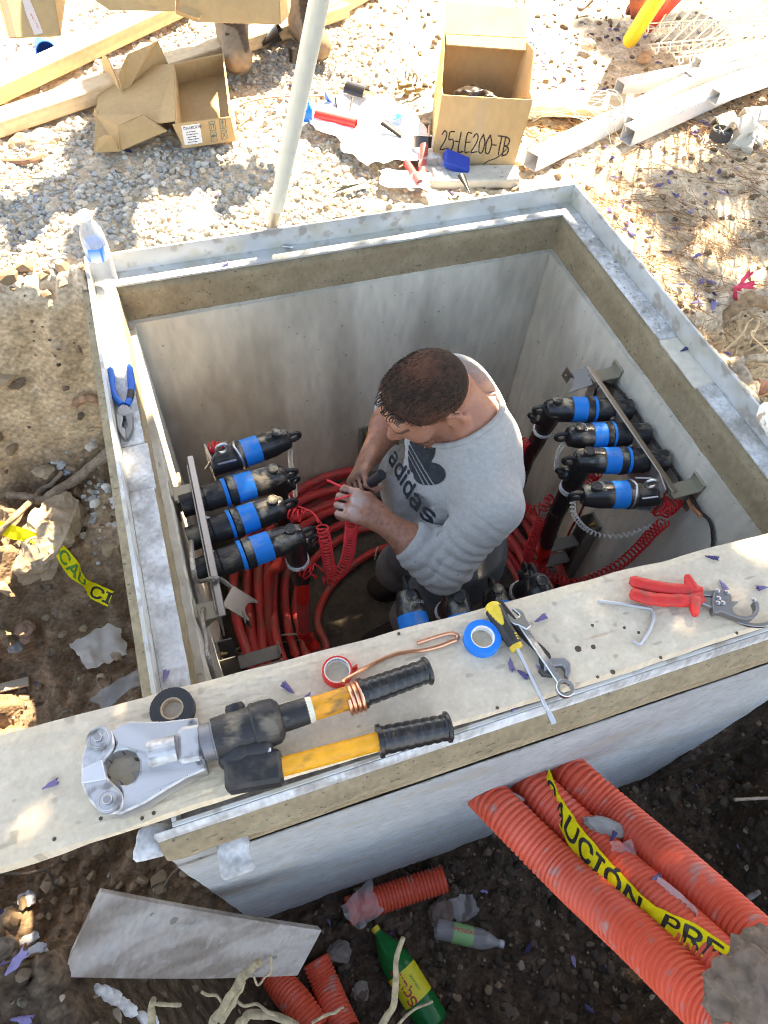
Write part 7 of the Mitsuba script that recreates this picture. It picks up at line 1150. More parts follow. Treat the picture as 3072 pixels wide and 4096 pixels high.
for k, pts in enumerate((((1.635,0.825,-0.120), (1.641,0.815,-0.100), (1.662,0.795,-0.080)), ((1.600,0.763,-0.085), (1.592,0.756,-0.065), (1.621,0.764,-0.045), (1.643,0.771,-0.025), (1.654,0.784,-0.005), (1.656,0.779,0.015)), ((1.800,0.938,-0.155), (1.802,0.929,-0.135), (1.823,0.924,-0.115), (1.838,0.914,-0.095)), ((1.680,0.764,-0.119), (1.692,0.764,-0.099), (1.720,0.762,-0.079), (1.739,0.748,-0.059)), ((1.784,0.890,-0.086), (1.760,0.833,-0.066), (1.704,0.787,-0.046), (1.669,0.770,-0.026), (1.636,0.731,-0.006), (1.616,0.690,0.014), (1.595,0.642,0.034)), ((1.709,0.803,-0.155), (1.722,0.824,-0.135), (1.728,0.832,-0.115)), ((1.634,0.701,-0.119), (1.652,0.708,-0.099), (1.660,0.698,-0.079), (1.658,0.674,-0.059), (1.652,0.647,-0.039)), ((1.610,0.658,-0.086), (1.618,0.667,-0.066), (1.640,0.661,-0.046)), ((1.745,0.904,-0.156), (1.752,0.891,-0.136), (1.748,0.878,-0.116)), ((1.755,0.903,-0.118), (1.731,0.871,-0.098), (1.700,0.829,-0.078), (1.675,0.781,-0.058)), ((1.625,0.639,-0.087), (1.627,0.644,-0.067), (1.635,0.631,-0.047)), ((1.896,0.926,-0.156), (1.891,0.916,-0.136), (1.890,0.908,-0.116)), ((1.733,0.801,-0.117), (1.769,0.832,-0.097), (1.775,0.834,-0.077), (1.798,0.830,-0.057)), ((1.597,0.591,-0.087), (1.598,0.584,-0.067), (1.604,0.575,-0.047)), ((1.673,0.658,-0.156), (1.682,0.647,-0.136)))): obj('rootlet', tube(spline(pts, 5), np.linspace(0.0042, 0.0016, (len(pts) - 1)*5 + 1), 6), 'mat_rough', (0.50, 0.38, 0.22), parent=rt_, var=0.3)
ps = rock(0.046, 9, 4, (0.8, 1.5, 0.8), 0.22, 1.1); obj('pale_stone', place(ps, (1.482, 0.425, 0.022), (0, 0, 1), (1, 0.1, 0)), 'mat_rough', lambda v: np.where((meshkit.fbm(v*60, 3, 2) > 0.62)[:, None], A_([0.45, 0.34, 0.22]), A_([0.78, 0.75, 0.68])), label='sunlit white stone at the right end of the steel frame', cat='stone', smooth=True)
rf = [flower([0, 0, 0], 0, 0.05, s) for s in (3, 7, 11, 15, 19)]; cr_ = A_((1.723,0.931,-0.030)); obj('red_flower', cat([place(f_, cr_ + [0.006*(k % 3), 0.006*(k % 2), 0.012], (math.cos(k*1.4), math.sin(k*1.4), 0.6)) for k, f_ in enumerate(rf)]), 'mat_rough', (0.55, 0.06, 0.11), label='crumpled crimson flower on the sunlit needles of the right bank', cat='flower', kind=None, var=0.5, smooth=True)
put_flower((1.632,0.887,-0.050), 0.9, 'pale lilac flower on the bare soil just outside the right frame edge', 0.04, 31, None, 3); put_flower((1.703,1.109,-0.040), 0.2, 'violet flower on the bright needles above the crimson one', 0.032, 32, None, 1)

# ================================================================ the dig in front and to the left
ORG = (0.60, 0.088, 0.042)
def conduit(label, pts, r=0.049, pitch=0.0128, ends=True):
    p = spline(pts, 14); s = np.r_[0, np.cumsum(np.linalg.norm(np.diff(p, axis=0), axis=1))]; k = int(s[-1]/pitch*6); u = np.linspace(0, s[-1], k); q = np.stack([np.interp(u, s, p[:, i]) for i in range(3)], 1)
    ph = (u/pitch) % 1; rr = r*(1 - 0.085*(0.5 + 0.5*np.tanh((np.abs(ph - 0.5) - 0.27)*-22) < 0.5)); rr = r*(1 - 0.09/(1 + np.exp(-(np.abs(ph - 0.5) - 0.30)*45)))
    def colf(v):
        w = np.clip((meshkit.fbm(v*42, 3, 4) - 0.65)*9, 0, 1)[:, None]; f = meshkit.fbm(v*9, 3, 6)[:, None]; c = A_(ORG)*(0.85 + 0.3*f) + A_([0.05, 0.05, 0.045])*np.clip(f*2 - 0.9, 0, 1); return c*(1 - 0.55*w) + A_([0.33, 0.30, 0.27])*0.55*w
    t = thing('corrugated_conduit', label, 'conduit'); obj('wall', tube(q, rr, 40, cap=False), 'mat_satin', colf, parent=t, smooth=50); obj('inner_wall', tube(q[::6], r*0.84, 24, cap=False), 'mat_satin', A_(ORG)*0.8, parent=t, smooth=True)
    return q
cA = conduit('left one of three big orange conduits leaving the front wall, lowest in the picture', [(0.677,0.020,-0.767), (0.644,-0.040,-0.565), (0.721,-0.245,-0.485), (0.765,-0.405,-0.339), (0.784,-0.526,-0.209), (0.780,-0.569,-0.136)])
cB = conduit('middle one of three big orange conduits, under the yellow tape', [(0.810,0.020,-0.790), (0.759,-0.040,-0.579), (0.816,-0.222,-0.495), (0.848,-0.378,-0.363), (0.858,-0.478,-0.261), (0.858,-0.531,-0.197)])
cD = conduit('right one of three big orange conduits, smeared with grey mortar', [(0.921,0.020,-0.780), (0.858,-0.040,-0.572), (0.906,-0.180,-0.512), (0.931,-0.313,-0.406), (0.945,-0.453,-0.279), (0.945,-0.514,-0.214)])
for k, (c, l, s_) in enumerate((((0.843,-0.192,-0.462), 'grey mortar lump lying in the groove between middle and right conduit', 0.030), ((0.694,-0.060,-0.532), 'small mortar lump between left and middle conduit near the wall', 0.015))): obj('mortar_lump', place(rock(s_, k + 40, 3, (1.5, 0.7, 0.6), 0.5, 1.6), c, (0, 0, 1), (0.75, -0.6, 0)), 'mat_rough', (0.30, 0.29, 0.27), label=l, cat='mortar', var=0.3, smooth=True)
lump = rock(0.100, 12, 6, (1.0, 1.0, 0.85), 0.55, 1.5); v = A_(lump.vertices); lump.vertices = v*(1 + 0.34*(meshkit.fbm(v*A_([40, 40, 20]), 4, 3) - 0.5) + 0.09*(meshkit.fbm(v*110, 3, 5) - 0.5))[:, None]
obj('earth_clod', place(lump, (0.846,-0.525,-0.114)), 'mat_rough', lambda v: A_([0.17, 0.128, 0.095])*(0.5 + 0.8*meshkit.fbm(v*60, 4, 8)[:, None]), label='big crumbly grey brown clod burying the ends of the orange conduits', cat='clod', smooth=True)
# ---- yellow tape with black lettering, a ribbon that twists
class Ribbon:
    def __init__(s, pts, wid, ws, n=16):
        s.p = spline(pts, n); s.w = spline(wid, n); s.ws = np.interp(np.linspace(0, 1, len(s.p)), np.linspace(0, 1, len(ws)), ws); s.s = np.r_[0, np.cumsum(np.linalg.norm(np.diff(s.p, axis=0), axis=1))]; t = np.gradient(s.p, axis=0); s.n = np.cross(t, s.w); s.n /= np.linalg.norm(s.n, axis=1, keepdims=True); s.w = s.w/np.linalg.norm(s.w, axis=1, keepdims=True)
    def at(s, u, v, lift=0):
        f = lambda a: np.stack([np.interp(u, s.s, a[:, i]) for i in range(3)], 1); ww = np.interp(u, s.s, s.ws); cr_ = 0.0018*np.sin(u*70 + v*60) + 0.0012*np.sin(u*160 - v*90); return f(s.p) + f(s.w)*(v*ww/0.075)[:, None] + f(s.n)*(lift + cr_)[:, None]
    def mesh(s, h=0.075, m=8, th=0.0008):
        u = np.linspace(0, s.s[-1], len(s.p)*2); v = np.linspace(-h/2, h/2, m); U_, V_ = np.meshgrid(u, v, indexing='ij'); a = s.at(U_.ravel(), V_.ravel(), 0); b = s.at(U_.ravel(), V_.ravel(), -th); n, k = len(u), len(u)*m; i, j = np.meshgrid(np.arange(n - 1), np.arange(m - 1), indexing='ij'); q = (i*m + j).ravel()
        f = np.vstack([np.stack([q, q + m, q + m + 1], 1), np.stack([q, q + m + 1, q + 1], 1), np.stack([q, q + m + 1, q + m], 1) + k, np.stack([q, q + 1, q + m + 1], 1) + k]); loop = np.r_[np.arange(n)*m, (n - 1)*m + np.arange(1, m), (np.arange(n - 1)[::-1])*m + m - 1, np.arange(m - 1)[::-1][:-1]]; nx = np.roll(loop, -1); f = np.vstack([f, np.stack([loop, nx, nx + k], 1), np.stack([loop, nx + k, loop + k], 1)]); return trimesh.Trimesh(np.vstack([a, b]), f, process=False)
    def text(s, t, u0, hgt=0.05, flip=1, lift=0.0010):
        w = word(t, hgt, True, 0.0004); w = trimesh.Trimesh(w.vertices, w.faces, process=True)
        for _ in range(3):
            if w.edges_unique_length.max() < 0.012: break
            w = w.subdivide()
        v = A_(w.vertices); w.vertices = s.at(u0 + v[:, 0], flip*(v[:, 1] - hgt/2), lift); return w
TAPEY = (0.72, 0.66, 0.02)
scene['mat_tape'] = {'type': 'principledthin', 'base_color': {'type': 'rgb', 'value': [0.80, 0.72, 0.015]}, 'roughness': 0.3, 'spec_trans': 0.0, 'diff_trans': 0.5, 'eta': 1.45}
across = A_([0.60, 0.68, 0.42])
def tapeobj(label, rb, words, back=()):
    t = thing('caution_tape', label, 'caution tape'); obj('strip', rb.mesh(), 'mat_tape', parent=t, smooth=True)
    for wtxt, u0, fl_ in words: obj('lettering', rb.text(wtxt, u0, 0.052, fl_), 'mat_satin', (0.014, 0.014, 0.012), parent=t, smooth=False, kind='stuff', label='black printed capitals')
    for wtxt, u0, fl_ in back: obj('lettering_showing_through', rb.text(wtxt, u0, 0.050, fl_), 'mat_satin', (0.07, 0.20, 0.03), parent=t, smooth=False, kind='stuff', label='dark green capitals showing through from the back of the tape')
r1 = Ribbon([(0.784,-0.043,-0.512), (0.772,-0.095,-0.496), (0.769,-0.165,-0.471), (0.773,-0.229,-0.438), (0.783,-0.283,-0.404), (0.795,-0.332,-0.364), (0.807,-0.367,-0.326), (0.829,-0.417,-0.264), (0.852,-0.467,-0.205)], [across]*6 + [A_([0.4, 0.55, 0.75]), across, across], [0.034, 0.043, 0.052, 0.056, 0.051, 0.038, 0.030, 0.046, 0.040])
tapeobj('yellow plastic tape with black capitals twisting along the orange conduits', r1, [('CAUCIÓN', 0.012, 1), ('PREC', r1.s[-1]*0.735, 1)])
r2 = Ribbon([(0.809,-0.361,-0.342), (0.817,-0.393,-0.315), (0.827,-0.426,-0.281), (0.841,-0.451,-0.250), (0.853,-0.471,-0.220)], [across]*5, [0.022, 0.045, 0.050, 0.045, 0.03])
tapeobj('second fold of yellow tape with green letters showing through, low on the middle conduit', r2, [], [('PROHIBIDO', 0.02, -1)])
r3 = Ribbon([(-0.302,1.029,-0.615), (-0.292,1.004,-0.652), (-0.280,0.981,-0.698), (-0.267,0.964,-0.757), (-0.254,0.958,-0.811), (-0.213,0.928,-0.832)], [A_([0.75, 0.55, 0.35])]*3 + [A_([0.35, 0.75, 0.55]), A_([0.75, 0.5, 0.5]), A_([0.6, 0.6, 0.6])], [0.032, 0.045, 0.05, 0.026, 0.05, 0.055])
tapeobj('crumpled yellow tape end hanging over the dark bank left of the chamber', r3, [('CI', r3.s[-1]*0.72, -1)], [('CAU', 0.02, 1)])
r4 = Ribbon([(-0.477,1.157,-0.623), (-0.429,1.121,-0.621), (-0.371,1.074,-0.607), (-0.341,1.067,-0.628)], [A_([0.2, 0.7, 0.6])]*4, [0.04, 0.045, 0.035, 0.03]); tapeobj('yellow tape coming in from the left edge and going under the flat rock', r4, [])
# ---- board, off-cuts, bottles
bq = [A_((-0.218,0.015,-0.400)), A_((0.182,-0.174,-0.620)), A_((0.107,-0.238,-0.660)), A_((-0.316,-0.101,-0.440))]
bn = unit(np.cross(bq[1] - bq[0], bq[3] - bq[0])); bn = bn if bn[2] > 0 else -bn; V_, UV_ = [], []
nu, nv = 40, 14; uu, vv = np.linspace(0, 1, nu), np.linspace(0, 1, nv); gridp = [[bq[0]*(1 - a)*(1 - b) + bq[1]*a*(1 - b) + bq[2]*a*b + bq[3]*(1 - a)*b for b in vv] for a in uu]; gp = A_(gridp); gp = gp + bn*(0.012*np.sin(uu*3.0))[:, None, None]
a_, b_ = np.meshgrid(np.arange(nu - 1), np.arange(nv - 1), indexing='ij'); q_ = (a_*nv + b_).ravel(); k_ = nu*nv; loop = np.r_[np.arange(nu)*nv, (nu - 1)*nv + np.arange(1, nv), (np.arange(nu - 1)[::-1])*nv + nv - 1, np.arange(nv - 1)[::-1][:-1]]; nx = np.roll(loop, -1)
f = np.vstack([np.stack([q_, q_ + nv, q_ + nv + 1], 1), np.stack([q_, q_ + nv + 1, q_ + 1], 1), np.stack([q_, q_ + nv + 1, q_ + nv], 1) + k_, np.stack([q_, q_ + 1, q_ + nv + 1], 1) + k_, np.stack([loop, nx, nx + k_], 1), np.stack([loop, nx + k_, loop + k_], 1)]); allv = np.vstack([gp.reshape(-1, 3), (gp - bn*0.026).reshape(-1, 3)]); U0, V0 = np.meshgrid(uu*0.62, vv*0.24, indexing='ij'); uvv = np.vstack([np.c_[U0.ravel(), V0.ravel()], np.c_[U0.ravel(), V0.ravel() + 0.03]])
obj('plywood_board', trimesh.Trimesh(allv[f].reshape(-1, 3), np.arange(f.size).reshape(-1, 3), process=False), 'mat_ply', uv=uvv[f].reshape(-1, 2), label='stained wooden board with a slanted end bridging the dig at the lower left', cat='board')
conduit('short orange conduit piece lying against the foot of the front wall', [(0.271,-0.100,-1.451), (0.442,-0.104,-1.462), (0.618,-0.113,-1.447)], 0.045); conduit('left one of two orange conduit ends sticking out below the board', [(-0.015,-0.147,-1.502), (0.016,-0.230,-1.464), (0.057,-0.301,-1.429), (0.092,-0.379,-1.417)], 0.047); conduit('right one of two orange conduit ends beside the green bottle', [(0.135,-0.198,-1.479), (0.147,-0.268,-1.482), (0.159,-0.336,-1.451), (0.176,-0.408,-1.418)], 0.045)
scene['mat_green_glass'] = {'type': 'principledthin', 'base_color': {'type': 'rgb', 'value': [0.03, 0.30, 0.07]}, 'roughness': 0.12, 'spec_trans': 0.45, 'diff_trans': 0.5, 'eta': 1.45}
def bottle(label, a, b, prof, matk, lab_z, r, col, capcol, text=None, cap_r=0.014):
    a, b = A_(a, float), A_(b, float); L = np.linalg.norm(b - a); t = thing('plastic_bottle', label, 'bottle'); d = b - a
    obj('bottle_body', lathe([(x*r, y*L) for x, y in prof], 32, a, d), matk, parent=t, smooth=40); obj('cap', lathe([(cap_r, L*0.985), (cap_r, L*1.05), (0.001, L*1.052)], 20, a, d), 'mat_satin', capcol, parent=t)
    lb_ = obj('paper_label', lathe([(r*1.012, L*lab_z[0]), (r*1.02, L*lab_z[0] + 0.001), (r*1.02, L*lab_z[1]), (r*1.012, L*lab_z[1])], 40, a, d, cap=False), 'mat_satin', col, parent=t); B_ = basis(unit(d), np.cross((0, 0, 1), unit(d)))
    for (txt, hh, tcol, off, dz) in text or []:
        w = word(txt, hh, True, 0.0004); v = A_(w.vertices); v[:, 0] -= v[:, 0].mean(); zc = L*(lab_z[0] + lab_z[1])/2 + dz
        th_ = off + (v[:, 1] - hh/2)/r; w.vertices = a + (zc + v[:, 0])[:, None]*B_[:, 2] + (r*1.026 + v[:, 2])[:, None]*(np.cos(th_)[:, None]*B_[:, 1] + np.sin(th_)[:, None]*B_[:, 0]); obj('label_print', w, 'mat_satin', tcol, parent=lb_, kind='stuff', label='printed lettering on the bottle label')
PET = [(0.001, 0.02), (0.75, 0.0), (0.98, 0.03), (1.0, 0.08), (1.0, 0.62), (0.93, 0.70), (0.72, 0.83), (0.42, 0.93), (0.28, 0.965), (0.28, 1.0)]
bottle('green plastic bottle with bright yellow label lying in the dig', (0.444,-0.485,-1.479), (0.348,-0.186,-1.461), PET, 'mat_green_glass', (0.28, 0.58), 0.050, (0.62, 0.56, 0.02), (0.55, 0.45, 0.03), [('Squirt', 0.030, (0.45, 0.03, 0.05), 0.5, 0.0), ('CON JUGO', 0.007, (0.05, 0.20, 0.04), -0.25, 0.0)])
bottle('clear plastic bottle with green and white label lying right of the green one', (0.537,-0.239,-1.474), (0.730,-0.348,-1.496), [(0.001, 0.02), (0.8, 0.0), (1, 0.04), (1, 0.7), (0.8, 0.82), (0.40, 0.94), (0.36, 1.0)], 'mat_clear', (0.25, 0.56), 0.031, (0.22, 0.40, 0.16), (0.45, 0.47, 0.48), [('Peñafiel', 0.013, (0.45, 0.06, 0.08), 0.35, 0.0)], 0.0125)
# ---- flat rock, roots, rags and scraps at the left
rp = [(-0.375,1.138,-0.612), (-0.346,1.164,-0.595), (-0.322,1.217,-0.626), (-0.246,1.225,-0.623), (-0.224,1.182,-0.623), (-0.234,1.126,-0.630), (-0.263,1.036,-0.592), (-0.299,1.012,-0.621), (-0.378,1.007,-0.689), (-0.447,1.011,-0.703), (-0.447,1.019,-0.678), (-0.405,1.041,-0.644), (-0.372,1.066,-0.600)]
rc_ = A_(rp).mean(0); rpl = np.vstack([A_(rp), A_(rp) - [0, 0, 0.055], [rc_ + [0, 0, 0.015]]]); rm = trimesh.convex.convex_hull(rpl); rm = tm(mf(rm).refine_to_length(0.012)); rm = trimesh.Trimesh(rm.vertices, rm.faces, process=True); v = A_(rm.vertices); rm.vertices = v + A_(rm.vertex_normals)*((meshkit.fbm(v*22, 4, 3) - 0.55)*0.05 + (meshkit.fbm(v*90, 2, 5) - 0.5)*0.010)[:, None]
obj('flat_rock', rm, 'mat_rough', lambda v: A_([0.34, 0.26, 0.17])*(0.6 + 0.8*meshkit.fbm(v*40, 4, 8)[:, None]), label='long rough tan rock lying on the yellow tape at the left', cat='rock', smooth=False)
WOOD = (0.24, 0.18, 0.125)
root('thick forked root running from the flat rock to the left frame edge', [(-0.430,1.256,-0.612), (-0.380,1.243,-0.623), (-0.328,1.217,-0.633), (-0.284,1.236,-0.620), (-0.230,1.267,-0.624), (-0.158,1.278,-0.585), (-0.075,1.291,-0.537)], 0.013, 0.019, WOOD, seed=5); root('thinner root crossing behind the flat rock to the left edge', [(-0.471,1.127,-0.629), (-0.413,1.144,-0.597), (-0.376,1.198,-0.614), (-0.333,1.269,-0.639), (-0.296,1.274,-0.626), (-0.266,1.304,-0.612)], 0.010, 0.008, WOOD, seed=6)
root('splintered reddish root bent out of the bank near the pliers', [(-0.162,1.357,-0.404), (-0.137,1.365,-0.384), (-0.105,1.360,-0.378), (-0.082,1.364,-0.410), (-0.067,1.357,-0.449)], 0.010, 0.016, (0.36, 0.21, 0.12), seed=7); root('thin pale root on the tan bank below the pliers', [(-0.151,1.341,-0.489), (-0.120,1.341,-0.493), (-0.081,1.339,-0.516)], 0.004, 0.005, (0.42, 0.31, 0.17), seed=8)
obj('paper_rag', place(crumple(0.14, 0.17, 12, 0.05, 20, 8), (-0.309,0.878,-1.015), (0.2, -0.35, 1), (1, 0.3, 0)), 'mat_rough', (0.50, 0.44, 0.37), label='crumpled dirty white paper cup on the soil left of the chamber', cat='rag', smooth=True); obj('plastic_strip', place(crumple(0.19, 0.05, 14, 0.02, 16, 12), (-0.248,0.701,-1.007), (0, -0.2, 1), (1, 0.35, 0)), 'mat_film', label='dusty clear plastic strip beside the plank at the left', cat='plastic strip', smooth=True)
obj('plastic_scrap', place(crumple(0.05, 0.045, 15, 0.02, 10, 16), (-0.108,1.141,-0.617), (-0.6, -0.4, 0.8)), 'mat_rough', (0.55, 0.52, 0.47), label='white plastic scrap stuck against the left wall of the chamber', cat='plastic scrap', smooth=True); obj('wood_splinter', beam((-0.639,0.828,-1.038), (-0.541,0.829,-1.048), 0.03, 0.012, 0.002), 'mat_rough', (0.36, 0.29, 0.21), label='grey wood splinter at the left edge above the plank', cat='wood', var=0.3)
for k, (c, s_, l, col) in enumerate((((-0.491,0.930,-0.876), 0.030, 'reddish stone at the upper end of the small stone group on the left', (0.24, 0.15, 0.10)), ((-0.493,0.914,-0.907), 0.026, 'brown stone in the middle of the small stone group on the left', (0.22, 0.14, 0.09)), ((-0.534,0.904,-0.933), 0.026, 'grey flat stone of the small stone group on the left', (0.22, 0.21, 0.19)), ((-0.255,0.829,-1.026), 0.022, 'tan stone right of the crumpled paper cup', (0.30, 0.22, 0.14)), ((-0.153,1.323,-0.545), 0.020, 'pale stone at the foot of the tan bank', (0.45, 0.40, 0.32)), ((-0.139,1.200,-0.609), 0.014, 'white pebble near the left frame edge', (0.52, 0.49, 0.43)), ((-0.178,1.144,-0.608), 0.017, 'pale pebble right of the flat rock', (0.46, 0.42, 0.36)), ((-0.253,1.308,-0.622), 0.017, 'bluish grey stone among gravel on the left bench', (0.33, 0.34, 0.35)), ((-0.260,1.317,-0.596), 0.018, 'grey stone above the bluish one on the left bench', (0.34, 0.33, 0.31)), ((-0.313,1.303,-0.594), 0.030, 'flat brown stone left of the gravel on the bench', (0.30, 0.23, 0.15)), ((0.248,-0.322,-1.499), 0.028, 'pale stone left of the green bottle', (0.20, 0.18, 0.15)), ((0.213,-0.198,-1.486), 0.04, 'flat grey stone right of the board end', (0.17, 0.15, 0.13)), ((0.573,-0.205,-1.489), 0.045, 'brown stone behind the clear bottle', (0.13, 0.10, 0.08)), ((-0.731,0.110,-1.280), 0.045, 'grey clod at the left edge of the heap', (0.22, 0.19, 0.15)))): obj('stone', place(rock(s_, k + 60, 3, (1, 0.85, 0.6), 0.5, 1.3), c, (0, 0, 1), (math.cos(k*1.7), math.sin(k*1.7), 0)), 'mat_rough', col, label=l, cat='stone', var=0.4, smooth=False)
keep_b = lambda x, y, r_: r_.random(len(x)) < np.exp(-((x + 0.20)**2/0.012 + (y - 1.16)**2/0.010)); stuff('spilled_gravel', scatter(1500, (-0.55, 0.0, 0.85, 1.42), (0.005, 0.014), ground_h, GR, 17, keep=keep_b), 'spilled grey gravel on the bench left of the chamber')
# ---- near heap: roots, white crumbs, petals
for k, (pts, r0, r1_, l) in enumerate(((((-0.049,-0.268,-0.420), (-0.022,-0.250,-0.380), (0.014,-0.229,-0.330), (0.042,-0.213,-0.290), (0.068,-0.207,-0.270)), 0.0085, 0.007, 'stout broken root slanting up in front of the board'), (((-0.031,-0.269,-0.400), (-0.005,-0.251,-0.370), (0.012,-0.239,-0.350), (0.030,-0.227,-0.330)), 0.006, 0.004, 'thin root running beside the stout broken root'), (((-0.003,-0.283,-0.400), (0.019,-0.276,-0.380), (0.053,-0.286,-0.370), (0.084,-0.305,-0.370), (0.099,-0.321,-0.380)), 0.0085, 0.008, 'pale arched root at the bottom edge left of the orange conduit ends'), (((-0.160,-0.235,-0.420), (-0.145,-0.209,-0.380), (-0.136,-0.197,-0.360)), 0.0075, 0.005, 'upright root stub at the bottom left below the white crumbs'), (((-0.138,-0.204,-0.370), (-0.118,-0.212,-0.370), (-0.090,-0.222,-0.360)), 0.0035, 0.003, 'pale twig branching to the right from the upright root stub'), (((0.007,-0.248,-0.360), (0.017,-0.259,-0.360), (0.041,-0.265,-0.360), (0.055,-0.281,-0.360), (0.074,-0.295,-0.360)), 0.0028, 0.0028, 'thin wavy rootlet left of the orange conduit ends'), (((-0.052,-0.214,-0.360), (-0.041,-0.223,-0.360), (-0.027,-0.228,-0.360), (-0.019,-0.246,-0.370)), 0.0026, 0.0024, 'curled rootlet left of the stout broken root'), (((0.087,-0.204,-0.270), (0.082,-0.226,-0.290), (0.067,-0.232,-0.300), (0.053,-0.238,-0.310), (0.051,-0.222,-0.290)), 0.0022, 0.002, 'fine looped rootlet in front of the board'), (((0.245,-0.371,-0.400), (0.274,-0.347,-0.360), (0.293,-0.303,-0.310), (0.301,-0.281,-0.290), (0.321,-0.252,-0.260)), 0.0065, 0.0045, 'long bare stick standing up in front of the green bottle'), (((0.277,-0.378,-0.400), (0.311,-0.366,-0.380), (0.349,-0.363,-0.360)), 0.003, 0.0022, 'thin twig crossing the lower end of the green bottle'), (((0.129,-0.324,-0.380), (0.154,-0.321,-0.360), (0.175,-0.321,-0.350), (0.190,-0.319,-0.340)), 0.003, 0.002, 'forked rootlet over the right orange conduit end'), (((-0.687,0.295,-1.155), (-0.634,0.281,-1.183), (-0.571,0.272,-1.199), (-0.568,0.240,-1.237), (-0.556,0.212,-1.269)), 0.006, 0.0035, 'grey root on the heap below the plank at the left'), (((-0.100,0.104,-0.350), (-0.097,0.096,-0.420), (-0.086,0.069,-0.500), (-0.071,0.055,-0.550), (-0.048,0.040,-0.600)), 0.006, 0.005, 'dark root below the mortar smeared lugs'), (((-0.084,0.053,-0.600), (-0.119,0.048,-0.650), (-0.152,0.036,-0.700)), 0.004, 0.003, 'pale rootlet in the dark corner left of the front wall'))): root(l, pts, r0, r1_, (0.27, 0.22, 0.135) if k < 11 else (0.14, 0.11, 0.08), 8, k + 30)
obj('white_crumbs', cat([place(rock(0.012 + 0.004*((k*7) % 3), k + 80, 2, (1.2, 0.8, 0.7), 0.6, 2.0), c, (0, 0, 1), (1, -0.8, 0)) for k, c in enumerate(((-0.268,-0.140,-0.506), (-0.263,-0.148,-0.523), (-0.258,-0.156,-0.539), (-0.251,-0.164,-0.551), (-0.241,-0.175,-0.547), (-0.233,-0.185,-0.553), (-0.228,-0.192,-0.568), (-0.214,-0.211,-0.597), (-0.207,-0.220,-0.607)))]), 'mat_rough', (0.55, 0.55, 0.54), label='row of white foam crumbs on the heap below the board', cat='foam', kind='stuff', var=0.2, smooth=True)
for k, (c, l) in enumerate((((-0.655,0.227,-1.272), 'white plaster smear highest on the heap at the left'), ((-0.669,0.125,-1.309), 'white plaster smear in the middle of the heap at the left'), ((-0.599,0.061,-1.169), 'white plaster smear lowest on the heap at the left'))): obj('plaster_smear', place(rock(0.026, k + 95, 3, (1.0, 0.8, 0.3), 0.6, 2.2), c), 'mat_rough', (0.45, 0.46, 0.48), label=l, cat='plaster', var=0.2, smooth=True)
put_flower((-0.396,-0.072,-0.389), 0.6, 'lilac flower on the heap at the lower left edge', 0.05, 41, None, 3); put_flower((-0.409,-0.139,-0.446), -0.4, 'lilac flower in the lower left corner', 0.04, 42, None, 3)
for k, (c, a_, l) in enumerate((((0.746,-0.049,-0.525), 0.3, 'violet flower on the middle conduit close to the wall'), ((0.695,-0.076,-0.523), -0.9, 'violet flower in the groove between left and middle conduit'), ((0.832,-0.224,-0.441), 0.6, 'violet flower beside the mortar lump on the conduits'), ((0.849,-0.242,-0.424), -1.2, 'violet flower under a plastic scrap between middle and right conduit'), ((0.858,-0.270,-0.416), -1.0, 'violet flower just below the plastic scrap on the conduits'), ((0.844,-0.317,-0.356), 0.1, 'violet flower on the middle conduit by the pink ribbon'), ((0.817,-0.347,-0.355), 0.8, 'violet flower on the middle conduit above the tape'), ((0.868,-0.387,-0.305), -0.6, 'violet flower caught under the pink ribbon end'), ((0.796,-0.419,-0.299), -1.2, 'dusty violet flower between left and middle conduit under the tape'))): put_flower(c, a_, l, 0.024, k + 50, None, k)
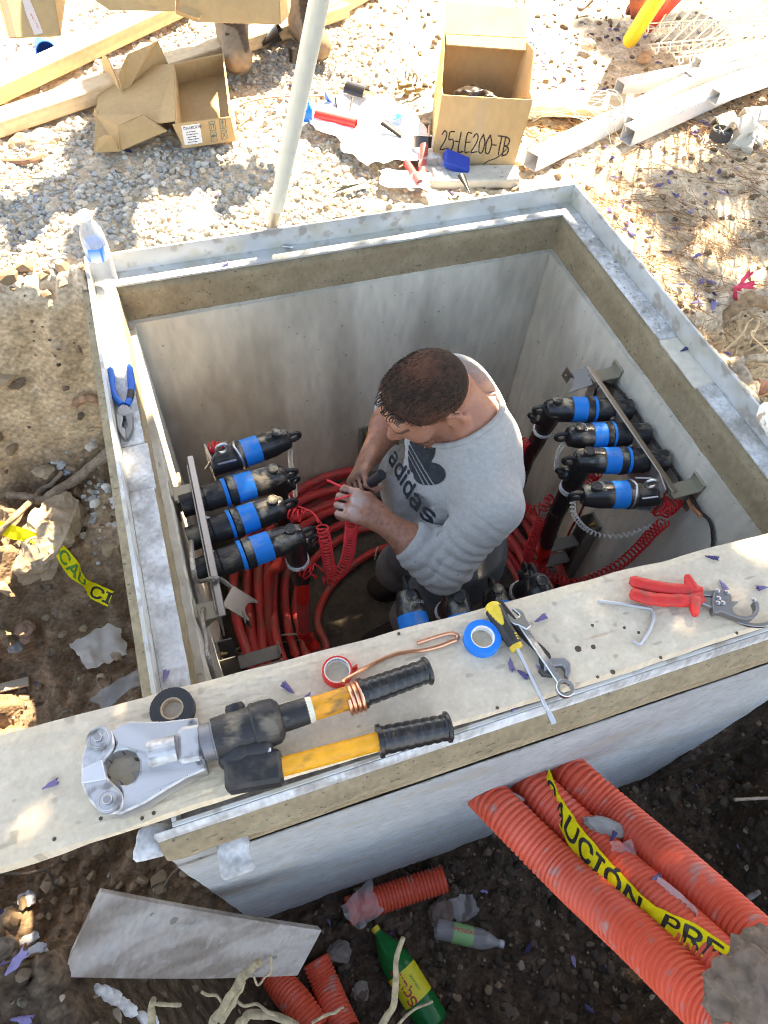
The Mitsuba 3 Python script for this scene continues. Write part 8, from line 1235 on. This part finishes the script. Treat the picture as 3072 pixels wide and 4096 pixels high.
rb5 = Ribbon([(0.853,-0.318,-0.342), (0.862,-0.343,-0.326), (0.868,-0.368,-0.306), (0.869,-0.391,-0.282), (0.857,-0.404,-0.281), (0.848,-0.406,-0.284)], [A_([0.6, 0.68, 0.42])]*6, [0.012, 0.015, 0.015, 0.012, 0.016, 0.022], 8); obj('plastic_ribbon', rb5.mesh(0.075, 4), 'mat_rough', (0.50, 0.30, 0.29), label='pinkish plastic ribbon lying along the middle conduit', cat='ribbon', smooth=True)
film('clear plastic film draped over the short orange conduit piece', (0.320,-0.106,-1.389), 0.12, 0.10, 21, 0.03, (0, -0.3, 1), (1, 0.35, 0)); film('small clear plastic scrap in the groove between the conduits', (0.845,-0.244,-0.415), 0.05, 0.045, 23, 0.02, (-0.3, -0.5, 0.8)); film('shiny clear plastic scrap behind the clear bottle', (0.649,-0.215,-1.493), 0.09, 0.07, 25, 0.03)
dq = lambda x, y, r_: (y < -0.03) & (r_.random(len(x)) < 0.8); stuff('pit_gravel', scatter(2600, (-0.1, 2.2, -0.8, -0.03), (0.006, 0.024), ground_h, [(0.06, 0.046, 0.033), (0.085, 0.066, 0.048), (0.042, 0.032, 0.023)], 27, keep=dq), 'crumbly clods on the floor of the front dig, coloured dark for pit shade')  # clod colours carry the shade of the pit
root('pale stick lying on the dark soil right of the conduits', [(1.474,-0.218,-1.000), (1.521,-0.231,-1.000), (1.593,-0.251,-1.000)], 0.005, 0.005, (0.30, 0.25, 0.19), seed=71); root('broken stick behind the right conduit', [(1.233,-0.450,-0.800), (1.251,-0.442,-0.780), (1.266,-0.436,-0.760)], 0.008, 0.006, (0.16, 0.14, 0.12), seed=72); root('thin root hanging from the clod over the left conduit', [(0.758,-0.495,-0.159), (0.765,-0.496,-0.145), (0.778,-0.501,-0.128)], 0.0022, 0.002, (0.35, 0.27, 0.2), seed=73)

kl = lambda x, y, r_: (x < -0.03) & (y < 1.55) & (r_.random(len(x)) < 0.25 + 0.6*(meshkit.fbm(np.stack([x*4, y*4, x*0], -1), 3, 12) > 0.5)); stuff('soil_lumps', scatter(420, (-0.75, 0.0, 0.1, 1.55), (0.012, 0.036), ground_h, [(0.24, 0.175, 0.105), (0.30, 0.225, 0.14), (0.19, 0.135, 0.08)], 33, keep=kl), 'broken lumps of earth on the left bank')
